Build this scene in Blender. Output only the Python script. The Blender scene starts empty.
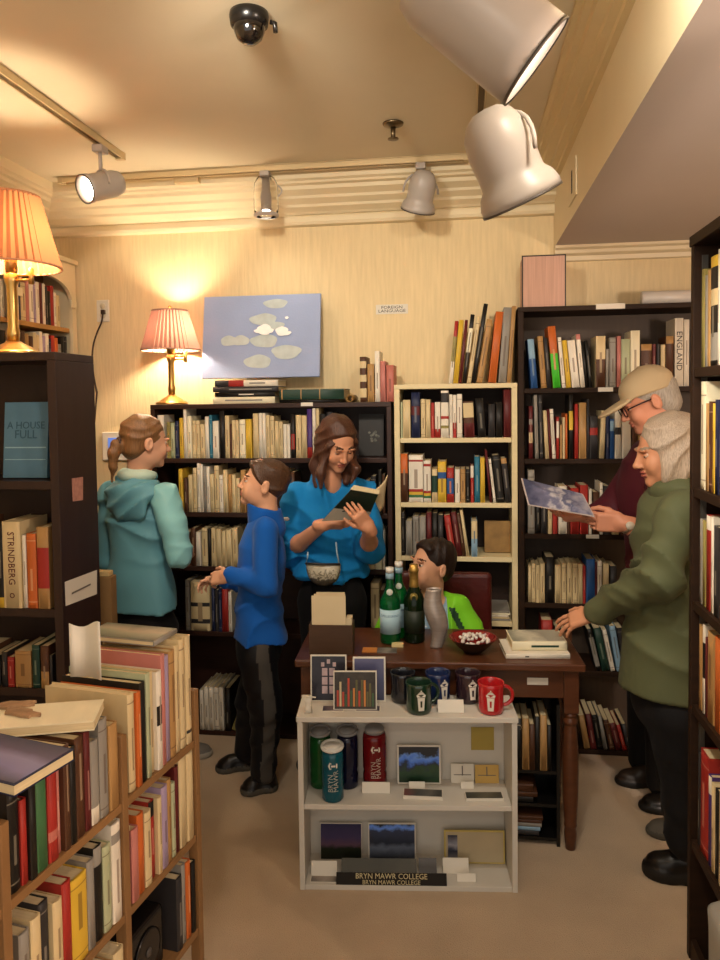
import bpy, bmesh, math, random
import numpy as np
from mathutils import Vector, Matrix, Euler
random.seed(7)
sc = bpy.context.scene
COL = sc.collection
PI = math.pi
# ------------------------------------------------------------------ camera
FPX, CX, CY = 740.0, 360.0, 432.0
YAW, PITCH, ROLL = math.radians(8), math.radians(2.5), -0.013
CAM = Vector((0, 0, 1.65))
RC = (Matrix.Rotation(YAW, 3, 'Z') @ Matrix.Rotation(PI/2 - PITCH, 3, 'X') @ Matrix.Rotation(ROLL, 3, 'Z'))
cd = bpy.data.cameras.new('camera'); cam = bpy.data.objects.new('camera', cd); COL.objects.link(cam)
cam.location = CAM; cam.rotation_euler = RC.to_euler()
cd.sensor_fit = 'AUTO'; cd.sensor_width = 36; cd.lens = FPX/960*36; cd.shift_y = -(480-CY)/960; cd.clip_start = .02
sc.camera = cam
def at(px, py, X=None, Y=None, Z=None):
    """the point of the place that lies on the sight line of a photo pixel and on a known plane"""
    d = RC @ Vector(((px-CX)/FPX, -(py-CY)/FPX, -1))
    if X is not None: t = (X-CAM.x)/d.x
    elif Y is not None: t = (Y-CAM.y)/d.y
    else: t = (Z-CAM.z)/d.z
    return CAM + d*t
def atp(px, py, p0, n):
    d = RC @ Vector(((px-CX)/FPX, -(py-CY)/FPX, -1))
    p0 = Vector(p0); n = Vector(n)
    return CAM + d*((p0-CAM).dot(n)/d.dot(n))
# ------------------------------------------------------------------ materials
def lin(h):
    h = h.lstrip('#'); r = []
    for i in (0, 2, 4):
        c = int(h[i:i+2], 16)/255
        r.append(c/12.92 if c <= .04045 else ((c+.055)/1.055)**2.4)
    return (*r, 1)
MATS = {}
def mat(name, col, rough=.6, metal=0, var=.12, scale=8, stretch=(1, 1, 1), bump=0, bscale=None, spec=.4, emit=None, es=0, trans=0, ior=1.45, coat=0, sheen=0):
    if name in MATS: return MATS[name]
    m = bpy.data.materials.new(name); m.use_nodes = True; MATS[name] = m
    nt = m.node_tree; b = nt.nodes['Principled BSDF']; L = nt.links.new
    c = lin(col); b.inputs['Roughness'].default_value = rough; b.inputs['Metallic'].default_value = metal
    b.inputs['Specular IOR Level'].default_value = spec; b.inputs['IOR'].default_value = ior
    b.inputs['Transmission Weight'].default_value = trans; b.inputs['Coat Weight'].default_value = coat
    b.inputs['Sheen Weight'].default_value = sheen
    tc = nt.nodes.new('ShaderNodeTexCoord'); mp = nt.nodes.new('ShaderNodeMapping')
    mp.inputs['Scale'].default_value = stretch; L(tc.outputs['Object'], mp.inputs['Vector'])
    nz = nt.nodes.new('ShaderNodeTexNoise'); nz.inputs['Scale'].default_value = scale; nz.inputs['Detail'].default_value = 5
    L(mp.outputs[0], nz.inputs['Vector'])
    if var:
        mx = nt.nodes.new('ShaderNodeMix'); mx.data_type = 'RGBA'
        mx.inputs['A'].default_value = tuple(max(0, x*(1-var*1.6)) for x in c[:3]) + (1,)
        mx.inputs['B'].default_value = tuple(min(1, x*(1+var*1.3)) for x in c[:3]) + (1,)
        L(nz.outputs['Fac'], mx.inputs['Factor']); L(mx.outputs['Result'], b.inputs['Base Color'])
    else: b.inputs['Base Color'].default_value = c
    if bump:
        nb = nz
        if bscale:
            nb = nt.nodes.new('ShaderNodeTexNoise'); nb.inputs['Scale'].default_value = bscale; nb.inputs['Detail'].default_value = 4
            L(mp.outputs[0], nb.inputs['Vector'])
        bp = nt.nodes.new('ShaderNodeBump'); bp.inputs['Strength'].default_value = bump; bp.inputs['Distance'].default_value = .01
        L(nb.outputs['Fac'], bp.inputs['Height']); L(bp.outputs[0], b.inputs['Normal'])
    if emit:
        b.inputs['Emission Color'].default_value = lin(emit); b.inputs['Emission Strength'].default_value = es
    return m
def flat(name, col, rough=.6, **k): return mat(name, col, rough, var=0, **k)
M_WALL = mat('wallpaper_cream', 'E0CA9E', .8, var=.10, scale=5, stretch=(14, 14, 1.2), bump=.25, bscale=9, spec=.15)
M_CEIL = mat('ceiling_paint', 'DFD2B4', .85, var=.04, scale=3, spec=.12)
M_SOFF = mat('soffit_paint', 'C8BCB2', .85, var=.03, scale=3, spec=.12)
M_TRIM = mat('cream_trim_paint', 'E2D2AE', .45, var=.04, scale=5)
M_CARP = mat('beige_carpet', 'BDA68A', .95, var=.16, scale=4, bump=.6, bscale=260, spec=.05, sheen=.2)
M_DWOOD = mat('dark_brown_wood', '341D14', .42, var=.3, scale=5, stretch=(1, 1, 9), bump=.05, spec=.4)
M_BWOOD = mat('black_brown_wood', '2B1B10', .6, var=.3, scale=5, stretch=(1, 1, 9), bump=.05, spec=.2)
M_LWOOD = mat('walnut_side_wood', '2F1D15', .5, var=.22, scale=5, stretch=(6, 6, .6), bump=.04)
M_DESK = mat('red_brown_desk_wood', '55301C', .32, var=.25, scale=5, stretch=(1, 9, 9), bump=.04, coat=.2)
M_PINE = mat('orange_pine_wood', '84603A', .5, var=.25, scale=6, stretch=(9, 1, 1), bump=.05)
M_CREAM = mat('cream_painted_wood', 'D8C79B', .5, var=.08, scale=7, stretch=(1, 1, 5))
M_WBOARD = mat('white_laminate', 'CCC6BA', .45, var=.05, scale=6)
M_PAGE = mat('book_pages', 'CDBB94', .85, var=.12, scale=60, stretch=(8, .3, .3), spec=.1)
M_WHITE = mat('white_paper', 'DCD5C6', .7, var=.03, spec=.2)
M_INK = flat('dark_ink', '2A2622', .6)
M_GREYINK = flat('grey_ink', '6E6860', .6)
M_WMETAL = mat('white_enamel', 'A89E94', .38, var=.03, spec=.5)
M_BLACKP = mat('black_plastic', '131110', .25, var=.1, spec=.5)
M_BRASS = mat('polished_brass', 'CBA560', .3, metal=1, var=.1)
M_STEEL = mat('brushed_steel', 'A9A196', .32, metal=1, var=.08, stretch=(1, 1, 12))
M_BULB = flat('lit_bulb', 'FFF4DC', .5, emit='FFF4E4', es=25)
M_CHROME = mat('chrome', 'C8C2B8', .15, metal=1, var=.03)
# ------------------------------------------------------------------ scene graph helpers
MW = {}
def setp(o, label=None, cat=None, group=None, kind=None):
    for k, v in (('label', label), ('category', cat), ('group', group), ('kind', kind)):
        if v: o[k] = v
    return o
def thing(name, label, cat, loc=(0, 0, 0), rz=0, group=None, mtx=None):
    o = bpy.data.objects.new(name, None); COL.objects.link(o); o.empty_display_size = .05
    m = mtx if mtx is not None else Matrix.Translation(loc) @ Matrix.Rotation(rz, 4, 'Z')
    o.matrix_basis = m; MW[o.name] = m
    return setp(o, label, cat, group)
def finish(me, name, mats, parent, smooth):
    for m in mats: me.materials.append(m)
    o = bpy.data.objects.new(name, me); COL.objects.link(o)
    if parent is not None: o.parent = parent; MW[o.name] = MW[parent.name]
    else: MW[o.name] = Matrix.Identity(4)
    return o
class MB:
    def __init__(s): s.v = []; s.f = []; s.m = []; s.s = []
    def add(s, vs, fs, m=0, M=None, sm=False):
        b = len(s.v)
        s.v += [tuple(M @ Vector(v)) for v in vs] if M is not None else [tuple(v) for v in vs]
        for f in fs: s.f.append([b+i for i in f]); s.m.append(m); s.s.append(sm)
        return s
    def box(s, x0, x1, y0, y1, z0, z1, m=0, M=None):
        return s.add([(x0,y0,z0),(x1,y0,z0),(x1,y1,z0),(x0,y1,z0),(x0,y0,z1),(x1,y0,z1),(x1,y1,z1),(x0,y1,z1)],
                     [(0,3,2,1),(4,5,6,7),(0,1,5,4),(1,2,6,5),(2,3,7,6),(3,0,4,7)], m, M)
    def cbox(s, c, d, m=0, M=None):
        return s.box(c[0]-d[0]/2, c[0]+d[0]/2, c[1]-d[1]/2, c[1]+d[1]/2, c[2]-d[2]/2, c[2]+d[2]/2, m, M)
    def prism(s, poly, z0, z1, m=0, M=None):
        n = len(poly); vs = [(x, y, z0) for x, y in poly] + [(x, y, z1) for x, y in poly]
        fs = [tuple(range(n-1, -1, -1)), tuple(range(n, 2*n))] + [(i, (i+1) % n, n+(i+1) % n, n+i) for i in range(n)]
        return s.add(vs, fs, m, M)
    def lathe(s, prof, seg=24, m=0, M=None, cap=True, mfun=None, pleat=0, sm=True, alt=False):
        n = len(prof); vs = []; fs = []
        for i in range(seg):
            a = 2*PI*i/seg
            for r, z in prof:
                rr = r*(1 + (pleat if i % 2 else -pleat)); vs.append((rr*math.cos(a), rr*math.sin(a), z))
        for i in range(seg):
            j = (i+1) % seg
            for k in range(n-1):
                fs.append((i*n+k, j*n+k, j*n+k+1, i*n+k+1))
        if mfun:
            for q, f in enumerate(fs): s.add([vs[i] for i in f], [(0, 1, 2, 3)], mfun(q % (n-1)), M, True)
        elif alt:
            for q, f in enumerate(fs): s.add([vs[i] for i in f], [(0, 1, 2, 3)], (q//(n-1)) % 2, M, sm)
        else: s.add(vs, fs, m, M, sm)
        if cap:
            for k, rev in ((0, True), (n-1, False)):
                if prof[k][0] > 1e-5:
                    ring = [vs[i*n+k] for i in range(seg)]
                    s.add(ring, [tuple(range(seg-1, -1, -1)) if rev else tuple(range(seg))], (mfun(min(k, n-2)) if mfun else m), M)
        return s
    def tube(s, pts, r, seg=10, m=0, M=None):
        pts = [Vector(p) for p in pts]; n = len(pts); rs = r if isinstance(r, (list, tuple)) else [r]*n
        vs = []; fs = []; up = Vector((.13, .21, 1)).normalized()
        for i, p in enumerate(pts):
            t = (pts[min(i+1, n-1)]-pts[max(i-1, 0)]).normalized()
            a = t.cross(up); a = a.normalized() if a.length > 1e-4 else Vector((1, 0, 0)); b = t.cross(a)
            for k in range(seg):
                w = 2*PI*k/seg; vs.append(p + (a*math.cos(w)+b*math.sin(w))*rs[i])
        for i in range(n-1):
            for k in range(seg):
                l = (k+1) % seg; fs.append((i*seg+k, i*seg+l, (i+1)*seg+l, (i+1)*seg+k))
        fs += [tuple(range(seg-1, -1, -1)), tuple((n-1)*seg+k for k in range(seg))]
        return s.add(vs, fs, m, M, True)
    def sphere(s, c, r, m=0, M=None, seg=16, rings=10, mfun=None):
        r = r if isinstance(r, (list, tuple)) else (r, r, r)
        pts = [(math.sin(PI*k/rings), -math.cos(PI*k/rings)) for k in range(rings+1)]
        T = Matrix.Translation(c) @ Matrix.Diagonal((r[0], r[1], r[2], 1))
        return s.lathe(pts, seg, m, (M @ T) if M is not None else T, cap=False, mfun=mfun)
    def build(s, name, mats, parent=None, world=True, bevel=0, seg=2, props=None):
        me = bpy.data.meshes.new(name)
        vs = s.v
        if parent is not None and world:
            I = MW[parent.name].inverted(); vs = [tuple(I @ Vector(v)) for v in vs]
        me.from_pydata(vs, [], s.f)
        me.polygons.foreach_set('material_index', s.m); me.polygons.foreach_set('use_smooth', s.s)
        mats = mats if isinstance(mats, (list, tuple)) else [mats]
        bm = bmesh.new(); bm.from_mesh(me); bmesh.ops.remove_doubles(bm, verts=bm.verts, dist=1e-6)
        bm.faces.ensure_lookup_table(); bmesh.ops.recalc_face_normals(bm, faces=bm.faces); bm.to_mesh(me); bm.free()
        o = finish(me, name, mats, parent, False)
        if bevel:
            b = o.modifiers.new('bevel', 'BEVEL'); b.width = bevel; b.segments = seg; b.limit_method = 'ANGLE'
        if props: setp(o, **props)
        return o
def frame_to(p, d, up=(0, 0, 1)):
    """matrix whose local +Z runs along d at p"""
    z = Vector(d).normalized(); x = Vector(up).cross(z)
    x = x.normalized() if x.length > 1e-4 else Vector((1, 0, 0)); y = z.cross(x)
    M = Matrix((x, y, z)).transposed().to_4x4(); M.translation = p
    return M
def lettering(txt, size, M, material, parent, name='lettering', align='CENTER', ext=.0004, sx=1, spacing=1.0):
    """flat letters in the local XY plane of M (reading along +X)"""
    cu = bpy.data.curves.new('t', 'FONT'); cu.body = txt; cu.size = size; cu.align_x = align; cu.align_y = 'CENTER'; cu.extrude = ext; cu.resolution_u = 2
    cu.space_line = spacing
    to = bpy.data.objects.new('t', cu); COL.objects.link(to)
    dg = bpy.context.evaluated_depsgraph_get(); me = bpy.data.meshes.new_from_object(to.evaluated_get(dg))
    bpy.data.objects.remove(to); bpy.data.curves.remove(cu)
    T = M @ Matrix.Diagonal((sx, 1, 1, 1))
    if parent is not None: T = MW[parent.name].inverted() @ T
    me.transform(T); me.materials.clear()
    return finish(me, name, [material], parent, False)
def face_m(p, right, up):
    """matrix with X=right, Y=up, Z=towards the reader"""
    x = Vector(right).normalized(); y = Vector(up); y = (y - x*y.dot(x)).normalized(); z = x.cross(y)
    M = Matrix((x, y, z)).transposed().to_4x4(); M.translation = Vector(p); return M
def struct(o): o['kind'] = 'structure'; return o
# ------------------------------------------------------------------ the room
WY, WX, CZ, BX, SZ = 3.74, -2.22, 2.75, .44, 2.375
struct(MB().box(-3.4, 2.3, -1.6, WY+.1, -.06, 0).build('floor', M_CARP))
struct(MB().box(-2.4, 2.3, WY, WY+.1, 0, CZ+.1).build('wall_back', M_WALL))
struct(MB().box(2.2, 2.3, -1.6, WY, 0, CZ+.1).build('wall_right', M_WALL))
struct(MB().box(WX-.1, BX, -1.6, WY, CZ, CZ+.1).build('ceiling', M_CEIL))
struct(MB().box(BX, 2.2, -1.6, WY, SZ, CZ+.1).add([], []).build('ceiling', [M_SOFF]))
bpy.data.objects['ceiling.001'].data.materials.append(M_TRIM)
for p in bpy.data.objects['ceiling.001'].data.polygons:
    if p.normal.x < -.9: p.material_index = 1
struct(MB().box(WX-.1, WX, -1.6, WY, 0, CZ).build('wall_left', M_WALL))
# arched book unit standing against the left wall
NX, NZT = -2.04, 2.40
NS = [1.20, 1.50, 1.785, 2.045]
BAYS = [(3.20, 3.68), (2.66, 3.14)]
t = thing('bookcase', 'cream arched bookcase in the corner behind the orange lamp', 'bookcase', (WX+.1, 3.2, 0))
mb = MB(); ys = [2.60]
for y0, y1 in sorted(BAYS):
    mb.box(NX-.02, NX, ys[-1], y0, 0, NZT-.02); ac, ar = (y0+y1)/2, (y1-y0)/2
    mb.box(NX-.02, NX, y0, y1, 0, .5)
    for i in range(20):
        a0, a1 = PI*i/20, PI*(i+1)/20
        p0, p1 = ac+ar*math.cos(a0), ac+ar*math.cos(a1); z0, z1 = 2.175+.115*math.sin(a0)**.8, 2.175+.115*abs(math.sin(a1))**.8
        mb.add([(NX,p0,z0),(NX,p1,z1),(NX,p1,NZT-.02),(NX,p0,NZT-.02),(NX-.02,p0,z0),(NX-.02,p1,z1)], [(0,3,2,1),(0,1,5,4)])
    ys.append(y1)
mb.box(NX-.02, NX, ys[-1], 3.72, 0, NZT-.02)
mb.build('arched_front', M_TRIM, t)
MB().box(WX+.002, NX+.015, 2.585, 3.725, NZT-.0195, NZT+.005).build('top_panel', M_TRIM, t, bevel=.004)
for y in (2.60, 3.16, 3.70): MB().box(WX+.002, NX-.0205, y, y+.02, 0, NZT-.02).build('side_panel', M_TRIM, t)
MB().box(WX+.001, WX+.008, 2.6, 3.72, 0, NZT-.02).build('back_panel', mat('dim_wood_back', '7A5A36', .7), t)
for y0, y1 in ((2.6205, 3.1595), (3.1805, 3.6995)):
    for z in NS: MB().box(WX+.009, NX-.0205, y0, y1, z-.022, z).build('shelf', mat('honey_shelf', 'B08448', .5), t)
for y in (3.655, 3.17): MB().box(NX, NX+.012, y, y+.05, 2.15, 2.19).build('impost', M_TRIM, t, bevel=.004)
# crown mouldings: profile (out, down) from the ceiling corner
CP = [(0,0),(.25,0),(.25,-.046),(.232,-.052),(.226,-.062),(.20,-.066),(.194,-.082),(.15,-.10),(.145,-.112),(.105,-.130),(.10,-.142),(.06,-.158),(.05,-.166),(.034,-.168),(.04,-.178),(.042,-.2),(.034,-.214),(0,-.218)]
def crown(name, p, outv, alongv, length, prof, zc, m=M_TRIM):
    o = Vector(outv); a = Vector(alongv); p = Vector(p); mb = MB(); n = len(prof)
    vs = []
    for t in (0, length):
        for u, w in prof: vs.append(p + o*u + a*t + Vector((0, 0, zc+w)))
    fs = [(i, (i+1) % n, n+(i+1) % n, n+i) for i in range(n)] + [tuple(range(n)), tuple(range(2*n-1, n-1, -1))]
    return struct(mb.add(vs, fs).build(name, m))
crown('trim_1', (WX, WY, 0), (0, -1, 0), (1, 0, 0), BX-WX, CP, CZ)
crown('trim_2', (WX, -1.6, 0), (1, 0, 0), (0, 1, 0), WY+1.6, [(u*.8, w) for u, w in CP], CZ)
CB = [(0,0),(.125,0),(.125,-.014),(.11,-.018),(.105,-.03),(.085,-.034),(.08,-.05),(.05,-.058),(.046,-.07),(.022,-.076),(.02,-.092),(0,-.095)]
crown('trim_3', (BX, -1.6, 0), (-1, 0, 0), (0, 1, 0), WY+1.6, CB, CZ, mat('beam_trim_paint', 'D8C496', .5, var=.04))
crown('trim_5', (BX, WY, 0), (0, -1, 0), (1, 0, 0), 2.2-BX, [(0,0),(.07,0),(.07,-.012),(.05,-.02),(.045,-.035),(.02,-.045),(.016,-.065),(0,-.07)], SZ)
struct(MB().box(WX, 2.2, WY-.015, WY, 0, .1).build('baseboard_back', M_TRIM, bevel=.004))
# ------------------------------------------------------------------ ceiling fixtures
M_TRK = mat('cream_track_enamel', 'CDB68A', .45, var=.03)
def track(name, label, a, b, w=.036, h=.03, extra=None):
    a, b = Vector(a), Vector(b); d = (b-a); M = face_m(a, d, (0, 0, 1))
    t = thing(name, label, 'track light rail', (a+b)/2, 0, 'ceiling light rails')
    L = d.length
    mb = MB().box(0, L, -h, -.004, w*.5-.006, w*.5, 0, M).box(0, L, -h, -.004, -w*.5, -w*.5+.006, 0, M).box(0, L, -.006, -.0005, -w*.5, w*.5, 0, M)
    mb.build('rail', M_TRK, t)
    MB().box(0, L, -h*.75, -.008, -w*.5+.008, w*.5-.008, 0, M).build('contact_strip', mat('rail_slot', '6B5637', .6), t)
    for q in (0, L): MB().box(q-.012, q+.012, -h-.002, -.001, -w*.5-.002, w*.5+.002, 0, M).build('end_cap', M_TRK, t)
    if extra: extra(t, M)
    return t
TL = -1.49
def lbr(t, M): MB().box(.9, .96, -.02, -.002, -.1, .02, 0, M).build('bracket', M_TRK, t)
track('track_rail', 'cream light rail running along the ceiling towards the corner lamp', (TL, 1.7, CZ), (TL, 3.13, CZ))
def feed(t, M): MB().box(.56, .68, -.05, -.001, -.06, -.02, 0, M).build('feed_box', M_TRK, t)
TBY = 3.42
track('track_rail', 'long cream light rail across the ceiling beside the back wall crown', (-1.93, TBY, CZ), (.02, TBY, CZ), extra=feed)
TR = .07
track('track_rail', 'cream light rail running above the two big white spotlights', (TR, .9, CZ), (TR, 3.40, CZ))
HEADPROF = [(.0,-.10),(.025,-.1),(.045,-.085),(.052,-.06),(.053,.05),(.056,.055),(.056,.075),(.050,.075),(.047,.03)]
def spot_head(label, top, piv, aim, prof, scale, lit=True, stem_r=.008, glow=None, yoke=True, body=M_WMETAL):
    """top = point on the rail, piv = pivot of the head, aim = direction of the beam"""
    t = thing('spotlight', label, 'spotlight', top, 0, 'ceiling spotlights')
    top, piv, aim = Vector(top), Vector(piv), Vector(aim).normalized()
    MB().cbox((top.x, top.y, top.z-.0475), (.045, .06, .03)).build('adapter', M_WMETAL, t, bevel=.004)
    F = frame_to(piv, aim)
    pr = [(r*scale, z*scale) for r, z in prof]
    rmax = max(r for r, z in pr)
    side = F.to_3x3() @ Vector((1, 0, 0))
    MB().tube([top-Vector((0,0,.058)), piv+Vector((0,0,rmax*1.12))], stem_r).build('stem', M_WMETAL, t)
    if yoke:
        pts = []
        for k in range(13):
            a = PI*k/12
            pts.append(piv + side*(rmax*1.1*math.cos(a)) + Vector((0, 0, rmax*1.12*math.sin(a))))
        MB().tube(pts, .005*max(1, scale)).build('yoke', M_WMETAL, t)
    MB().lathe(pr, 32, 0, F, cap=False).build('lamp_housing', body, t)
    zr = pr[-3][1]; rr_ = pr[-3][0]
    MB().lathe([(rr_*.985,zr-.002),(rr_*1.012,zr-.002),(rr_*1.012,zr+.003),(rr_*.97,zr+.003)], 40, 0, F, cap=False).build('rim', mat('dark_rim', '4A423A', .4), t)
    br = pr[-1][0]*.97; bz = pr[-1][1]
    dome = [(0, bz-.012*scale), (br, bz-.012*scale), (br*.98, bz), (br*.7, bz+.014*scale), (0, bz+.02*scale)]
    MB().lathe(dome, 24, 0, F, cap=False).build('bulb', M_BULB if lit else mat('unlit_bulb_glass', 'B8AE9C', .2), t)
    return t, piv+aim*(pr[-2][1]+.03), aim
BELL = [(0,-.125),(.03,-.122),(.054,-.106),(.070,-.078),(.076,-.035),(.074,.02),(.075,.04),(.088,.056),(.096,.078),(.096,.094),(.088,.094),(.064,.04)]
LIGHTS = []
def rail_top(px, py, X=None, Y=None):
    p = at(px, py, X=X, Y=Y); return Vector((p.x, p.y, CZ-.03))
# lit can beside the corner
pv = at(101, 186, X=TL); spot_head('lit white can spotlight at the corner end of the ceiling rail', (TL, pv.y, CZ), pv, (-.50, -.80, -.36), HEADPROF, 1.05)
LIGHTS.append((pv + Vector((-.50,-.80,-.36)).normalized()*.10, (-.50, -.80, -.36)))
# clear glass head on the rear rail
pg = at(266, 197, Y=TBY)
t = thing('spotlight', 'clear glass jar spotlight hanging from the rear ceiling rail', 'spotlight', (pg.x, pg.y, CZ), 0, 'ceiling spotlights')
M_GLASS = flat('clear_glass', 'FFFFFF', .02, trans=1, ior=1.12)
MB().cbox((pg.x, pg.y, CZ-.045), (.045, .06, .03)).build('adapter', M_WMETAL, t, bevel=.004)
MB().tube([(pg.x, pg.y, CZ-.058), (pg.x, pg.y, pg.z+.095)], .007).build('stem', M_WMETAL, t)
MB().lathe([(.012,.1),(.04,.09),(.055,.06),(.058,.02),(.058,-.06),(.05,-.09),(.047,-.088),(.0545,-.058),(.0545,.02),(.052,.057),(.038,.085),(.012,.096)], 28, 0, Matrix.Translation(pg), cap=False).build('glass_jar', M_GLASS, t)
MB().lathe([(0,.094),(.018,.094),(.02,.03),(.026,0),(.024,-.045),(.03,-.06),(0,-.06)], 20, 0, Matrix.Translation(pg), cap=False).build('socket', M_WMETAL, t)
MB().lathe([(.046,-.094),(.058,-.09),(.06,-.084),(.056,-.078)], 28, 0, Matrix.Translation(pg), cap=False).build('rim', M_WMETAL, t)
MB().sphere((pg.x, pg.y, pg.z-.066), (.022, .022, .014)).build('bulb', M_BULB, t)
ls = []
pts = [pg + Vector((.058+.018*math.sin(PI*k/8), 0, .05-.05*k/8)) for k in range(9)]
MB().tube(pts, .004).build('yoke', M_WMETAL, t)
LIGHTS.append((pg + Vector((0, 0, -.11)), (0, .35, -1)))
# bell head on the rear rail
pv = at(421, 193, Y=TBY)
spot_head('white bell shaped spotlight on the rear rail near the fire sprinkler', (pv.x, TBY, CZ), pv, (-.22, .42, -.85), BELL, .82, lit=False)
pv = at(506, 162, Y=1.72)
spot_head('big white bell spotlight with flared rim beside the plaster beam', (TR, 1.72, CZ), pv, (.40, .26, -.88), BELL, .98, stem_r=.01)
LIGHTS.append((pv + Vector((.40,.26,-.88)).normalized()*.12, (.4, .3, -.8)))
pv = at(484, 21, Y=1.17)
spot_head('biggest white cylinder spotlight, lit face turned to the tall bookcases', (TR, 1.17, CZ), pv, (.77, .095, -.63), [(0,-.10),(.025,-.1),(.046,-.088),(.054,-.066),(.0555,.05),(.0555,.075),(.0525,.076),(.050,.05)], 1.32, stem_r=.01)
LIGHTS.append((pv + Vector((.77,.095,-.63)).normalized()*.13, (.77, .45, -.60)))
# dome camera
p = at(249, 13, Z=CZ)
t = thing('dome_camera', 'black dome security camera on the ceiling', 'security camera', (p.x, p.y, CZ))
MB().lathe([(0,-.001),(.062,-.001),(.064,-.012),(.06,-.04),(.05,-.046)], 32, 0, Matrix.Translation((p.x,p.y,CZ)) @ Matrix.Scale(.88,4), cap=False).build('housing', M_BLACKP, t)
MB().lathe([(.051,-.045),(.05,-.058),(.04,-.082),(.02,-.097),(0,-.1)], 32, 0, Matrix.Translation((p.x,p.y,CZ)) @ Matrix.Scale(.88,4), cap=False).build('dome', flat('smoked_dome', '0A0706', .06, spec=.8, coat=.6), t)
MB().tube([(p.x+.062,p.y,CZ-.03),(p.x+.075,p.y,CZ-.035),(p.x+.076,p.y,CZ-.06)], .007).build('cable_tab', M_BLACKP, t)
# sprinkler
p = at(393, 123, Z=CZ)
t = thing('fire_sprinkler', 'small bronze fire sprinkler head on the ceiling', 'sprinkler', (p.x, p.y, CZ))
T = Matrix.Translation((p.x, p.y, CZ)); M_BRZ = mat('dull_bronze', '7A6A50', .4, metal=1)
MB().lathe([(0,-.001),(.042,-.001),(.04,-.008),(.02,-.016),(.012,-.018)], 24, 0, T, cap=False).build('escutcheon', M_BRZ, t)
MB().lathe([(0,-.017),(.01,-.017),(.009,-.06),(0,-.06)], 12, 0, T, cap=False).build('stem', M_BRZ, t)
MB().lathe([(0,-.06),(.022,-.061),(.022,-.064),(0,-.064)], 16, 0, T, cap=False).build('deflector', M_BRZ, t)
# access plate on the beam face
a = at(570, 152, X=BX); b = at(577, 211, X=BX)
t = thing('vent_plate', 'narrow slotted vent plate on the plaster beam side', 'vent', (BX, (a.y+b.y)/2, (a.z+b.z)/2))
ym = (a.y+b.y)/2; zm = at(573, 182, Y=ym).z
MB().box(BX-.006, BX-.0005, ym-.10, ym+.10, zm-.075, zm+.075).build('plate', M_TRIM, t, bevel=.002)
MB().box(BX-.0075, BX-.0062, ym-.012, ym+.012, zm-.045, zm+.045).build('slot', M_INK, t)
# outlet + cord
p = at(103.5, 311, Y=WY); 
t = thing('wall_outlet', 'white wall outlet with a plug in it above the brown cord', 'outlet', (p.x, WY, p.z))
MB().cbox((p.x, WY-.004, p.z), (.07, .008, .115)).build('cover_plate', M_WHITE, t, bevel=.003)
for dz in (.025, -.025): MB().lathe([(0,.0),(.016,.0),(.015,.003),(0,.003)], 16, 0, frame_to((p.x, WY-.008, p.z+dz), (0,-1,0)), cap=False).build('socket', mat('socket_ivory', 'CFC3A6', .5), t)
pts = [(103,312),(102,322),(97,332),(93,345),(92,358),(93,372),(95,384),(97,392)]
cp = [at(x, y, Y=WY-.02) for x, y in pts]
t = thing('power_cord', 'thin brown power cord hanging down the wall from the outlet', 'cord', cp[0])
MB().cbox(cp[0]+Vector((0,.001,0)), (.022, .018, .024)).build('plug', mat('brown_plastic', '3A281C', .5), t, bevel=.003)
fine = []
for i in range(len(cp)-1):
    for k in range(5): fine.append(cp[i].lerp(cp[i+1], k/5))
fine.append(cp[-1])
for _ in range(4): fine = [fine[0]]+[(fine[i-1]+fine[i]*2+fine[i+1])/4 for i in range(1, len(fine)-1)]+[fine[-1]]
fine.append(Vector((fine[-1].x-.06, WY-.02, 1.2))); fine.append(Vector((fine[-1].x, WY-.02, .9)))
MB().tube(fine, .0045, 8).build('cable', MATS['brown_plastic'], t)
# thermostat with blue screen
a = at(104, 432, Y=WY); b = at(126, 460, Y=WY)
t = thing('alarm_keypad', 'white wall keypad with small blue screen behind the ponytail', 'keypad', ((a.x+b.x)/2, WY, b.z))
MB().box(a.x, b.x+.03, WY-.025, WY-.0005, b.z, a.z).build('case', M_WHITE, t, bevel=.004)
MB().box(a.x+.035, b.x+.005, WY-.0275, WY-.0255, b.z+.045, a.z-.03).build('screen', flat('blue_screen', '5070B8', .3, emit='6080D0', es=.5), t)
# sign on the wall
a = at(376, 305, Y=WY); b = at(408, 313.5, Y=WY)
t = thing('wall_sign', 'small white paper sign with two printed lines on the cream wall', 'sign', ((a.x+b.x)/2, WY, b.z))
MB().box(a.x, b.x, WY-.003, WY-.0008, b.z, a.z).build('card', M_WHITE, t)
lettering('FOREIGN\nLANGUAGE', .021, face_m(((a.x+b.x)/2, WY-.0036, (a.z+b.z)/2), (1,0,0), (0,0,1)), M_INK, t, sx=1.25, spacing=.85)
# ------------------------------------------------------------------ brass lamps with pleated shades
M_SH1 = None
def shade_mat(name, c, tr, mix=.2):
    m = bpy.data.materials.new(name); m.use_nodes = True; nt = m.node_tree; nt.nodes.clear()
    o = nt.nodes.new('ShaderNodeOutputMaterial'); d = nt.nodes.new('ShaderNodeBsdfDiffuse'); tl = nt.nodes.new('ShaderNodeBsdfTranslucent'); mx = nt.nodes.new('ShaderNodeMixShader')
    d.inputs[0].default_value = lin(c); tl.inputs[0].default_value = lin(tr); mx.inputs[0].default_value = mix
    nt.links.new(d.outputs[0], mx.inputs[1]); nt.links.new(tl.outputs[0], mx.inputs[2]); nt.links.new(mx.outputs[0], o.inputs[0]); return m
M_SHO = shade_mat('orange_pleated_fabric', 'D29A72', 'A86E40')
M_SHO2 = shade_mat('orange_shaded_pleat', 'B87C54', '7A4828', .10)  # pleat shading painted in: darker, less translucent copy for alternate pleat faces
M_SHP = shade_mat('pink_pleated_fabric', 'C4A08E', '94685A')
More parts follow.
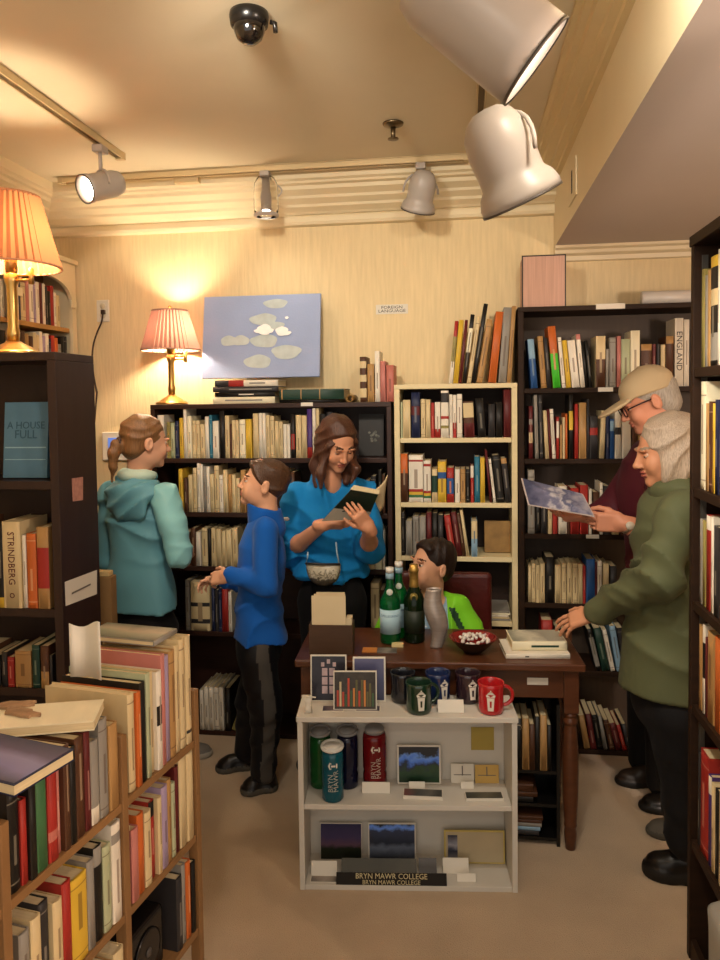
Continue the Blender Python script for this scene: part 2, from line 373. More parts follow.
M_SHP2 = shade_mat('pink_shaded_pleat', 'A07866', '6A443A', .10)  # pink copy with the same painted pleat shading
def table_lamp(label, base, R, H, sh, arm, zs, s=1.0, es=280):
    """base on the furniture top; R bottom radius and H height of the shade; zs height of the shade's lower rim"""
    t = thing('table_lamp', label, 'lamp', base, 0)
    T = Matrix.Translation(base)
    MB().lathe([(0,0),(.075*s,0),(.078*s,.004),(.075*s,.010),(.062*s,.016),(.045*s,.03),(.028*s,.04),(.016*s,.05),(.0,.05)], 32, 0, T, cap=False).build('base', M_BRASS, t)
    MB().lathe([(0,.048),(.015*s,.048),(.018*s,.08),(.0145*s,.10),(.0145*s,zs-.06),(.019*s,zs-.05),(.021*s,zs-.03),(.012*s,zs-.012),(0,zs-.012)], 20, 0, T, cap=False).build('column', M_BRASS, t)
    bx, by, bz = base
    ax = bx+arm
    if arm:
        for dz in (-.028, -.044):
            MB().tube([(bx, by, bz+zs+dz), (bx+arm*.95, by-.01, bz+zs+dz)], .0045).build('swing_arm', M_BRASS, t)
        MB().lathe([(0,-.06),(.009,-.06),(.009,-.005),(0,-.005)], 14, 0, Matrix.Translation((bx+arm*.95, by-.01, bz+zs)), cap=False).build('arm_joint', M_BRASS, t)
    MB().lathe([(0,-.014),(.02,-.014),(.021,.045),(.014,.06),(0,.06)], 18, 0, Matrix.Translation((bx, by, bz+zs)), cap=False).build('socket', M_BRASS, t)
    rt = R*.60
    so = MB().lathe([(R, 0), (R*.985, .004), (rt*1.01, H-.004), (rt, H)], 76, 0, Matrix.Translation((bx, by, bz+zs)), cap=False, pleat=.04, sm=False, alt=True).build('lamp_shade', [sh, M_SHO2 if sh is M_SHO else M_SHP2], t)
    MB().lathe([(R*1.015,0),(R*1.02,.007),(R*.985,.007),(R*.985,0),(R*1.015,0)], 64, 0, Matrix.Translation((bx, by, bz+zs)), cap=False).build('shade_trim', sh, t)
    MB().lathe([(rt*1.02,-.005),(rt*1.03,.003),(rt*.985,.003),(rt*.985,-.005),(rt*1.02,-.005)], 64, 0, Matrix.Translation((bx, by, bz+zs+H)), cap=False).build('shade_trim', sh, t)
    sp = MB()
    for k in range(3):
        a = 2*PI*k/3; sp.tube([(bx, by, bz+zs+H-.01), (bx+rt*.97*math.cos(a), by+rt*.97*math.sin(a), bz+zs+H-.01)], .002, 6)
    sp.tube([(bx, by, bz+zs+.05), (bx, by, bz+zs+H+.012)], .003, 6).build('harp', M_BRASS, t)
    MB().sphere((bx, by, bz+zs+H+.018), .009).build('finial', M_BRASS, t)
    MB().lathe([(0,.055),(.012,.058),(.016,.07),(.03,.10),(.026,.125),(0,.137)], 20, 0, Matrix.Translation((bx, by, bz+zs)), cap=False).build('bulb', flat('lamp_bulb_%d' % es, 'FFE9C0', .5, emit='FFEACA', es=es), t)
    return Vector((bx, by, bz+zs+.1))
LAMPS = []
# ------------------------------------------------------------------ bookcases
LCX0, LCX1, LCZ = at(150,403,Y=3.45).x, at(391,403,Y=3.45).x, 1.638
FY = 3.45
def zof(px, py, Y=FY): return at(px, py, Y=Y).z
def bookcase(name, label, x0, x1, y0, y1, top, shelves, wood, side=.022, th=.022, back=None, kick=.0, midpost=(), topover=.0, cat='bookcase', brk=None):
    """an upright case facing -Y; shelves = heights of the shelf tops"""
    t = thing(name, label, cat, ((x0+x1)/2, y1, 0))
    for a in (x0, x1-side):
        MB().box(a, a+side, y0, y1, 0, top-th).build('side_panel', wood, t, bevel=.002)
    MB().box(x0-topover, x1+topover, y0-topover, y1, top-th, top).build('top_panel', wood, t, bevel=.002)
    MB().box(x0+side, x1-side, y1-.008, y1-.001, 0, top-th).build('back_panel', back or wood, t)
    for z in shelves:
        MB().box(x0+side+.0005, x1-side-.0005, y0+.006, y1-.009, z-th, z).build('shelf', wood, t, bevel=.0015)
    if kick: MB().box(x0+side, x1-side, y0+.02, y0+.035, 0, kick).build('kick_board', wood, t)
    return t
LC_S = [zof(240, y) for y in (458.5, 513, 567.5, 633)] + [.022]
lc = bookcase('bookcase', 'dark red-brown bookcase carrying the pink lamp and the lily painting', LCX0, LCX1, FY, WY-.03, LCZ, LC_S, M_DWOOD)
WCX0, WCX1, WCZ = at(394,400,Y=FY).x, at(520,400,Y=FY).x-.012, 1.718
WC_S = [zof(455, y) for y in (438, 503, 557, 621)] + [.3, .06]
wc = bookcase('bookcase', 'narrow cream painted bookcase behind the seated boy', WCX0, WCX1, FY, WY-.03, WCZ, WC_S, M_CREAM, side=.026, back=mat('dark_back_panel', '2A1A12', .6))
BCX0, BCX1, BCZ = WCX1+.004, 1.33, 2.06
BC_S = [zof(600, y) for y in (387.5, 459, 535, 605, 672)] + [.024]
bc = bookcase('bookcase', 'tall black-brown bookcase behind the man in the cap', BCX0, BCX1, FY, WY-.03, BCZ, BC_S, M_BWOOD, side=.026, back=mat('grey_brown_back', '4A3C30', .6, stretch=(8,1,1)))
# shelf labels
def tag_on(name, label, cat, x0, y0, x1, y1, Y, txt=None, m=M_WHITE, group=None):
    a = at(x0, y0, Y=Y); b = at(x1, y1, Y=Y)
    o = MB().box(a.x, b.x, Y-.0018, Y-.0006, b.z, a.z).build(name, m); setp(o, label, cat, group); return o
tag_on('shelf_label', 'white shelf label on the black bookcase top edge beside the pinkish box', 'label', 596, 304, 625, 308.5, FY)
tag_on('shelf_label', 'white shelf label on the lamp bookcase top edge below the green folio', 'label', 301, 402.5, 313, 406, FY)
tag_on('shelf_label', 'long white label on the black bookcase shelf near the cap brim', 'label', 598, 387.5, 613, 391.5, FY+.006)
tag_on('shelf_label', 'white shelf label above the man\'s wrist on the black bookcase', 'label', 586, 534.5, 599, 538.5, FY+.006)
# ---- dark case at the near side, facing the camera
DY0, DY1, DX1, DZ = 2.31, 2.57, -1.347, 1.823
DC_S = [zof(25, y, DY0) for y in (481.5, 609.5, 689)] + [.35, .06]
dc = bookcase('bookcase', 'dark brown bookcase under the orange lamp with wide smooth side panel', -2.06, DX1, DY0, DY1, DZ, DC_S, M_LWOOD, side=.032, th=.028, kick=.03)
def side_tag(name, label, cat, c4, off, m):
    pts = [at(x, y, X=DX1+off) for x, y in c4]
    mb = MB(); mb.add(pts+[p+Vector((-.0012,0,0)) for p in pts], [(0,1,2,3),(7,6,5,4),(0,4,5,1),(1,5,6,2),(2,6,7,3),(3,7,4,0)])
    o = mb.build(name, m); return setp(o, label, cat)
side_tag('price_tag', 'small pinkish tag stuck on the dark bookcase side panel', 'label', [(72,478.5),(83,477),(83,500),(73,501.5)], .002, mat('pink_tag', 'B07C6C', .6, var=.3, scale=60))  # pinkish price tag, not a sign
o = side_tag('shelf_sign', 'white paper sign taped low on the dark bookcase side panel', 'sign', [(65,582),(97,570),(97,594),(66,606)], .002, M_WHITE)
for dy, L_ in ((-.035,.055),(.03,.075)):
    c = at(81,589,X=DX1+.0028); MB().box(c.x, c.x+.0006, c.y+dy-L_/2, c.y+dy+L_/2, c.z-.003, c.z+.003).build('printed_line', M_GREYINK, o)
# ---- tall case at the near right, facing -X
RX0, RY1, RZ = .643, 2.235, 2.10
def rcase():
    t = thing('bookcase', 'tall dark bookcase standing edge-on in front of the green coat', 'bookcase', (RX0+.15, RY1, 0))
    y0 = 1.25; x1 = RX0+.30
    for a, b in ((RY1-.024, RY1), (y0, y0+.024)): MB().box(RX0, x1, a, b, 0, RZ-.03).build('side_panel', M_BWOOD, t, bevel=.002)
    MB().box(RX0-.004, x1, y0, RY1+.004, RZ-.03, RZ).build('top_panel', M_BWOOD, t, bevel=.002)
    MB().box(x1-.01, x1-.002, y0+.024, RY1-.024, 0, RZ-.03).build('back_panel', M_BWOOD, t)
    zs = []
    for px, py in ((695,368),(697,489),(700,607),(698,712),(695,846)):
        z = at(px, py, X=RX0+.004).z; zs.append(z)
        MB().box(RX0+.004, x1-.011, y0+.0245, RY1-.0245, z-.026, z).build('shelf', M_BWOOD, t, bevel=.0015)
    M_STD = mat('grey_shelf_standard', '6F6B64', .4, metal=.8)
    for zz0, zz1 in zip(sorted(zs), sorted(zs)[1:]+[RZ-.03]):
        MB().box(RX0+.022, RX0+.038, RY1-.029, RY1-.0245, zz0+.001, zz1-.027).build('shelf_standard', M_STD, t)
    MB().box(RX0+.004, RX0+.02, y0+.024, RY1-.024, 0, .06).build('kick_board', M_BWOOD, t)
    return zs
RC_S = rcase()
# ---- low pine case, rotated
PA = math.radians(-9)
PM = Matrix.Translation((-.745, 1.965, 0)) @ Matrix.Rotation(PA, 4, 'Z')     # local +Y runs away, +X is the open front
PNX = PM.to_3x3() @ Vector((1, 0, 0)); PP = PM.translation
def plocal(px, py, off=0):
    return PM.inverted() @ atp(px, py, PP + PNX*off, PNX)
ym, yn = plocal(128, 780).y, plocal(11, 880).y
PD = .29
PS = [plocal(170, 762).z, plocal(170, 868).z]
PS = [.705, .435, .165]
PTOP = .865
t = thing('low_bookcase', 'low orange pine bookcase crammed with books in front of the dark one', 'bookcase', mtx=PM)
yend = yn-.38
for y in (0, ym, yn, yend):
    for x0, x1 in ((-.03, 0), (-PD, -PD+.03)):
        MB().box(x0, x1, y-.022, y+.0, 0, PTOP-(.02 if y == 0 else 0)).build('post', M_PINE, t, world=False, bevel=.002)
for z in PS:
    MB().box(-PD+.0, -.004, yend+.001, -.0235, z-.02, z).build('shelf', M_PINE, t, world=False, bevel=.0015)
for z in PS:
    MB().box(-PD+.031, -.031, -.0225, -.004, z, z+.05).build('end_rail', M_PINE, t, world=False, bevel=.002)
MB().box(-PD-.006, -PD-.0005, yend, 0, .1, PTOP-.05).build('back_panel', M_PINE, t, world=False)
# ------------------------------------------------------------------ desk
DKZ = .70
dl, dr = at(293, 662, Z=DKZ), at(587, 667, Z=DKZ)
dv = (dr-dl); DA = math.atan2(dv.y, dv.x)
DKM = Matrix.Translation(dl + Vector((0, .02, -DKZ))) @ Matrix.Rotation(DA, 4, 'Z')
DW, DD = dv.length, .40
t = thing('writing_desk', 'red-brown wooden writing desk with turned legs behind the white display shelf', 'desk', mtx=DKM)
MB().box(0, DW, 0, DD, DKZ-.028, DKZ).build('desk_top', M_DESK, t, world=False, bevel=.006, seg=3)
MB().box(.05, DW-.05, .045, .063, DKZ-.14, DKZ-.0285).box(.05, DW-.05, DD-.05, DD-.032, DKZ-.14, DKZ-.0285).build('apron', M_DESK, t, world=False, bevel=.002)
for x in (.045, DW-.063): MB().box(x, x+.018, .07, DD-.055, DKZ-.14, DKZ-.0285).build('apron', M_DESK, t, world=False, bevel=.002)
def leg(x, y):
    T = Matrix.Translation((x, y, 0)); mb = MB()
    mb.cbox((x, y, DKZ-.0285-.08), (.052, .052, .16))
    mb.lathe([(0,.51),(.022,.51),(.026,.50),(.021,.492),(.026,.484),(.027,.472),(.021,.462),(.024,.44),(.029,.36),(.028,.2),(.022,.10),(.024,.09),(.020,.08),(.023,.06),(.018,.0),(0,0)], 20, 0, T, cap=False)
    mb.build('leg', M_DESK, t, world=False, bevel=.002)
for x in (.045, DW-.045):
    for y in (.05, DD-.05): leg(x, y)
a = DKM.inverted() @ at(551, 690, Y=2.64)
MB().box(DW-.20, DW-.125, .0435, .0445, DKZ-.092, DKZ-.066).build('paper_label', M_WHITE, t, world=False)
def onD(px, py, dz=0):
    return at(px, py, Z=DKZ+dz)
# ------------------------------------------------------------------ white display shelf
w0, w1 = at(300, 890, Z=0), at(518, 893, Z=0); wv = w1-w0; WA = math.atan2(wv.y, wv.x)
WM = Matrix.Translation(w0) @ Matrix.Rotation(WA, 4, 'Z'); WW = wv.length; WD = .185
WN = WM.to_3x3() @ Vector((0, -1, 0))
WH = (WM.inverted() @ atp(408, 717, w0, WN)).z
WS = (WM.inverted() @ atp(408, 806, w0, WN)).z
WB = (WM.inverted() @ atp(408, 886.5, w0, WN)).z
t = thing('display_shelf', 'small white two-tier display shelf in front of the wooden desk', 'shelf unit', mtx=WM)
for x in (0, WW-.018): MB().box(x, x+.018, 0, WD, 0, WH-.019).build('side_panel', M_WBOARD, t, world=False, bevel=.0015)
MB().box(-.003, WW+.003, -.004, WD, WH-.0185, WH).build('top_panel', M_WBOARD, t, world=False, bevel=.002)
MB().box(.0185, WW-.0185, .004, WD-.008, WS-.018, WS).build('shelf', M_WBOARD, t, world=False, bevel=.0015)
MB().box(.0185, WW-.0185, .002, WD-.008, 0, WB).build('bottom_panel', M_WBOARD, t, world=False, bevel=.0015)
MB().box(.0185, WW-.0185, WD-.0075, WD-.001, 0, WH-.019).build('back_panel', M_WBOARD, t, world=False)
MB().tube([(WW+.001,.01,WH-.03),(WW+.012,.008,WH-.03),(WW+.016,.008,WH-.037),(WW+.012,.008,WH-.044)], .0022, 8).build('hook', M_CHROME, t, world=False)
def wb(px, py, z):
    """depth on a board of the display shelf seen at a photo pixel"""
    return min(WD-.035, max(.004, (WM.inverted() @ at(px, py, Z=z)).y))
def wl(px, py, y=0):
    """local point of the display shelf on its plane local-y = y"""
    p0 = WM @ Vector((0, y, 0)); return WM.inverted() @ atp(px, py, p0, WN)
# ------------------------------------------------------------------ things on the display shelf (local frame WM)
def wthing(name, label, cat, p, rz=0, group=None):
    return thing(name, label, cat, mtx=WM @ Matrix.Translation(p) @ Matrix.Rotation(rz, 4, 'Z'), group=group)
def photo_mat(name, stops, axis=2, scale=1., noise=25, var=.5, rough=.3):
    """a printed picture: bands of colour along one local axis broken up by noise"""
    m = bpy.data.materials.new(name); m.use_nodes = True; nt = m.node_tree; b = nt.nodes['Principled BSDF']; L = nt.links.new
    b.inputs['Roughness'].default_value = rough
    tc = nt.nodes.new('ShaderNodeTexCoord'); sp = nt.nodes.new('ShaderNodeSeparateXYZ'); L(tc.outputs['Generated'], sp.inputs[0])
    nz = nt.nodes.new('ShaderNodeTexNoise'); nz.inputs['Scale'].default_value = noise; nz.inputs['Detail'].default_value = 6; L(tc.outputs['Object'], nz.inputs['Vector'])
    ad = nt.nodes.new('ShaderNodeMath'); ad.operation = 'MULTIPLY_ADD'; L(nz.outputs['Fac'], ad.inputs[0]); ad.inputs[1].default_value = var; L(sp.outputs[axis], ad.inputs[2])
    sb = nt.nodes.new('ShaderNodeMath'); sb.operation = 'SUBTRACT'; L(ad.outputs[0], sb.inputs[0]); sb.inputs[1].default_value = var*.5
    cr = nt.nodes.new('ShaderNodeValToRGB'); L(sb.outputs[0], cr.inputs[0])
    e = cr.color_ramp.elements
    e[0].position, e[0].color = stops[0][0], lin(stops[0][1]); e[1].position, e[1].color = stops[-1][0], lin(stops[-1][1])
    for p, c in stops[1:-1]:
        q = e.new(p); q.color = lin(c)
    L(cr.outputs[0], b.inputs['Base Color']); return m
def mug(label, px, py, y, m, rz=0, handle=PI*.0, emblem=True):
    p = wl(px, py, y); p = Vector((p.x, y, WH))
    t = wthing('mug', label, 'mug', p, rz, 'college mugs on the display shelf')
    R, H = .043, .102
    MB().lathe([(0,.0005),(R*.86,.0005),(R*.96,.006),(R,.02),(R*.97,.05),(R,.09),(R*1.04,H),(R*.99,H+.001),(R*.93,H-.004),(R*.91,.02),(R*.8,.008),(0,.008)], 36, 0, None, cap=False).build('cup', m, t, world=False); cup = bpy.data.objects[list(MW)[-1]]
    hp = []
    for k in range(13):
        a = -PI*.5+PI*k/12; hp.append((math.cos(handle)*(R*.93+.034*math.cos(a)), math.sin(handle)*(R*.93+.034*math.cos(a)), .054+.033*math.sin(a)))
    MB().tube(hp, .0062, 10).build('handle', m, t, world=False)
    if emblem:
        mb = MB()
        def strip(pts):   # lantern emblem wrapped on the cup, local u = angle*R
            n = len(pts); vs = []
            for u, z in pts:
                a = -PI/2 + u*1.22/R; z = .052+(z-.052)*1.2; vs.append(((R+.0014)*math.cos(a), (R+.0014)*math.sin(a), z))
            mb.add(vs, [tuple(range(n))])
        strip([(-.011,.062),(.011,.062),(.013,.068),(-.013,.068)]); strip([(-.011,.069),(.011,.069),(.004,.077),(-.004,.077)]); strip([(-.002,.078),(.002,.078),(.001,.082),(-.001,.082)])
        strip([(-.010,.061),(-.007,.061),(-.005,.027),(-.0075,.027)]); strip([(.010,.061),(.007,.061),(.005,.027),(.0075,.027)]); strip([(-.007,.030),(.007,.030),(.0075,.024),(-.0075,.024)])
        strip([(-.0078,.0605),(.0078,.0605),(.0058,.029),(-.0058,.029)]); nw = len(mb.f)
        strip([(-.0028,.052),(.0028,.052),(.0024,.034),(-.0024,.034)]); strip([(-.007,.0605),(.007,.0605),(.0066,.055),(-.0066,.055)])
        mb.m = [1 if i >= nw and i < nw+1 else q for i, q in enumerate(mb.m)]; mb.v = [tuple(v) for v in mb.v]
        b0 = mb.f[nw]
        for i in b0: x_, y_, z_ = mb.v[i]; k_ = (R+.0020)/(R+.0014); mb.v[i] = (x_*k_, y_*k_, z_)
        mb.build('lantern_emblem', [M_WHITE, m], cup, world=False)
    return t
G = lambda n, c: mat('glaze_'+n, c, .18, var=.06, spec=.6, coat=.5)
mug('glossy dark green mug with white lantern emblem on the display shelf', 419, 712, .047, G('green', '173322'), .15, .3)
mug('bright red mug with white lantern emblem on the display shelf', 491, 712, .047, G('red', 'B01C20'), -.15, .25)
mug('navy blue mug behind the dark green one', 438, 706, .137, G('navy', '1B2A52'), .5, 1.0)
mug('nearly black mug between the photo frame and the navy mug', 403, 704, .137, G('black', '12141C'), 0, 1.7, False)
mug('dark plum mug half hidden behind the bright red mug', 468, 706, .137, G('plum', '2C1A22'), .3, 1.2)
# photo frames
def pframe(label, x0, y0, x1, y1, y, tilt, pm, edge=.008, m=M_WHITE, base=None, name='framed_photo', cat='photo frame', grp=None, book=None, z=None):
    z = WH if z is None else z
    a, b = wl(x0, y0, y), wl(x1, y1, y); w = b.x-a.x; h = a.z-z
    t = thing(name, label, cat, mtx=WM @ Matrix.Translation(((a.x+b.x)/2, y, z)) @ Matrix.Rotation(-tilt, 4, 'X'), group=grp)
    MB().box(-w/2, w/2, -.006, 0, .0008, h).build('frame', m, t, world=False, bevel=.0012)
    MB().box(-w/2+edge, w/2-edge, -.0072, -.0061, edge+.0008, h-edge).build('picture', pm, t, world=False)
    yw = min(h*.32, WD-.014-y); ct, st = math.cos(tilt), math.sin(tilt)
    MB().tube([(0, .003, h*.6), (0, yw*ct-.004*st, yw*st+.004*ct)], .0025, 8).build('easel_leg', m, t, world=False)
    return t, w, h
pm1 = mat('photo_dark_hall', '2B2A33', .25, var=.3, scale=30)
t1, w, h = pframe('white framed photo of a lit window on the display shelf', 310, 656, 347, 704, .125, .12, pm1, .005)
mb = MB()
for i in range(2):
    for k in range(3): mb.box(-w*.18+i*w*.2, -w*.18+i*w*.2+w*.15, -.0078, -.0073, h*.18+k*h*.19, h*.18+k*h*.19+h*.16)
for i in range(3): mb.cbox((-w*.16+i*w*.16, -.0076, h*.86-.01*abs(i-1)), (w*.09, .0006, h*.09))
mb.build('window_panes', mat('photo_lit_window', 'B9A3A6', .4, var=.4, scale=40), t1, world=False)
pframe('white framed blue-violet photo to the side of the lit window photo', 352.5, 658, 386, 706, .125, .12, photo_mat('photo_blue', [(0,'2A2B48'),(.5,'3E4468'),(1,'5A5A7C')]), .006)
t1, w, h = pframe('clear framed photo of coloured book spines before the other frames', 333, 672, 377, 706, .055, .14, mat('photo_books_base', '3A332A', .3, var=.5, scale=50), .004)
mb = MB(); rr = random.Random(4)
for i in range(14):
    x = -w*.42+i*w*.062; mb.box(x, x+w*.045, -.0078, -.0073, h*.10, h*(.4+.45*rr.random()), rr.randrange(5))
mb.build('printed_spines', [mat('print_'+n, c, .4) for n, c in (('red','B4462E'),('orange','C8803C'),('olive','5E5A34'),('cream','C8B890'),('green','3F5A3C'))], t1, world=False)
def card(name, label, cat, x0, y0, x1, y1, y, z, m, tilt=.25, th=.0012, extra=None, grp=None):
    if tilt: y = wb((x0+x1)/2, y1, z)
    a, b = wl(x0, y0, y), wl(x1, y1, y); w = b.x-a.x; h = max(.008, (a.z-z)/math.cos(tilt))
    t = thing(name, label, cat, mtx=WM @ Matrix.Translation(((a.x+b.x)/2, y, z)) @ Matrix.Rotation(-tilt, 4, 'X'), group=grp)
    o = MB().box(-w/2, w/2, -th, 0, .0006, h).build('card_front', m, t, world=False)
    if tilt:
        yw = min(2*h*math.sin(tilt), WD-.012-y); ct, st = math.cos(tilt), math.sin(tilt); f = (yw*ct-.0012*st, yw*st+.0012*ct)
        MB().add([(-w/2,.0002,h),(w/2,.0002,h),(w/2,)+f,(-w/2,)+f,(-w/2,.0012,h),(w/2,.0012,h),(w/2,f[0]+.001,f[1]),(-w/2,f[0]+.001,f[1])], [(0,1,2,3),(7,6,5,4),(0,4,5,1),(1,5,6,2),(2,6,7,3),(3,7,4,0)]).build('card_back', M_WHITE, t, world=False)
    if extra: extra(t, w, h)
    return t
def flatcard(name, label, cat, px, py, w, d, z, m, th=.0025, rz=0, rim=None, grp=None, m2=None):
    """a card lying on a board of the display shelf; px,py is the middle of its top face"""
    p = WM.inverted() @ at(px, py, Z=z)
    t = wthing(name, label, cat, (p.x, p.y, z), rz, grp)
    MB().box(-w/2, w/2, -d/2, d/2, .0006, th).build('sheet', M_WHITE if m2 is None else m2, t, world=False)
    MB().box(-w/2+.003, w/2-.003, -d/2+.003, d/2-.003, th+.0001, th+.0005).build('print', m, t, world=False)
    return t
flatcard('postcard', 'postcard with violet picture lying under the card stand', 'postcard', 333, 709, .075, .045, WH, photo_mat('print_violet', [(0,'3A3142'),(.5,'7A6A6A'),(1,'4A4458')], 0), rz=.03)
flatcard('postcard', 'postcard lying on the shelf edge below the blue-violet photo', 'postcard', 368, 709, .085, .045, WH, photo_mat('print_brown', [(0,'4A4050'),(.5,'6A5E62'),(1,'3A3440')], 0), rz=-.02)
p = wl(308, 708, .03)
t = wthing('card_stand', 'small white card stand at the corner of the display shelf', 'card stand', (p.x, .035, WH))
MB().lathe([(0,.0006),(.017,.0006),(.014,.02),(.012,.03),(.02,.05),(0,.05)], 4, 0, Matrix.Rotation(PI/4,4,'Z'), cap=False).build('stand', M_WHITE, t, world=False)
MB().box(-.028, .02, -.002, .0, .052, .056, 0, Matrix.Rotation(.12,4,'Y')).build('card', M_WHITE, t, world=False)
card('price_card', 'white price card between the green and red mugs', 'card', 438, 702, 464, 713, .012, WH, M_WHITE, .5)
# water bottles
def bottle(label, px, py, y, R, H, m, cap, txt=True, loop=True, rz=0, z=None, tm=M_WHITE):
    z = WS if z is None else z
    p = wl(px, py, y)
    t = wthing('water_bottle', label, 'water bottle', (p.x, y, z), rz, 'college water bottles')
    MB().lathe([(0,.0006),(R*.9,.0006),(R,.006),(R,H*.22),(R*.955,H*.25),(R*.955,H*.29),(R,H*.32),(R,H*.78),(R*.93,H*.85),(R*.74,H*.87),(0,H*.87)], 32, 0, None, cap=False).build('body', m, t, world=False); bod = bpy.data.objects[list(MW)[-1]]
    MB().lathe([(0,H*.872),(R*.80,H*.872),(R*.82,H*.93),(R*.7,H*.955),(0,H*.965)], 28, 0, None, cap=False).build('cap', cap, t, world=False)
    if loop:
        pts = [(R*.95*math.cos(2*PI*k/20), R*.95*math.sin(2*PI*k/20)*.9, H*.93+.006*math.sin(2*PI*k/20)) for k in range(21)]
        MB().tube(pts, .0055, 8).build('carry_loop', cap, t, world=False)
    if txt:
        for i, (w_, off) in enumerate((('BRYN', -.008), ('MAWR', .010))):
            lo = lettering(w_, .024, Matrix.Identity(4), tm, None, 'lettering', 'LEFT')
            me = lo.data
            for v in me.vertices:                     # letters wrapped round the bottle, reading upwards
                u = -v.co.y+off; a = -PI/2+.12+u/R; zz = H*.20+v.co.x
                v.co = ((R+.0009)*math.cos(a), (R+.0009)*math.sin(a), zz)
            lo.parent = bod; MW[lo.name] = MW[t.name]
        mb = MB()
        def sh(pts):
            mb.add([((R+.0009)*math.cos(-PI/2+.12+u/R), (R+.0009)*math.sin(-PI/2+.12+u/R), z_) for u, z_ in pts], [tuple(range(len(pts)))])
        zc = H*.66
        sh([(-.017,zc),(-.010,zc-.014),(-.010,zc+.014)]); sh([(-.009,zc-.011),(.014,zc-.008),(.014,zc-.005),(-.009,zc-.007)]); sh([(-.009,zc+.011),(-.009,zc+.007),(.014,zc+.005),(.014,zc+.008)]); sh([(.010,zc-.005),(.015,zc-.007),(.015,zc+.007),(.010,zc+.005)]); sh([(-.006,zc-.003),(.008,zc-.003),(.008,zc+.003),(-.006,zc+.003)])
        mb.build('lantern_emblem', tm, bod, world=False)
    return t
PL = lambda n, c, tr=.35: flat('tinted_plastic_'+n, c, .12, trans=tr, spec=.5)
M_GCAP = mat('grey_cap_plastic', '8E8B88', .4, var=.05)
M_WCAP = mat('white_cap_plastic', 'D8D4CA', .4, var=.03)
bottle('teal water bottle with white lid and upright white letters', 333, 798, .045, .037, .195, PL('teal', '0C5F70'), M_WCAP)
bottle('deep red water bottle with white letters beside the picture card', 375, 785, .130, .042, .222, PL('red', '6E1016', .1), M_GCAP, loop=False)
bottle('green water bottle with grey loop lid at the shelf end', 321, 792, .132, .037, .208, PL('green', '0F5A20'), M_GCAP, txt=False)
bottle('navy water bottle with grey loop lid behind the teal one', 348, 792, .132, .037, .212, PL('navy', '10142E', .1), M_GCAP, txt=False)
card('price_card', 'white price card under the deep red water bottle', 'card', 362, 783, 390, 793.5, .040, WS, M_WHITE, .2)
# upper tier cards
def boxcard(label, x0, y0, x1, y1, y, z, pm, edge=.006, tilt=.1):
    return pframe(label, x0, y0, x1, y1, y, tilt, pm, edge, name='picture_card', cat='picture card', z=z)
boxcard('picture card with bright blue glare standing on the upper tier', 397, 746, 441, 779, .145, WS, photo_mat('photo_blue_glare', [(0,'15301C'),(.35,'24482C'),(.48,'1C2C40'),(.62,'4A80E8'),(.75,'6A9CF0'),(.85,'16202C'),(1,'16202C')], 2, noise=26, var=.9))  # the blue glare is painted into the card's colours
card('price_card', 'tiny white card below the blue glare picture card', 'card', 409, 783, 425, 790, .085, WS, M_WHITE, .4)
flatcard('photo_booklet', 'glossy booklet lying flat before the blue glare picture card', 'booklet', 423, 796, .135, .05, WS, photo_mat('print_grey_red', [(0,'7A4A40'),(.3,'4A4A40'),(.7,'6A665E'),(1,'3A3A34')], 0), th=.012, rz=-.06)
card('note_card', 'white note card with dark tree motif on the upper tier', 'card', 451, 765, 474, 779, .130, WS, M_WHITE, .15, extra=lambda t, w, h: MB().box(-w*.38, w*.38, -.0018, -.0013, h*.42, h*.46).box(-.002, .002, -.0018, -.0013, h*.4, h*.9).build('motif', M_GREYINK, t, world=False))
card('note_card', 'yellow note card with dark tree motif on the upper tier', 'card', 475, 766, 499, 782, .118, WS, mat('yellow_card', 'C9A45A', .6), .15, extra=lambda t, w, h: MB().box(-w*.38, w*.38, -.0018, -.0013, h*.42, h*.46).box(-.002, .002, -.0018, -.0013, h*.4, h*.9).build('motif', M_GREYINK, t, world=False))
card('price_card', 'small white card leaning between two note cards and flat booklet', 'card', 461, 783, 474, 789, .095, WS, M_WHITE, .4)
flatcard('photo_booklet', 'dark booklet lying flat below the yellow note card', 'booklet', 484, 798, .128, .045, WS, photo_mat('print_dark_grass', [(0,'2E3026'),(.5,'5A584C'),(1,'3A3830')], 0, var=.8), th=.010, rz=.02)
card('sticky_note', 'faded yellow square note on the back of the upper tier', 'note', 471, 727, 494, 750, WD-.0105, wl(471,750,WD-.0105).z, mat('faded_yellow_paper', 'A99448', .7), 0)
# lower tier
pfz = WB
boxcard('picture card with dusk skyline standing on the lower tier', 320, 824, 362, 858, .145, pfz, photo_mat('photo_dusk', [(0,'10150C'),(.3,'18200F'),(.42,'5A3F50'),(.62,'3A3058'),(1,'1C2048')], 2, noise=40, var=.25), .002)
boxcard('cellophane wrapped blue picture card on the lower tier', 368, 824, 416, 860, .140, pfz, photo_mat('photo_snow_glare', [(0,'28303E'),(.35,'606878'),(.5,'202838'),(.82,'303C58'),(.9,'6A98F0'),(.96,'5A80C8'),(1,'202838')], 2, noise=35, var=.35), .004)  # bright blue band near the top is glare painted into the print
t1, w, h = pframe('boxed card set with pale yellow border on the lower tier', 444, 831, 505, 862, .13, .1, mat('pale_card', 'B9A988', .6), .006, m=mat('yellow_box_card', 'C4AE62', .55), name='card_box', cat='card box', z=pfz)
MB().box(-w*.44, -w*.28, -.0080, -.0074, h*.12, h*.86).build('side_picture', photo_mat('print_side', [(0,'8A8A94'),(.4,'2E3040'),(.6,'9A9AA4'),(1,'3A3C4C')]), t1, world=False)
card('price_card', 'blank white card at the end of the lower tier', 'card', 311, 863, 337, 876, .055, pfz, M_WHITE, .3)
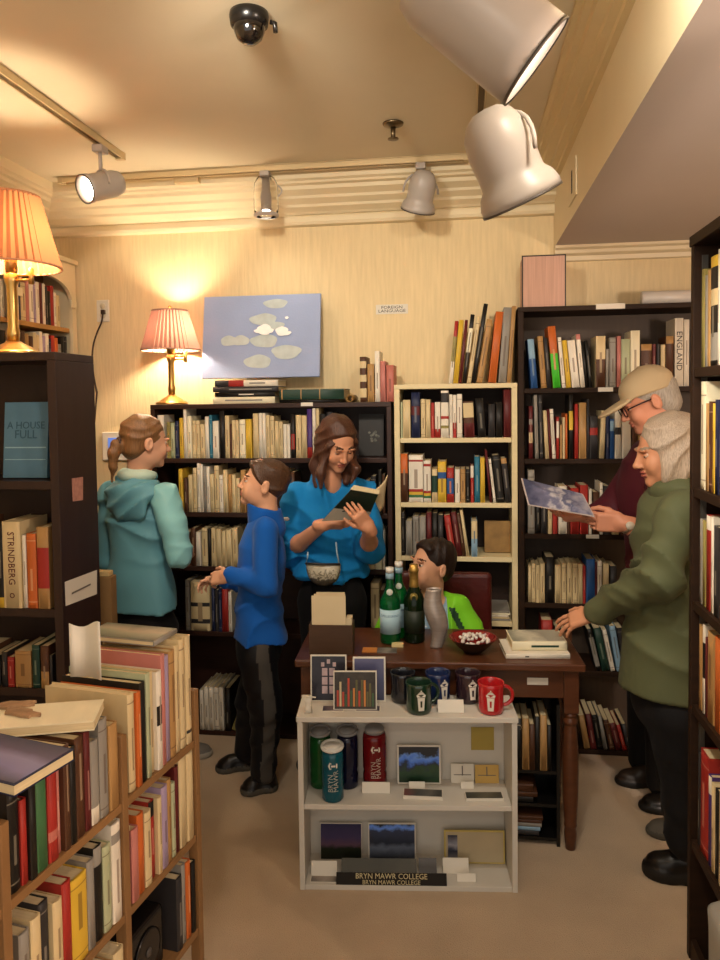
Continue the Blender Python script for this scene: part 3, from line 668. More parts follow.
flatcard('postcard', 'grey postcard lying under the blank white card', 'postcard', 325, 879.5, .10, .035, pfz, photo_mat('print_grey', [(0,'6A6058'),(.5,'A09488'),(1,'5A524A')], 0), th=.002)
card('postcard', 'wide dark green landscape postcard above the sticker strip', 'postcard', 341, 864, 417, 876, .060, pfz, photo_mat('print_dark_green', [(0,'2A2A1C'),(.5,'1C2016'),(1,'34342A')], 0), .7)
card('postcard', 'small dark picture card next to the wide landscape postcard', 'postcard', 419, 864, 437, 876, .060, pfz, photo_mat('print_dark_fog', [(0,'3A3C40'),(.5,'2A2A2C'),(1,'505052')], 2), .7)
def stick(t, w, h):
    for i, tx in enumerate(('BRYN MAWR COLLEGE',)):
        lettering(tx, h*.62, Matrix.Translation((0, -.0022, h*.70)) @ Matrix.Rotation(PI/2, 4, 'X'), mat('sticker_gold', 'C9B98A', .5), None, 'lettering').parent = t
    lettering('BRYN MAWR COLLEGE', h*.50, Matrix.Translation((0, -.0022, h*.22)) @ Matrix.Rotation(PI/2, 4, 'X'), MATS['sticker_gold'], None, 'lettering').parent = t
card('bumper_sticker', 'long black sticker strip with gold capital letters', 'sticker', 336, 875, 447, 887, .016, pfz, mat('sticker_black', '1C1711', .8), .45, extra=stick)
card('price_card', 'white card in front of the pale yellow boxed cards', 'card', 443, 861, 469, 874, .060, pfz, M_WHITE, .4)
card('price_card', 'smaller white card lowest and closest to the shelf post', 'card', 457, 875, 476, 882, .03, pfz, M_WHITE, .4)
# ------------------------------------------------------------------ things on the desk
def dthing(name, label, cat, px, py, rz=0, group=None):
    p = onD(px, py); return thing(name, label, cat, (p.x, p.y, DKZ+.0004), rz+DA, group), p
t, p = dthing('card_file', 'brown card file box full of tall cream cards at the desk end', 'card box', 331, 655)
M_BOXW = mat('brown_box_board', '4A3424', .6, var=.2, stretch=(1,1,8))
for a in ((-.082,.082,0,.004),(-.082,.082,.075,.079)): MB().box(a[0], a[1], a[2], a[3], 0, .112).build('box_wall', M_BOXW, t, world=False, bevel=.001)
for x in (-.082, .078): MB().box(x, x+.004, .0042, .0748, 0, .112).build('box_wall', M_BOXW, t, world=False, bevel=.001)
MB().box(-.0778, .0778, .0042, .0748, 0, .003).build('box_floor', M_BOXW, t, world=False)
for k in range(9):
    w = .068-.001*k; MB().box(-w-.004+.0015*(k%3), w-.012, .012+.0066*k, .0145+.0066*k, .0032, .219-.004*((k*5)%4)).build('card', mat('cream_card', 'D3C09A', .7, var=.06), t, world=False)
MB().box(.056, .0775, .02, .06, .0032, .135).build('card', MATS['cream_card'], t, world=False)
def glassbottle(label, px, py, R, H, neck, m, foil, labelm=None, kind='s'):
    t, p = dthing('glass_bottle', label, 'bottle', px, py, 0, None)
    pr = [(0,.0005),(R*.9,.0005),(R,.006),(R,H*.52)]
    for k in range(1, 7): pr.append((R+(neck*1.12-R)*(math.sin(PI*(k/6-.5))+1)/2, H*(.52+.24*k/6)))
    pr += [(neck,H*.86),(neck,H*.93),(0,H*.93)]
    MB().lathe(pr, 32, 0, None, cap=False).build('glass', m, t, world=False)
    if kind == 's':
        MB().lathe([(0,H*.9302),(neck*1.15,H*.9302),(neck*1.2,H),(0,H)], 20, 0, None, cap=False).build('cap', M_WCAP, t, world=False)
        MB().lathe([(neck*1.02,H*.85),(neck*1.2,H*.852),(neck*1.2,H*.925),(neck*1.02,H*.927)], 24, 0, None, cap=False).build('neck_foil', mat('pale_blue_foil', '8AA8B8', .4), t, world=False)
        MB().lathe([(R*1.004,H*.14),(R*1.012,H*.14),(R*1.012,H*.46),(R*1.004,H*.46)], 32, 0, None, cap=False).build('paper_label', labelm, t, world=False); pl = bpy.data.objects[list(MW)[-1]]
        lo = lettering('S.PELLEGRINO', .0125, Matrix.Identity(4), mat('label_blue_ink', '2C4A78', .5), None, 'lettering')
        for v in lo.data.vertices:
            a = -PI/2+v.co.x/R; v.co = (R*1.02*math.cos(a), R*1.02*math.sin(a), H*.38+v.co.y)
        lo.parent = pl; MW[lo.name] = MW[t.name]
        mb = MB(); c = Vector((0, -neck*1.95, H*.69)); mb.lathe([(0,0),(.0125,0),(.0125,.001),(0,.001)], 20, 0, Matrix.Translation(c) @ Matrix.Rotation(PI/2-.42, 4, 'X'), cap=False).build('neck_seal', mat('pale_seal', 'C2C6BC', .5), t, world=False)
    else:
        MB().lathe([(neck*1.02,H*.66),(neck*1.75*.8,H*.67),(neck*1.22,H*.77),(neck*1.16,H*.9),(neck*1.3,H*.905),(neck*1.3,H*.94),(neck*1.1,H*.95),(neck*1.15,H*.995),(0,H)], 24, 0, None, cap=False).build('foil_wrap', foil, t, world=False)
        MB().lathe([(0,0),(.016,0),(.016,.0012),(0,.0012)], 20, 0, Matrix.Translation((0,-R*.80,H*.60)) @ Matrix.Rotation(PI/2-.35, 4, 'X'), cap=False).build('neck_seal', mat('gold_seal', '8A7A40', .4, metal=.6), t, world=False)
        MB().lathe([(R*1.004,H*.13),(R*1.01,H*.13),(R*1.01,H*.42),(R*1.004,H*.42)], 32, 0, None, cap=False).build('paper_label', mat('dark_wine_label', '20281A', .5), t, world=False)
    return t
M_GG = flat('green_bottle_glass', '0C6A34', .05, trans=.55, ior=1.3, spec=.6); M_DG = flat('dark_bottle_glass', '10200E', .05, trans=.25, ior=1.3, spec=.6)
M_LBL = mat('pale_blue_label', 'A6C4CE', .5, var=.06)
glassbottle('green glass water bottle with pale blue label, in front of its twin', 390.5, 642, .040, .295, .0135, M_GG, None, M_LBL)
glassbottle('green glass water bottle half hidden behind its twin', 399.5, 635.5, .040, .30, .0135, M_GG, None, M_LBL)
glassbottle('dark champagne bottle with gold foil neck on the desk', 414.5, 641, .041, .305, .0145, M_DG, mat('gold_foil', 'B8924A', .35, metal=.7, bump=.3, bscale=80), None, 'c')
t, p = dthing('metal_vase', 'tall curved brushed metal vase in front of the seated boy', 'vase', 437, 647)
mb = MB(); n = 28; seg = 28; vs = []; fs = []
for i in range(n+1):
    z = .225*i/n; u = i/n
    cx = .010*math.sin(u*PI*2.0-.3)-.006*u; r = .031+.007*math.cos(u*PI*2.2+2.6)+.006*u
    for k in range(seg):
        a = 2*PI*k/seg; vs.append((cx+r*math.cos(a), r*.8*math.sin(a), z))
for i in range(n):
    for k in range(seg):
        l = (k+1) % seg; fs.append((i*seg+k, i*seg+l, (i+1)*seg+l, (i+1)*seg+k))
fs.append(tuple(range(seg-1, -1, -1)))
o = mb.add(vs, fs, sm=True).build('body', mat('satin_aluminium', 'A2968C', .38, metal=.5, var=.2, stretch=(1,1,12)), t, world=False); s_ = o.modifiers.new('thick', 'SOLIDIFY'); s_.thickness = .002
t, p = dthing('candy_bowl', 'black and red lacquer bowl filled with white mints', 'bowl', 473, 652)
t.location.z += .0
bz = [(0,.001),(.035,.001),(.038,.006),(.065,.03),(.088,.056),(.090,.058),(.085,.056),(.062,.032),(.034,.012),(0,.012)]
MB().lathe(bz, 40, 0, None, cap=False, mfun=lambda k: 0 if k < 5 else 1).build('bowl', [mat('black_lacquer', '120E0D', .15, spec=.6, coat=.5), mat('red_lacquer', '7A1A18', .2, spec=.6, coat=.5)], t, world=False)
bowlp = Vector(t.location); rr = random.Random(5)
mint = mat('white_mint_wrap', 'D9D2C6', .35, var=.15, scale=30)
for i in range(46):
    a = rr.random()*2*PI; r = .060*math.sqrt(rr.random()); zz = .043+.007*rr.random()+(.012*(1-r/.07))
    if i == 0:
        mm = MB().sphere((0,0,0), (.009,.0065,.006), seg=8, rings=6); o = mm.build('mint', mint); m0 = o.data
    else: o = bpy.data.objects.new('mint', m0); COL.objects.link(o); MW[o.name] = Matrix.Identity(4)
    o.location = bowlp + Vector((r*math.cos(a), r*math.sin(a), zz)); o.rotation_euler = (rr.random(), rr.random(), rr.random()*6)
    setp(o, 'white wrapped mint heaped in the black and red bowl', 'candy', 'mints in the bowl')
t, p = dthing('flyer_stack', 'orange and grey flyers lying on the desk before the bottles', 'flyers', 377, 651)
MB().box(-.055, .0, -.02, .03, 0, .003).build('flyer', mat('orange_paper', 'C07A38', .6), t, world=False)
MB().box(.001, .075, -.024, .03, 0, .003).build('flyer', photo_mat('print_flyer', [(0,'5A5450'),(.5,'8A847A'),(1,'4A4644')], 0), t, world=False)
t, p = dthing('sticky_pad', 'little pale yellow pad on the desk under the green bottles', 'note pad', 397, 646.5)
MB().box(-.02, .024, -.01, .02, 0, .011).build('pad', mat('pale_yellow_paper', 'D2C088', .7), t, world=False)
# ------------------------------------------------------------------ on the walls and case tops
a = at(201.5, 378.5, Y=3.60); b = at(319.5, 378.5, Y=3.60); c = at(260, 295, Y=3.66)
PW, PH = b.x-a.x, 0; PZ0 = a.z
pt = Vector(((a.x+b.x)/2, 3.60, PZ0)); tilt = .16
PH = (c.z-PZ0)/math.cos(tilt)
t = thing('lily_painting', 'unframed blue canvas of white water lilies leaning on the wall', 'painting', mtx=Matrix.Translation(pt) @ Matrix.Rotation(-tilt, 4, 'X'))
MB().box(-PW/2, PW/2, 0, .018, 0, PH).build('canvas', mat('painted_blue_water', '98A6C8', .6, var=.14, scale=3.2, bump=.1, bscale=120), t, world=False, bevel=.002)
def lil(name, blobs, m, off):
    mb = MB()
    for q_, (u, v, rx, rz) in enumerate(blobs):
        n = 26; pts = []; off += .0003
        for k in range(n):
            w = 2*PI*k/n; q = 1+.06*math.sin(3*w+u*9)+.04*math.sin(5*w)
            pts.append(((u-.5)*PW+rx*q*math.cos(w), -off, v*PH+rz*q*math.sin(w)))
        mb.add(pts+[(x, y+.0002, z) for x, y, z in pts], [tuple(range(n))]+[(k, (k+1) % n, n+(k+1) % n, n+k) for k in range(n)])
    mb.build(name, m, t, world=False)
lil('painted_pads', [(.62,.89,.062,.024),(.23,.45,.045,.026),(.33,.45,.045,.026),(.53,.44,.07,.034),(.72,.30,.075,.036),(.48,.19,.07,.034),(.52,.70,.07,.03),(.62,.62,.05,.02)], mat('painted_pads_green', 'B8C2C0', .6, var=.18, scale=20), .0010)
lil('painted_blossoms', [(.53,.575,.036,.028),(.49,.56,.028,.012),(.57,.56,.026,.012),(.68,.55,.032,.024),(.71,.525,.03,.012),(.72,.71,.009,.007)], mat('painted_white', 'F6F4F0', .55, var=.06, scale=40), .0060)
# boxes on the black bookcase
a = at(522, 307, Y=3.50); b = at(566, 254, Y=3.50)
t = thing('storage_box', 'pinkish ribbed box standing on the black bookcase end', 'box', ((a.x+b.x)/2, 3.5, BCZ))
MB().box(a.x+.004, b.x-.004, 3.502, 3.66, BCZ+.003, b.z-.004).build('box', mat('pinkish_ribbed_board', 'C69C88', .7, var=.18, scale=10, stretch=(18,18,.4)), t, bevel=.002)
ed = MB()
for x in (a.x, b.x-.005): ed.box(x, x+.005, 3.4995, 3.505, BCZ+.0008, b.z)
ed.box(a.x, b.x, 3.4995, 3.505, b.z-.005, b.z).box(a.x, b.x, 3.4995, 3.505, BCZ+.0008, BCZ+.006).build('dark_edging', M_INK, t)
a = at(641, 297, Y=3.53); b = at(692, 297, Y=3.53)
t = thing('paper_roll', 'shiny white roll lying on the tall black bookcase', 'roll', (a.x, 3.53, BCZ))
T = frame_to((a.x, 3.53, BCZ+.033), (1,0,0)); L_ = .34
MB().lathe([(0,0),(.028,0),(.032,.004),(.032,L_),(0,L_)], 28, 0, T, cap=False).build('roll', mat('white_plastic_sheet', 'CFC8BE', .3, var=.05, coat=.4), t)
# chair of the seated boy
cp_ = at(462, 610, Y=3.37)
t = thing('leather_chair', 'dark red leather chair the boy in neon green sits on', 'chair', (cp_.x-.03, 3.3, 0))
M_LEA = mat('dark_red_leather', '4A1612', .35, var=.2, scale=14, bump=.15, bscale=60, coat=.15)
cx = cp_.x-.075
MB().box(cx-.21, cx+.21, 3.375, 3.425, .50, at(470,573,Y=3.38).z).build('backrest', M_LEA, t, bevel=.02, seg=4)
MB().box(cx-.21, cx+.21, 2.98, 3.37, .375, .425).build('seat', M_LEA, t, bevel=.02, seg=4)
for x in (cx-.19, cx+.16):
    for y, h in ((3.0, .375), (3.38, .50)): MB().box(x, x+.035, y, y+.035, 0, h-.001).build('leg', M_DWOOD, t, bevel=.003)
# black rack below the desk
ra, rb_ = at(521, 853, Y=2.72), at(568, 853, Y=2.72)
t = thing('media_rack', 'low black rack of books and discs under the desk end', 'rack', ((ra.x+rb_.x)/2, 2.95, 0))
rx0, rx1 = ra.x-.09, rb_.x-.028; RKS = [.03, .155, .28]
for x in (rx0, rx1-.012): MB().box(x, x+.012, 2.72, 2.94, 0, .53).build('side_panel', M_BLACKP, t)
for z in RKS: MB().box(rx0+.0125, rx1-.0125, 2.725, 2.935, z-.012, z).build('shelf', M_BLACKP, t)
MB().box(rx0+.0125, rx1-.0125, 2.93, 2.94, .0, .53).build('back_panel', M_BLACKP, t)
# grey plastic bin at the lower corner
pb = at(716, 950, Y=1.62)
t = thing('plastic_bin', 'pale grey rounded plastic bin at the foot of the edge-on bookcase', 'bin', (.68, 1.5, 0))
mb = MB(); n = 32
bp_ = []
M_BIN = mat('pale_grey_plastic', '8C8A82', .5, var=.06)
def rr_ring(w, d, r, z, cx, cy):
    pts = []
    for qx, qy, a0 in ((1,1,0),(-1,1,PI/2),(-1,-1,PI),(1,-1,1.5*PI)):
        for k in range(6):
            a = a0+PI/2*k/5; pts.append((cx+qx*(w/2-r)+r*math.cos(a), cy+qy*(d/2-r)+r*math.sin(a), z))
    return pts
bz_ = at(714, 932, Y=1.50).z
rings = []
for z, g in ((.001,-.012),(.02,-.004),(bz_-.05,.0),(bz_-.012,.002),(bz_,-.008),(bz_+.002,-.03)):
    rings.append(rr_ring(.15+2*g, .34+2*g, .035, z, .573, 1.44))
vs = [p for r in rings for p in r]; n = 24
fs = [(i*n+k, i*n+(k+1) % n, (i+1)*n+(k+1) % n, (i+1)*n+k) for i in range(len(rings)-1) for k in range(n)]
fs += [tuple(range(n-1,-1,-1)), tuple((len(rings)-1)*n+k for k in range(n))]
mb = MB().add(vs, fs, sm=True); mb.build('body', M_BIN, t)
MB().box(.545, .60, 1.40, 1.48, bz_+.0025, bz_+.006).build('lid_flap', M_BIN, t, bevel=.002)
# ------------------------------------------------------------------ books
PALC = dict(c=('cream','CDB78A'), w=('white','DDD3C0'), t=('tan','A9814E'), y=('yellow','CFA936'), k=('black','17130F'), b=('blue','264F86'), n=('navy','1A2140'),
    r=('red','9C2A22'), m=('maroon','581C1C'), g=('green','3E6A42'), G=('dark green','1E3A2E'), o=('orange','BE6028'), B=('brown','4E2F1C'), p=('pink','B9746A'),
    v=('purple','49306E'), s=('grey','8A847A'), T=('teal','2A6A80'), l=('pale blue','86A6BC'), L=('lime green','43B82C'), O=('olive','8A7E46'), S=('salmon','B4685A'), D=('charcoal','2E2B2B'), i=('ivory','E2D8B8'), V=('lilac','9F8CA6'), e=('pale green','A9AE8A'))
BM = {k: mat('cover_'+v[0].replace(' ', '_'), v[1], .5, var=.10, scale=22, stretch=(1,1,.4)) for k, v in PALC.items()}
NUM = 'first second third fourth fifth sixth seventh eighth ninth tenth eleventh twelfth thirteenth fourteenth fifteenth sixteenth seventeenth eighteenth nineteenth twentieth'.split()
def nth(i):
    if i < 20: return NUM[i]
    return ('twenty-' if i < 29 else 'thirty-') + NUM[(i-20) % 10] if i != 29 else 'thirtieth'
def book_mesh(w, d, h, deco, title, rnd, parts):
    """upright book, spine to -Y, bottom at z=0, x across the spine. deco = [(z0,z1,slot)] bands on the spine, title = (z0,z1,slot) narrow lettering strip"""
    mb = MB()
    tk = min(.0022, w*.2); bul = min(.004, w*.16)*rnd
    cuts = sorted({0., 1.} | {q for a, b, _ in deco for q in (a, b)} | ({title[0], title[1]} if title else set()))
    xs = [-.5, -.36, -.12, .12, .36, .5]; ys = [0, -.55, -.95, -.95, -.55, 0]
    out = [(x*w, y*bul) for x, y in zip(xs, ys)]
    for a, b in zip(cuts, cuts[1:]):
        mid = (a+b)/2; sl = 0
        for q0, q1, q in deco:
            if q0 <= mid <= q1: sl = q
        for k in range(5):
            s_ = sl
            if title and title[0] <= mid <= title[1] and k == 2: s_ = title[2]
            (x0, y0), (x1, y1) = out[k], out[k+1]
            mb.add([(x0,y0,a*h),(x1,y1,a*h),(x1,y1,b*h),(x0,y0,b*h)], [(0,1,2,3)], s_, None, k not in (0, 4))
    # cover boards and inner faces
    inner = [(w/2-tk, tk), (-w/2+tk, tk)]
    poly = out + [(w/2, d), (w/2-tk, d)] + inner + [(-w/2+tk, d), (-w/2, d)]
    n = len(poly); vs = [(x, y, 0) for x, y in poly]+[(x, y, h) for x, y in poly]
    fs = [(k, (k+1) % n, n+(k+1) % n, n+k) for k in range(5, n)]
    fs += [tuple(range(n-1, -1, -1)), tuple(range(n, 2*n))]
    mb.add(vs, fs, 0)
    g = .003 if h > .16 else .0015
    pg = MB() if parts else mb
    pg.box(-w/2+tk+.0002, w/2-tk-.0002, tk+.0003, d-g, g, h-g, 0 if parts else -1)
    return mb, pg
def mixhex(a, b, t): return ''.join('%02X' % round(int(a[i:i+2], 16)*(1-t)+int(b[i:i+2], 16)*t) for i in (0, 2, 4))
DARKC = set('kbnrmgGovBDTp')
for k in list(PALC): BM['*'+k] = mat('print_on_'+PALC[k][0].replace(' ', '_'), mixhex(PALC[k][1], 'E8DCC0' if k in DARKC else '3A2418', .38), .55, var=0)
TITLE_INK = {'k':'c','n':'c','B':'c','m':'c','r':'c','D':'i','b':'i','G':'c','g':'c','v':'w','T':'w','o':'k'}
NBOOK = [0]; BOOKS = []
def book(M, w, d, h, col, label, group, deco=(), title='auto', parts=False, rnd=1, rs=None, name='book'):
    """col letter; deco [(z0,z1,letter)]"""
    rs = rs or random.Random(NBOOK[0]*13+5); NBOOK[0] += 1
    slots = [col]; dl = []
    for a, b, q in deco:
        if q not in slots: slots.append(q)
        dl.append((a, b, slots.index(q)))
    tt = None
    if title == 'auto' and w > .011 and rs.random() < .6:
        ink = '*'+col
        if ink not in slots: slots.append(ink)
        a = .18+.2*rs.random(); tt = (a, a+.25+.25*rs.random(), slots.index(ink))
        if not dl and rs.random() < .35:
            q = slots.index(ink); z = .86+.05*rs.random(); dl += [(z, z+.014, q), (.08, .095, q)]
    elif isinstance(title, tuple):
        if title[2] not in slots: slots.append(title[2])
        tt = (title[0], title[1], slots.index(title[2]))
    mb, pg = book_mesh(w, d, h, dl, tt, rnd, parts)
    mats = [BM[q] for q in slots]
    if not parts:
        mb.m = [len(mats) if q == -1 else q for q in mb.m]; mats.append(M_PAGE)
    o = mb.build(name, mats, None); o.matrix_basis = M; MW[o.name] = M
    setp(o, label, 'book', group)
    BOOKS.append(o)
    if parts:
        pg.build('page_block', [M_PAGE], o, world=False)
    return o
def size_word(w, h):
    return ('thin ' if w < .014 else 'thick ' if w > .034 else '') + ('tall ' if h > .235 else 'short ' if h < .165 else '')
def parse(e):
    """'x0 x1 ytop col[/lean][:z0-z1c,...]'"""
    f = e.split(); col = f[3]; dec = []; lean = 0
    if ':' in col:
        col, ds = col.split(':')
        for q in ds.split(','):
            a, b = q[:-1].split('-'); dec.append((float(a), float(b), q[-1]))
    if '/' in col: col, l_ = col.split('/'); lean = float(l_)
    return float(f[0]), float(f[1]), float(f[2]), col, dec, lean
def row(text, zb, Y, ysh, where, group, d=.15, extra=None, setback=.012):
    """books standing spine out on a case that faces -Y; pixel columns are read at the shelf line ysh"""
    for i, e in enumerate([q.strip() for q in text.split(';') if q.strip()]):
        x0, x1, yt, col, dec, lean = parse(e)
        sb = setback+.006*random.Random(i*7+len(where)).random(); yy = Y+sb
        a = at(x0, (ysh+yt)/2, Y=yy).x; b = at(x1, (ysh+yt)/2, Y=yy).x
        if lean: a = at(x0, ysh, Y=yy).x; b = at(x1, ysh, Y=yy).x
        zt = at((x0+x1)/2, yt, Y=yy).z; h = zt-zb-.001
        pxm = (b-a)/(x1-x0); ang = math.atan2(lean*pxm, h)
        w = (b-a-.0012)*math.cos(ang)
        if lean: h = h/math.cos(ang) - w*abs(math.tan(ang))*.6
        two = ' and '.join([PALC[col][0]] + [PALC[q][0] for q in dict.fromkeys(q for _, _, q in dec) if q != col][:1])
        lab = f"{size_word(w,h)}{two} book{' leaning' if lean else ''}, {nth(i)} {where}"
        piv = Vector(((b if lean > 0 else a), yy, zb+.0006))
        R_ = Matrix.Translation(piv) @ Matrix.Rotation(ang, 4, 'Y') @ Matrix.Translation(((-w/2 if lean > 0 else w/2), 0, 0))
        book(R_, w, d-.02*random.Random(i).random(), h, col, lab, group, dec)
LCG = 'books on the lamp bookcase'
row("""158 164.5 415 w;167 170.8 422 O;171 175 423 e;175.3 179 421 n;179.7 183.5 418 y;183.8 187 409 w;187.5 192 416 i;192.5 196 420.5 c;196.2 200 420.5 c;200.5 205 424 c;205.3 209.2 416.5 w;209.5 212.5 415 T;213 219 421 w;219.7 224.7 411 k;225.3 229.7 415.6 c;229.8 232 424 B;232.2 235.5 420 c;235.6 239 420.3 c;239.7 245.6 419.5 i;245.9 252 419.2 y;253.3 258.7 413.5 c;259.2 262.4 413 w;262.6 266 413.2 w;266.3 270 415 c;270.3 274.5 416 c;275 279 421 c;279.2 283 421.5 c;283.5 287 424 w;287.2 290.3 424.3 w;291 295 414 k:.2-.55r;296 301.5 415 c;301.8 307 415.4 c;307.3 312.3 409 v:0-.22r;312.6 316 408 w;316.3 319.5 408.5 c;320 326 414 k;327 333 412 D;334 340 414 k""",
    LC_S[0], FY, 458.5, 'from the lamp, top lamp-bookcase row', LCG)
row("""179 183 469 y;184 188 478 B;188.7 193 475 c;193.3 197 468 c;197.5 200.3 463 w;200.5 203.3 464 w;203.6 206.6 466 s;206.8 210 466.3 w;210.3 214.3 474 c;214.7 219.4 465.5 c;219.7 223.3 475 w;223.5 228 470 c;228.5 232 474.5 t;232.3 236 474.5 c;236.3 240 478 c;241 246 470 t;247 252 474 c;284 289 470 c;290 295 472 B;366 370 480 t;371 376 476 D;378 382 470 k;382.4 385 474 B""",
    LC_S[1], FY, 513, 'from the lamp, second lamp-bookcase row', LCG)
row("""180 190.5 532 B;191 196 528 B;196.3 201 532 w;202 207.8 528 c;208 211 529 k;211.5 216 528 c;216.2 221.5 529 c;222 226 531 c;226.2 232 530 c;232.5 238 528 c;284 290 530 c;366 374.8 532 c;375.2 382 528 i;382.4 385 530 w""",
    LC_S[2], FY, 567.5, 'from the lamp, third lamp-bookcase row', LCG)
row("""185.6 190 580 s;191 210 582 c:.15-.24D,.5-.58D;211.7 215 588 n;215.3 218.6 590 D;218.9 222 588 n;222.3 228.4 587 r;228.7 232 592 w;371 379.6 583 c;380 384.6 590 B""",
    LC_S[3], FY, 633, 'from the lamp, fourth lamp-bookcase row', LCG)
row("""200 204 690 w;204.5 209 687 w;209.3 214 687 w;214.3 219 687.3 w;219.3 224 687 w;225 230.6 688 k;231 238 694 O/14;239.5 243.5 694 c/13""",
    LC_S[4], FY, 743, 'from the lamp, floor row of lamp bookcase', LCG, d=.2)
# face-out black book in the top row
a = at(360, 457, Y=3.6); b = at(384.5, 457, Y=3.6); h = at(374, 414, Y=3.6).z-LC_S[0]-.001
o = MB().box(-(b.x-a.x)/2, (b.x-a.x)/2, 0, .018, .0006, h).build('book', [BM['k']]); o.matrix_basis = Matrix.Translation(((a.x+b.x)/2, 3.56, LC_S[0]+.003)) @ Matrix.Rotation(-.12, 4, 'X'); MW[o.name] = o.matrix_basis.copy()
setp(o, 'black book standing face out with a pale plant picture, beside the brown-haired girl', 'book', LCG)
mb = MB(); rr = random.Random(3)
for k in range(16):
    x = -.01+.045*rr.random(); z = h*.35+.05*rr.random(); mb.prism([(x+.007*math.cos(2*PI*q/6), z+.006*math.sin(2*PI*q/6)) for q in range(6)], 0, .0006, 0, Matrix(((1,0,0,0),(0,0,-1,-.0004),(0,1,0,0),(0,0,0,1))))
mb.build('cover_picture', mat('pale_plant_print', '6A6A60', .5, var=.4, scale=90), o, world=False)
# flat stack and standing set on the lamp bookcase
def flatbook(name_col, label, x0, x1, y0, y1, Y, zb, d, group, deco=(), rz=0, title='auto', parts=False, name='book'):
    """a book lying down, spine to the camera; pixel box gives width and thickness"""
    a = at(x0, (y0+y1)/2, Y=Y); b = at(x1, (y0+y1)/2, Y=Y); L_ = b.x-a.x; tk = at(x0, y0, Y=Y).z-at(x0, y1, Y=Y).z
    M = Matrix.Translation(((a.x+b.x)/2, Y, zb)) @ Matrix.Rotation(rz, 4, 'Z') @ Matrix(((0,0,1,-L_/2),(0,1,0,0),(-1,0,0,tk/2+.0005),(0,0,0,1)))
    book(M, tk, d, L_, name_col, label, group, deco, title, parts, name=name)
    return zb+tk+.0012
TG = 'books on top of the lamp bookcase'
z = LCZ+.0006
z = flatbook('i', 'thick white book lying at the bottom of the stack under the painting', 213, 275, 395.2, 401.6, 3.50, z, .17, TG, title=(.2,.8,'s'))
z = flatbook('k', 'black book lying second from the bottom under the blue painting', 215, 275, 390.4, 395, 3.50, z, .17, TG, title=(.4,.65,'w'))
z = flatbook('D', 'charcoal book lying below the red and white spine under the painting', 213, 278.5, 385, 390.2, 3.495, z, .18, TG, title=(.25,.9,'s'))
zst = flatbook('w', 'white book with red and dark spine end, topmost under the painting', 215, 278, 378.6, 384.8, 3.50, z, .17, TG, deco=[(0,.22,'D'),(.22,.46,'r')], title=(.55,.8,'s'))
z = flatbook('k', 'thin black book lying under the long green folio', 279.5, 340, 398.8, 401.8, 3.50, LCZ+.0006, .2, TG, title=None)
flatbook('G', 'long thick dark green folio lying on the lamp bookcase top', 279.5, 344, 388.5, 398.6, 3.49, z, .2, TG, deco=[(.03,.05,'t'),(.33,.345,'t'),(.62,.635,'t')], title=None)
a = at(347, 395, Y=3.52)
t = thing('rolled_print', 'small gold-brown paper roll on end of the green folio', 'roll', (a.x, 3.52, LCZ))
MB().lathe([(.014,0),(.018,0),(.018,.17),(.014,.17),(.014,0)], 20, 0, Matrix.Translation((a.x+.012, 3.515, LCZ+.0185)) @ Matrix.Rotation(-PI/2, 4, 'X'), cap=False).build('roll', mat('gold_brown_paper', '8E6A36', .5), t)
row("""360 366.7 356.7 B:.1-.3c,.45-.6c,.75-.9c;367.5 374.3 364 t;375 380 351 w;380.3 385.7 361 p;386.5 394 365 S""", LCZ+.0004, FY+.01, 402, 'in the upright set beside the green folio', TG, d=.16)
# cream bookcase
WCG = 'books on the cream bookcase'
row("""448.6 452.4 321 O/6.5:0-.35w,.75-1r;452.8 457.8 320 y/6.5;458.2 461.4 320 m/7;461.8 466.2 314.6 k/9:.45-.8i;466.6 470.6 316.5 c/10.5;471 475.5 304 k/13;476 482.2 319.5 t/11;488 495.8 311.7 o/8;498 506 307.4 s/6;506.6 511 306 t/5.5""",
    WCZ+.0004, FY+.01, 380.5, 'from the wall sign, atop cream bookcase', 'books on top of the cream bookcase', d=.17)
row("""400.8 402.8 402 e;403 410.6 399.8 c;411.4 420 392.4 n:.5-.7m;421 425.6 399 c;425.9 430.6 399.4 c;431 434.6 402.7 r;435 440.6 402 w:0-.25r;441 448.8 390.5 w:.75-.95D,.4-.46r,.2-.26O;449.5 452.8 394.4 w;453 456.6 394.8 w:0-.35r;457 462.4 394 w;464.5 475 401 B/-1.5:.55-.95c,0-.4m;478.5 486.5 398 k/-3;488.5 495 404 D;496 502.5 402 k;503.8 511 389.5 m""",
    WC_S[0], FY, 438.5, 'from lamp side, top cream bookcase row', WCG)
row("""400.8 408 453.6 B:.6-1o;409 423.2 455 w:.86-.9r,.22-.28r,.16-.22y,.1-.16g;423.6 431 460.4 w:.86-.92r,.22-.28r,.16-.22y,.1-.16g;432 437.6 469 c:.3-.8G;438 446.4 461.4 y:.58-.74b;447 454 467.6 r:.25-.7b;455 460 469 w;460.5 465.5 469 t;466 470 469 k;470.7 474 465.7 r:.68-1w;474.6 480 456.5 T;480.4 485 457.5 y;490 492.4 450 m/-5;493.6 496.4 459 w/-5;497.2 504.8 455 k/-5;505.8 511.6 458 D/-5:.88-1t""",
    WC_S[1], FY, 503, 'from lamp side, second cream bookcase row', WCG)
row("""401.4 405 512 k;406 412.4 520.7 s;413 419 516 s;419.4 426 516.5 s;426.6 431.8 512 m;432.4 437.8 513 k;438.2 443.5 515 D;450 456.5 515 r/-6;457 462.6 512 m/-6;463 466.2 514 B/-6.2;466.5 469.6 510 c/-6.5;471.5 477.5 520.7 l:.5-1c""",
    WC_S[2], FY, 556, 'from lamp side, third cream bookcase row', WCG)
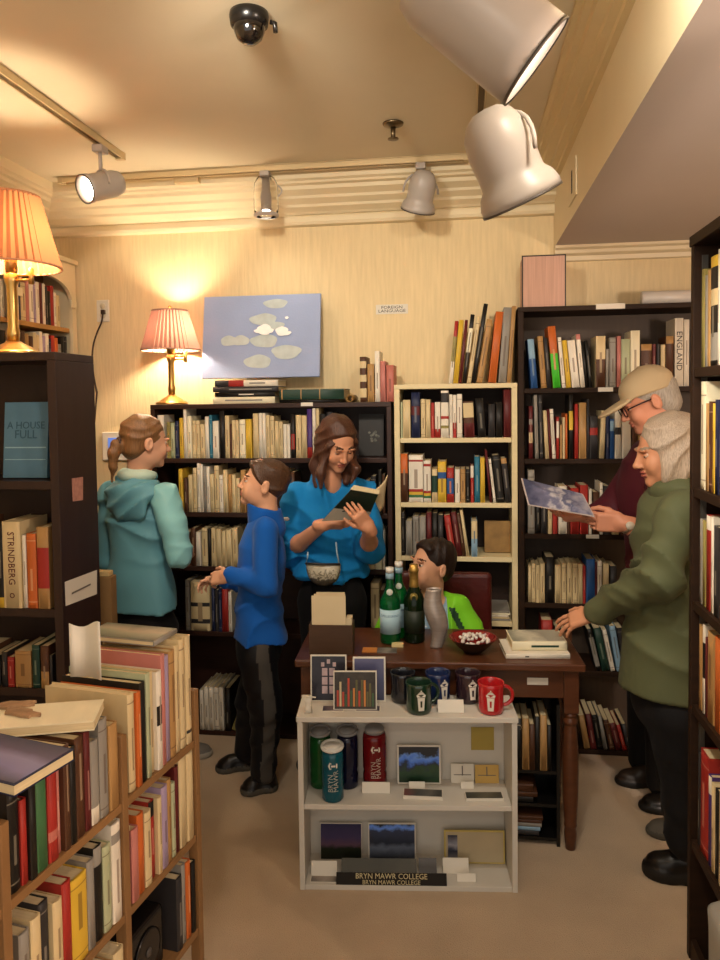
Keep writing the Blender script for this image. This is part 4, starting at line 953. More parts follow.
a = at(484.5, 556, Y=3.56); b = at(510.5, 556, Y=3.56); h = at(500, 521, Y=3.56).z-WC_S[2]-.002
o = MB().box(-(b.x-a.x)/2, (b.x-a.x)/2, 0, .022, .0006, h).build('book', [mat('mottled_tan_cover', '8E6C3A', .6, var=.4, scale=18)], bevel=.002); o.matrix_basis = Matrix.Translation(((a.x+b.x)/2, 3.55, WC_S[2]+.003)) @ Matrix.Rotation(-.1, 4, 'X'); MW[o.name] = o.matrix_basis.copy()
setp(o, 'mottled tan book standing face out on the third cream shelf', 'book', WCG)
z = WC_S[3]+.0006
for k in range(5):
    z = flatbook('scwis'[k], f'{("grey","cream","white","ivory","pale grey")[k]} magazine, {NUM[k]} from the bottom of the pile behind the chair', 486-k%2, 510.5-k%3, 619.5-1.6*k, 621-1.6*k, 3.47+.004*k, z, .2, 'magazines piled behind the chair', title=None, name='magazine')
# tall black bookcase
BCG = 'books on the tall black bookcase'
row("""531.5 538 339 b:.6-1l/-4;541.5 547 336 t/-4;547.6 551.8 337.5 D/-4.2;553.2 561 326 o/-5.5:0-.56L;562.2 566 337 w/-4.6;566.6 571.4 340 y/-4.6;572.2 580 340 w/-5;580.8 585.2 334 w/-5:.9-1p;586 588.6 341 k/-5;589.4 593 340.5 k/-5;596 605.6 336 c:0-.55B;606 608.8 349 s;609.5 616 337.5 s;617 621 336 p;621.4 630 339 e;630.6 640 330.5 i;641 651.8 344 B:.85-1t;652.4 656 344 m;656.4 660.4 344 k;660.8 665.4 344.5 c;666 673.6 336 B:.85-1t""".replace('b:.6-1l/-4', 'b/-4:.6-1l'),
    BC_S[0], FY, 387, 'from cream bookcase, top black bookcase row', BCG)
a = at(674.6, 387, Y=FY+.015); b = at(683, 387, Y=FY+.015); h = at(679, 318, Y=FY+.015).z-BC_S[0]-.001
M_ = Matrix.Translation(((a.x+b.x)/2, FY+.015, BC_S[0]+.0006)); o = book(M_, b.x-a.x-.001, .15, h, 'w', 'tall white book with big dark capitals down its spine, behind the cap', BCG, title=None)
lettering('ENGLAND', .034, Matrix.Translation((M_.translation.x, M_.translation.y-.0048, BC_S[0]+h*.52)) @ Matrix(((0,1,0,0),(0,0,-1,0),(-1,0,0,0),(0,0,0,1))), M_INK, o, sx=1.1)
row("""684 689.4 319.5 w;690 697 330 D;698 706 340 c;706.6 712 335 B""", BC_S[0], FY, 387, 'beyond the capital-lettered book, top black bookcase row', BCG)
row("""529 533 406 m:.3-.5c,.65-.75s;535.4 539 395 s/-1.5;540 543.6 395 D/-1.5;545.6 549.4 410.5 c/-2.6;549.7 552.1 409 m/-2.6;552.5 556 409 w/-2.6;556.5 559.3 417 r:.5-.9w;560 562.4 424.7 t;562.8 565.1 417.4 c;565.4 567.6 413.4 o;569 573.2 395 k:.45-.75y;574.8 578.4 404 r;579 586.5 402.5 t;587 589.5 399 D;589.8 598 415.6 D:.55-.72r;599 604 410.5 c/2;606 609.8 412 n;610.2 614.4 419 b:.7-.95l;615 621 410.5 w:.5-.65D;622 631 410 w;632 637 414 B;638 644 411 t;645 650 408 r;651 657 413 D;658 664 410 c;665 671 412 b;672 679 409 B;680 687 412 k""",
    BC_S[1], FY, 459, 'from cream bookcase, second black bookcase row', BCG)
row("""528 534.8 470 s;535.4 541 500 k;541.4 547.3 498 D;548 552.3 489 c;552.6 557.7 490 r;558.5 567 486 w;567.4 570 489 B;570.5 579 488 r;580 588.4 485 r;589 592 489 w;593 599.4 492 B;600 603 482.7 w;604 611 486 D;612 619 490 c;620 628 487 B;629 636 490 k""",
    BC_S[2], FY, 535, 'from cream bookcase, third black bookcase row', BCG)
row("""528.4 531.6 565.4 c;531.8 535.7 563.5 c;536 540 565 c;540.2 545 563.5 c;545.6 554.6 557 k;555 561.2 565 c;561.7 566.5 563.6 c;567 572.2 563 c;572.6 578 563.6 c;578.3 582.7 564 c;583 585.8 566 r;586.3 595 559 b;595.2 597.3 562 m;597.6 602 561 w;603 609 564 c;610 617 566 D""",
    BC_S[3], FY, 605, 'from cream bookcase, fourth black bookcase row', BCG)
z = flatbook('c', 'cream boxed book lying behind the desk books, next to a red one', 529, 540, 662, 671, FY+.02, BC_S[4]+.0006, .15, BCG)
row("""541.5 552.5 620 r:.0-.5m;555 560 628 k;561 566 630 D;567 572 630 B;596.5 601.5 629 k/-10:.1-.8s;602.5 610 628 G/-9.5;611 615.5 630 w/-9;617 623 626 l/-8;624.4 631 628 D/-8""",
    BC_S[4], FY, 672, 'from cream bookcase, fifth black bookcase row', BCG)
row("""584.4 590.4 715.6 t/-6;591.2 597 714 m/-6;597.6 603.2 715 k/-6.2;604.2 608 716 s/-6.5;609.8 615 720 B/-6.6;616 622 723 m/-7;623 627 725 r/-7;628 633 724 D/-7""",
    BC_S[5], FY, 760, 'from desk leg, floor row of black bookcase', BCG, d=.18)
# dark near bookcase
DCG = 'books on the dark near bookcase'
row("""-40 -22 520 B;-21 -3 528 D;-2 4 523 k:.0-.12y""", DC_S[1], DY0, 609.5, 'of those before the cream lettered book', DCG, d=.17)
a = at(4.6, 609, Y=DY0+.012); b = at(22.4, 609, Y=DY0+.012); h = at(12, 521.5, Y=DY0+.012).z-DC_S[1]-.001
M_ = Matrix.Translation(((a.x+b.x)/2, DY0+.012, DC_S[1]+.0006)); o = book(M_, b.x-a.x-.001, .17, h, 'c', 'big cream book with tall dark red capitals on the dark case', DCG, title=None, parts=True)
lettering('STRINDBERG', .035, Matrix.Translation((M_.translation.x, M_.translation.y-.0047, DC_S[1]+h*.58)) @ Matrix(((0,1,0,0),(0,0,-1,0),(-1,0,0,0),(0,0,0,1))), mat('dark_red_ink', '5A1C16', .6), o, sx=.9)
MB().lathe([(.006,0),(.009,0),(.009,.0005),(.006,.0005),(.006,0)], 20, 0, Matrix.Translation((M_.translation.x, M_.translation.y-.0043, DC_S[1]+h*.15)) @ Matrix.Rotation(PI/2, 4, 'X'), cap=False).build('publisher_mark', MATS['dark_red_ink'], o)
row("""23 27 535 w;27.4 37 533.5 o;37.6 49.5 527 t:.25-.75r""", DC_S[1], DY0, 609.5, 'after the cream lettered book on the dark case', DCG, d=.16)
a = at(7, 480, Y=2.40); b = at(51, 480, Y=2.40); h = at(28, 402, Y=2.40).z-DC_S[0]-.002
M_ = Matrix.Translation(((a.x+b.x)/2-.006, 2.385, DC_S[0]+.003)) @ Matrix.Rotation(-.10, 4, 'X')
o = MB().box(-(b.x-a.x)/2, (b.x-a.x)/2, 0, .028, .001, h).build('book', [mat('dusty_blue_cover', '4C7084', .5, var=.12, scale=12)], bevel=.0015); o.matrix_basis = M_; MW[o.name] = M_
setp(o, 'dusty blue book with large dark capitals standing face out on the dark case', 'book', DCG)
W_ = b.x-a.x
for s_, zz, sz in (('A HOUSE', .69, .036), ('FULL', .57, .042)):
    lettering(s_, sz, M_ @ Matrix.Translation((.0, -.0008, h*zz)) @ Matrix.Rotation(PI/2, 4, 'X'), mat('slate_ink', '2E5060', .6), o, sx=.95)
MB().box(-W_*.46, W_*.46, -.001, -.0002, h*.395, h*.41).box(-W_*.46, W_*.46, -.001, -.0002, h*.24, h*.25).build('cover_rule', mat('pale_blue_ink', '86A8B4', .6), o, world=False)
row("""-30 -12 650 B;-11 1 655 k;2 7.6 652 D;8 14.5 657 r;15.5 31.5 651 t;32.5 40 645 G;41 49 646 B:.0-.4t;50 53 655 D""", DC_S[2], DY0, 689, 'along third dark case row above the pine case', DCG, d=.16)
# niche books face +X
NG = 'books in the arched corner bookcase'
def niche_row(spec, zb, y0, where):
    y = y0
    for i, (w, h, col) in enumerate(spec):
        M = Matrix.Translation((NX-.026, y-w/2, zb+.0006)) @ Matrix.Rotation(PI/2, 4, 'Z')
        book(M, w-.0012, .135, h, col, f"{size_word(w,h)}{PALC[col][0]} book, {nth(i)} {where}", NG); y -= w
r1 = [(.035,.16,'c'),(.02,.17,'w'),(.03,.20,'r'),(.026,.17,'k'),(.022,.19,'D'),(.024,.21,'w'),(.028,.22,'m'),(.03,.2,'w'),(.022,.21,'V'),(.035,.2,'w'),(.03,.21,'p'),(.04,.18,'c'),(.04,.22,'n'),(.045,.23,'b'),(.04,.2,'B')]
r2 = [(.03,.215,'D'),(.028,.21,'k'),(.03,.17,'s'),(.03,.20,'o'),(.034,.21,'r'),(.02,.19,'n'),(.03,.215,'w'),(.026,.2,'V'),(.028,.22,'w'),(.024,.2,'c'),(.03,.21,'c'),(.036,.19,'B'),(.03,.2,'t'),(.036,.21,'B'),(.03,.2,'k')]
r1 = [(w, min(h, .20), c) for w, h, c in r1[:13]]; r2 = r2[:15]
niche_row(r1, NS[3]+.0005, 3.60, 'from the corner, upper arched bookcase shelf')
niche_row(r2, NS[2]+.0005, 3.66, 'from the corner, lower arched bookcase shelf')
niche_row([(.03,.17,'w'),(.035,.19,'b'),(.05,.2,'b'),(.04,.19,'n'),(.04,.18,'B'),(.05,.19,'D')], NS[3]+.0005, 3.13, 'past the middle arch post, upper arched bookcase shelf')
niche_row([(.04,.2,'k'),(.05,.21,'D'),(.04,.2,'B'),(.04,.2,'k'),(.05,.21,'n')], NS[2]+.0005, 3.13, 'past the middle arch post, lower arched bookcase shelf')
# edge-on tall bookcase: spines face -X
RG = 'books on the edge-on bookcase'
def rrow(spec, zb, y0, where, d=.19):
    y = y0
    for i, (w, h, col, dec) in enumerate(spec):
        M = Matrix.Translation((RX0+.018, y-w/2, zb+.0006)) @ Matrix.Rotation(-PI/2, 4, 'Z')
        book(M, w-.0015, d, h, col, f"{size_word(w,h)}{PALC[col][0]} book, {nth(i)} {where}", RG, dec, parts=True); y -= w
Y0 = RY1-.042
rrow([(.03,.27,'O',[]),(.022,.25,'s',[]),(.022,.26,'t',[]),(.06,.29,'k',[(.55,.7,'c'),(.05,.3,'s'),(.9,1,'y')]),(.02,.30,'w',[]),(.07,.31,'T',[(.0,.15,'k'),(.6,1,'l')]),(.05,.29,'B',[]),(.04,.27,'c',[]),(.05,.28,'b',[]),(.04,.26,'m',[])], RC_S[0], Y0, 'on the uppermost edge-on case row from the far end')
rrow([(.045,.300,'i',[]),(.025,.24,'t',[]),(.03,.245,'B',[]),(.02,.24,'y',[]),(.035,.25,'n',[]),(.03,.25,'D',[]),(.04,.26,'s',[]),(.05,.27,'m',[]),(.04,.25,'c',[]),(.05,.26,'G',[])], RC_S[1], Y0, 'on the second edge-on case row from the far end')
rrow([(.025,.24,'s',[]),(.03,.24,'O',[]),(.04,.26,'r',[(.85,1,'w')]),(.02,.26,'w',[]),(.05,.24,'D',[]),(.04,.25,'B',[]),(.05,.26,'c',[]),(.04,.25,'b',[])], RC_S[2], Y0, 'on the third edge-on case row from the far end')
rrow([(.03,.24,'t',[]),(.022,.25,'w',[(.4,.8,'k')]),(.02,.22,'m',[]),(.06,.245,'t',[]),(.05,.25,'o',[]),(.04,.24,'B',[]),(.05,.26,'c',[]),(.04,.24,'n',[])], RC_S[3], Y0, 'on the fourth edge-on case row from the far end')
rrow([(.02,.27,'D',[]),(.07,.29,'r',[]),(.025,.25,'v',[(.8,1,'w')]),(.03,.24,'c',[]),(.03,.24,'k',[]),(.03,.25,'c',[]),(.04,.26,'m',[]),(.05,.25,'b',[])], RC_S[4], Y0, 'on the lowest edge-on case row from the far end', .19)
# low pine case: spines face local +X
PG = 'books on the low pine case'
def prow(spec, zb, y0, where, d=.25, endy=None):
    y = y0
    for i, (w, h, col, dec) in enumerate(spec):
        if endy is not None and y-w < endy: break
        dd = d-.01-.03*random.Random(i+3).random()
        M = PM @ Matrix.Translation((-.006-.012*random.Random(i+8).random(), y-w/2, zb+.0006)) @ Matrix.Rotation(PI/2, 4, 'Z')
        book(M, w-.0015, dd, h, col, f"{size_word(w,h)}{PALC[col][0]} book, {nth(i)} {where}", PG, dec, parts=True); y -= w
def py_(x, y): return plocal(x, y).y
FR = -.026
top1 = [(.028,.30,'c',[(.1,.13,'D')]),(.027,.30,'c',[]),(.022,.29,'c',[]),(.03,.285,'t',[]),(.022,.28,'V',[]),(.02,.29,'p',[]),(.025,.255,'w',[(.45,.65,'k')]),(.022,.26,'c',[]),(.02,.265,'e',[]),(.025,.25,'k',[]),(.02,.235,'o',[]),(.028,.24,'c',[])]
prow(top1, PS[0], FR, 'from the far end of the pine case top row', .25, ym+.002)
top2 = [(.035,.20,'t',[]),(.032,.225,'s',[]),(.03,.19,'s',[(0,.2,'w')]),(.022,.222,'m',[]),(.03,.22,'B',[]),(.022,.21,'k',[]),(.02,.225,'B',[]),(.016,.18,'p',[]),(.03,.215,'r',[(.2,.3,'S')]),(.034,.22,'g',[]),(.02,.19,'k',[]),(.018,.17,'r',[]),(.03,.2,'k',[]),(.024,.205,'c',[]),(.03,.19,'D',[]),(.03,.2,'n',[])]
prow(top2, PS[0], ym-.024, 'past the middle post on the pine case top row', .24, yn+.002)
mid1 = [(.035,.245,'c',[]),(.035,.245,'c',[]),(.02,.235,'m',[]),(.02,.20,'e',[]),(.022,.22,'t',[]),(.03,.215,'V',[]),(.02,.2,'c',[]),(.025,.2,'r',[(.8,1,'k')]),(.03,.19,'c',[]),(.03,.2,'o',[]),(.03,.18,'p',[])]
prow(mid1, PS[1], FR, 'from the far end of the pine case middle row', .25, ym+.002)
mid2 = [(.035,.235,'w',[(.8,.9,'s')]),(.03,.20,'e',[]),(.03,.215,'k',[(.8,1,'s')]),(.026,.20,'s',[]),(.055,.19,'y',[]),(.03,.205,'r',[]),(.03,.185,'c',[]),(.03,.2,'D',[]),(.03,.19,'c',[]),(.03,.18,'s',[]),(.03,.19,'c',[]),(.03,.2,'B',[]),(.03,.19,'k',[])]
prow(mid2, PS[1], ym-.024, 'past the middle post on the pine case middle row', .24, yn+.002)
low1 = [(.022,.2,'k',[]),(.025,.215,'o',[]),(.02,.22,'s',[]),(.03,.2,'D',[])]
prow(low1, PS[2], FR, 'from the far end of the pine case bottom row', .24, ym+.002)
low2 = [(.04,.2,'c',[]),(.04,.19,'t',[]),(.04,.2,'s',[]),(.05,.21,'m',[]),(.04,.19,'c',[]),(.05,.2,'D',[])]
prow(low2, PS[2], ym-.024, 'past the middle post on the pine case bottom row', .24, yn+.002)
# black case with a round lens leaning at the bottom row end
qz = PS[2]+.0006
t = thing('black_case', 'black square case with a dark round disc on the bottom pine shelf', 'case', mtx=PM @ Matrix.Translation((-.03, -.20, qz)) @ Matrix.Rotation(.0, 4, 'Z'))
MB().box(-.16, .0, -.115, .045, 0, .16).build('case', M_BLACKP, t, world=False, bevel=.012, seg=3)
T = Matrix.Translation((.0005, -.035, .08)) @ Matrix.Rotation(PI/2, 4, 'Y')
MB().lathe([(0,0),(.055,0),(.057,.003),(.05,.004),(.03,.003),(.012,.004),(0,.004)], 32, 0, T, cap=False).build('disc', mat('dark_disc', '201C1A', .2), t, world=False)
MB().lathe([(0,.0045),(.012,.0045),(.010,.007),(0,.0075)], 20, 0, T, cap=False).build('hub', mat('grey_disc_hub', '4A4642', .3), t, world=False)
MB().box(.0005, .0015, -.052, -.04, .012, .024).build('label', M_WHITE, t, world=False)
# books lying over the pine case
def lie(p, L_, d, th, col, label, rz, title=None, top=None, flip=False):
    """book lying flat, spine along its local +X edge"""
    M = PM @ Matrix.Translation(p) @ Matrix.Rotation(rz, 4, 'Z') @ Matrix.Rotation(PI/2, 4, 'Z') @ (Matrix.Translation((0,d,0)) @ Matrix.Rotation(PI, 4, 'Z') if flip else Matrix.Identity(4)) @ Matrix(((0,0,1,-L_/2),(0,1,0,0),(-1,0,0,th/2),(0,0,0,1)))
    o = book(M, th, d, L_, col, label, PG, (), title, True)
    if top: MB().box(-th/2-.0012, -th/2-.0003, .004, d-.004, .004, L_-.004).build('cover_picture', top, o, world=False)
    return o
def lie_edge(pf, pn, ztop, th, d, col, label, title=None, top=None):
    """lying book whose outer edge runs between two sight lines at a known height"""
    a, b = at(*pf, Z=ztop), at(*pn, Z=ztop); I = PM.inverted(); la, lb = I @ a, I @ b
    v = la-lb; rz = math.atan2(v.y, v.x)-PI/2; c = (la+lb)/2; c.z = ztop-th
    return lie(c, v.length, d, th, col, label, rz, title, top, True)
zt = PS[0]+.2265
lie_edge((104, 699), (94, 721), zt+.022, .021, .27, 'i', 'cream art book lying across the pine case with two torn paper scraps')
lie_edge((74, 749), (14, 785), zt+.024, .023, .25, 'n', 'blue-violet picture book lying over the near pine case books', None, photo_mat('photo_lilac_ruin', [(0,'3A3A50'),(.3,'5A5068'),(.5,'8A84A8'),(.75,'7C78A4'),(1,'4A4658')], 2, noise=9, var=.3))
for k, (x, y, rz) in enumerate(((14, 706, .3), (22, 714, -.2))):
    q = at(x, y, Z=zt+.0225); mb = MB(); n = 14; pts = []
    for j in range(n):
        w = 2*PI*j/n; r = .6+.4*abs(math.sin(2.5*w+k)); pts.append((.055*r*math.cos(w), .02*r*math.sin(w)))
    o = mb.prism(pts, 0, .006).build('paper_scrap', mat('torn_brown_paper', '9A7A5A', .8, var=.4, scale=40)); o.matrix_basis = Matrix.Translation(q) @ Matrix.Rotation(rz, 4, 'Z'); MW[o.name] = o.matrix_basis.copy()
    setp(o, ('upper' if k == 0 else 'lower') + ' torn paper scrap on the cream art book', 'paper')
ztf = PS[0]+.3025
lie(Vector((-.045, -.09, ztf)), .115, .225, .014, 's', 'grey-green picture book lying on the tall far pine case books', .0, None, photo_mat('photo_pale_green', [(0,'5C6450'),(.4,'8E947C'),(.6,'A89C84'),(1,'545C48')], 2, noise=14, var=.6))
# upright book on that pile and leaning white sheet
q = at(105, 612, Y=2.02)
M_ = Matrix.Translation((q.x, q.y, ztf+.0002))
q2 = PM @ Vector((-PD-.05, -.12, 0))
t = thing('cardboard_box', 'small tan cardboard box standing behind the teal jacket side of the pine case', 'box', (at(104,600,Y=2.66).x, 2.66, 0))
bx = at(98, 600, Y=2.62).x; bx1 = at(111.5, 600, Y=2.62).x
MB().box(bx-.10, bx1, 2.62, 2.665, 0, at(104,577,Y=2.62).z).build('carton', mat('tan_carton', '8A6A42', .7, var=.15), t, bevel=.002)
MB().box(bx-.09, bx1-.01, 2.625, 2.66, at(104,577,Y=2.62).z+.0005, at(104,572,Y=2.62).z).build('lid', mat('cream_lid', 'C8AC76', .7), t, bevel=.002)
q = at(86, 681, Z=PS[0]+.262); lq = PM.inverted() @ q
t = thing('paper_sheet', 'bent white paper sheet standing on the pine case books by the dark panel', 'paper', mtx=PM @ Matrix.Translation((lq.x, lq.y, PS[0]+.267)))
mb = MB(); n = 8; vs = []; fs = []
for i in range(n+1):
    u = i/n; 
    for v in (0, 1): vs.append((-.045+.09*u, .012*math.sin(u*PI), v*(.135-.01*math.sin(u*5))+.001))
for i in range(n): fs.append((2*i, 2*i+2, 2*i+3, 2*i+1))
o = mb.add(vs, fs, sm=True).build('sheet', M_WHITE, t, world=False); s_ = o.modifiers.new('t', 'SOLIDIFY'); s_.thickness = .001
# things on the black rack below the desk
UG = 'things on the black rack'
rr = random.Random(12)
x = rx0+.014; i = 0
for w, h, col in ((.03,.19,'k'),(.03,.2,'D'),(.022,.19,'k'),(.026,.19,'t'),(.02,.17,'B'),(.018,.2,'k'),(.026,.205,'t'),(.016,.17,'k'),(.026,.18,'B'),(.018,.165,'B')):
    if x+w > rx1-.0125: break
    book(Matrix.Translation((x+w/2, 2.728, RKS[2]+.0006)), w-.0012, .15, h, col, f"{size_word(w,h)}{PALC[col][0]} book, {nth(i)} on the black rack below the desk", UG, title=None); x += w; i += 1
zz = [RKS[1]+.0006, RKS[0]+.0006]
for lev, items in ((1, ((.0,.12,.02,'k'),(.0,.13,.018,'B'),(.0,.11,.03,'B'))), (0, ((.0,.14,.018,'D'),(.0,.14,.014,'l'),(.0,.14,.014,'s'),(.0,.135,.012,'B'),(.0,.135,.014,'B')))):
    z = RKS[lev]+.0006
    for k, (dx, L_, th, col) in enumerate(items):
        xa = rx0+.016
        M = Matrix.Translation((xa+L_/2+.005*k, 2.732, z)) @ Matrix(((0,0,1,-L_/2),(0,1,0,0),(-1,0,0,th/2),(0,0,0,1)))
        book(M, th-.001, .14, L_, col, f"{PALC[col][0]} disc case lying {NUM[k]} from the bottom on the {'middle' if lev else 'lowest'} black rack tier", UG, title=None, name='disc_case'); z += th
# books stacked at the desk end
q = onD(546, 657); DB = 'books on the desk end'
zb = DKZ+.0006
def deskbook(px0, px1, pyb, th, zb, d, col, label, rz, title=None, top=None):
    a, b = at(px0, pyb, Z=zb), at(px1, pyb, Z=zb); L_ = (b-a).length; c = (a+b)/2
    M = Matrix.Translation((c.x, c.y, zb)) @ Matrix.Rotation(math.atan2(b.y-a.y, b.x-a.x)+rz, 4, 'Z') @ Matrix(((0,0,1,-L_/2),(0,1,0,0),(-1,0,0,th/2),(0,0,0,1)))
    o = book(M, th, d, L_, col, label, DB, (), title, True)
    if top: MB().box(-th/2-.0012, -th/2-.0003, .004, d-.004, .004, L_-.004).build('cover_picture', top, o, world=False)
    return o
deskbook(506, 570, 659, .019, zb, .17, 'w', 'wide white book at the bottom of the pair under the hand', 0, (.3,.36,'k'))
deskbook(512, 567, 650.5, .033, zb+.0205, .14, 'i', 'thick cream book with dark printed letters topmost under the hand', 0, (.35,.85,'G'), photo_mat('print_pale_cover', [(0,'8A8A78'),(.4,'CFC8B0'),(.6,'9A9484'),(1,'B8B09C')], 2, noise=12, var=.8))
# ------------------------------------------------------------------ smooth bodies
class Field:
    """a signed-distance field on a rectilinear grid; solid shapes blend into one continuous surface"""
    def __init__(s, lo, hi, step, fine=()):
        s.ax = []
        for i in range(3):
            c = [lo[i]]
            while c[-1] < hi[i]:
                st = step
                for f0, f1, fs in fine:
                    if f0[i]-step <= c[-1] <= f1[i]: st = min(st, fs)
                c.append(c[-1]+st)
            s.ax.append(np.array(c, np.float32))
        s.F = np.full([len(a) for a in s.ax], .5, np.float32); s.step = step
    def sub(s, lo, hi):
        sl = []
        for i in range(3):
            a = max(0, int(np.searchsorted(s.ax[i], lo[i]))-1); b = min(len(s.ax[i]), int(np.searchsorted(s.ax[i], hi[i]))+1)
            if b <= a: return None
            sl.append(slice(a, b))
        X, Y, Z = s.ax[0][sl[0]][:, None, None], s.ax[1][sl[1]][None, :, None], s.ax[2][sl[2]][None, None, :]
        return tuple(sl), X, Y, Z
    def put(s, fn, lo, hi, k, carve=False):
        m = k+s.step*2
        q = s.sub([v-m for v in lo], [v+m for v in hi])
        if q is None: return
        sl, X, Y, Z = q; d = fn(X, Y, Z).astype(np.float32); A = s.F[sl]
        if carve: A = -A
        if k > 0:
            h = np.clip(.5+.5*(A-d)/k, 0, 1); r = A*(1-h)+d*h-k*h*(1-h)
        else: r = np.minimum(A, d)
        s.F[sl] = -r if carve else r
    def cone(s, a, b, ra, rb, k=.02, carve=False):
        a, b = [float(v) for v in a], [float(v) for v in b]; ba = [b[i]-a[i] for i in range(3)]; L2 = sum(v*v for v in ba)+1e-9
        def fn(X, Y, Z):
            px, py, pz = X-a[0], Y-a[1], Z-a[2]
            t = np.clip((px*ba[0]+py*ba[1]+pz*ba[2])/L2, 0, 1)
            return np.sqrt((px-t*ba[0])**2+(py-t*ba[1])**2+(pz-t*ba[2])**2) - (ra+(rb-ra)*t)
        R_ = max(ra, rb); s.put(fn, [min(a[i], b[i])-R_ for i in range(3)], [max(a[i], b[i])+R_ for i in range(3)], k, carve)
    def chain(s, pts, rs, k=.02):
        for i in range(len(pts)-1): s.cone(pts[i], pts[i+1], rs[i], rs[i+1], k)
    def ell(s, c, r, M=None, k=.02, carve=False):
        R_ = np.array(M.to_3x3() if M is not None else Matrix.Identity(3)); c = [float(v) for v in c]; mx = max(r)
        def fn(X, Y, Z):
            px, py, pz = X-c[0], Y-c[1], Z-c[2]
            q = [R_[0][i]*px+R_[1][i]*py+R_[2][i]*pz for i in range(3)]
            k0 = np.sqrt(sum((q[i]/r[i])**2 for i in range(3))); k1 = np.sqrt(sum((q[i]/r[i]**2)**2 for i in range(3)))+1e-9
            return np.where(k0 < 1e-4, -min(r), k0*(k0-1)/k1)
        s.put(fn, [v-mx for v in c], [v+mx for v in c], k, carve)
    def rbox(s, c, h, r, M, k=.01):
        R_ = np.array(M.to_3x3()); c = [float(v) for v in c]; mx = math.sqrt(sum(v*v for v in h))
        def fn(X, Y, Z):
            px, py, pz = X-c[0], Y-c[1], Z-c[2]
            q = [np.abs(R_[0][i]*px+R_[1][i]*py+R_[2][i]*pz)-(h[i]-r) for i in range(3)]
            return np.sqrt(sum(np.maximum(v, 0)**2 for v in q))+np.minimum(np.maximum(np.maximum(q[0], q[1]), q[2]), 0)-r
        s.put(fn, [v-mx for v in c], [v+mx for v in c], k)
    def cut(s, n, p, k=.004):
        n = Vector(n).normalized(); d0 = n.dot(Vector(p)); X, Y, Z = s.ax[0][:, None, None], s.ax[1][None, :, None], s.ax[2][None, None, :]
        s.F = np.maximum(s.F, (X*n.x+Y*n.y+Z*n.z-d0).astype(np.float32))
    def warp(s, fn, lo=None, hi=None):
        q = s.sub(lo or (-9, -9, -9), hi or (9, 9, 9))
        if q is None: return
        sl, X, Y, Z = q; s.F[sl] += fn(X, Y, Z).astype(np.float32)
    def surf(s, smooth=1):
        F = s.F.copy(); B = .4
        F[0] = F[-1] = B; F[:, 0] = F[:, -1] = B; F[:, :, 0] = F[:, :, -1] = B
        ins = F < 0; nx, ny, nz = F.shape
        cnt = np.zeros((nx-1, ny-1, nz-1), np.int8)
        for i in (0, 1):
            for j in (0, 1):
                for k in (0, 1): cnt += ins[i:nx-1+i, j:ny-1+j, k:nz-1+k]
        act = (cnt > 0) & (cnt < 8); idx = np.argwhere(act); N = len(idx)
        vid = np.full(act.shape, -1, np.int32); vid[act] = np.arange(N)
        P = np.zeros((N, 3)); W = np.zeros(N)
        C = [(i, j, k) for i in (0, 1) for j in (0, 1) for k in (0, 1)]
        for a in C:
            for ax in range(3):
                if a[ax]: continue
                b = list(a); b[ax] = 1
                ia = idx+np.array(a); ib = idx+np.array(b)
                fa = F[ia[:, 0], ia[:, 1], ia[:, 2]]; fb = F[ib[:, 0], ib[:, 1], ib[:, 2]]
                cr = (fa < 0) != (fb < 0); t = np.where(cr, fa/np.where(cr, fa-fb, 1), 0)
                pa = np.stack([s.ax[q][ia[:, q]] for q in range(3)], 1); pb = np.stack([s.ax[q][ib[:, q]] for q in range(3)], 1)
                P += np.where(cr[:, None], pa+(pb-pa)*t[:, None], 0); W += cr
        P /= W[:, None]
        quads = []
        for ax in range(3):
            sh = [slice(None)]*3; sh[ax] = slice(0, -1); sh2 = [slice(None)]*3; sh2[ax] = slice(1, None)
            A, B_ = ins[tuple(sh)], ins[tuple(sh2)]; e = np.argwhere(A != B_)
            u, v = (ax+1) % 3, (ax+2) % 3
            e = e[(e[:, u] > 0) & (e[:, v] > 0) & (e[:, u] < F.shape[u]-1) & (e[:, v] < F.shape[v]-1)]
            if not len(e): continue
            flip = A[e[:, 0], e[:, 1], e[:, 2]]
            q = []
            for du, dv in ((-1, -1), (0, -1), (0, 0), (-1, 0)):
                w = e.copy(); w[:, u] += du; w[:, v] += dv; q.append(vid[w[:, 0], w[:, 1], w[:, 2]])
            q = np.stack(q, 1); q[~flip] = q[~flip][:, ::-1]; quads.append(q)
        Q = np.concatenate(quads); Q = Q[(Q >= 0).all(1)]
        for it in range(smooth):
            for lam in (.5, -.52):
                acc = np.zeros_like(P); n_ = np.zeros(N)
                for a, b in ((0, 1), (1, 2), (2, 3), (3, 0)):
                    for x, y in ((a, b), (b, a)):
                        np.add.at(acc, Q[:, x], P[Q[:, y]]); np.add.at(n_, Q[:, x], 1)
                P = P+lam*(acc/np.maximum(n_, 1)[:, None]-P)
        return P, Q
    def build(s, name, mats, parent, smooth=1, slot=None):
        P, Q = s.surf(smooth)
        mats = mats if isinstance(mats, (list, tuple)) else [mats]
        mi = None
        if slot:
            fc = P[Q].mean(1); mi = slot(fc).astype(np.int32)
        if parent is not None:
            I = np.array(MW[parent.name].inverted()); P = P @ I[:3, :3].T + I[:3, 3]
        me = bpy.data.meshes.new(name); n = len(Q)
        me.vertices.add(len(P)); me.vertices.foreach_set('co', P.astype(np.float32).ravel())
        me.loops.add(4*n); me.loops.foreach_set('vertex_index', Q.astype(np.int32).ravel())
        me.polygons.add(n); me.polygons.foreach_set('loop_start', np.arange(0, 4*n, 4, dtype=np.int32)); me.polygons.foreach_set('loop_total', np.full(n, 4, np.int32))
        me.polygons.foreach_set('use_smooth', np.ones(n, bool))
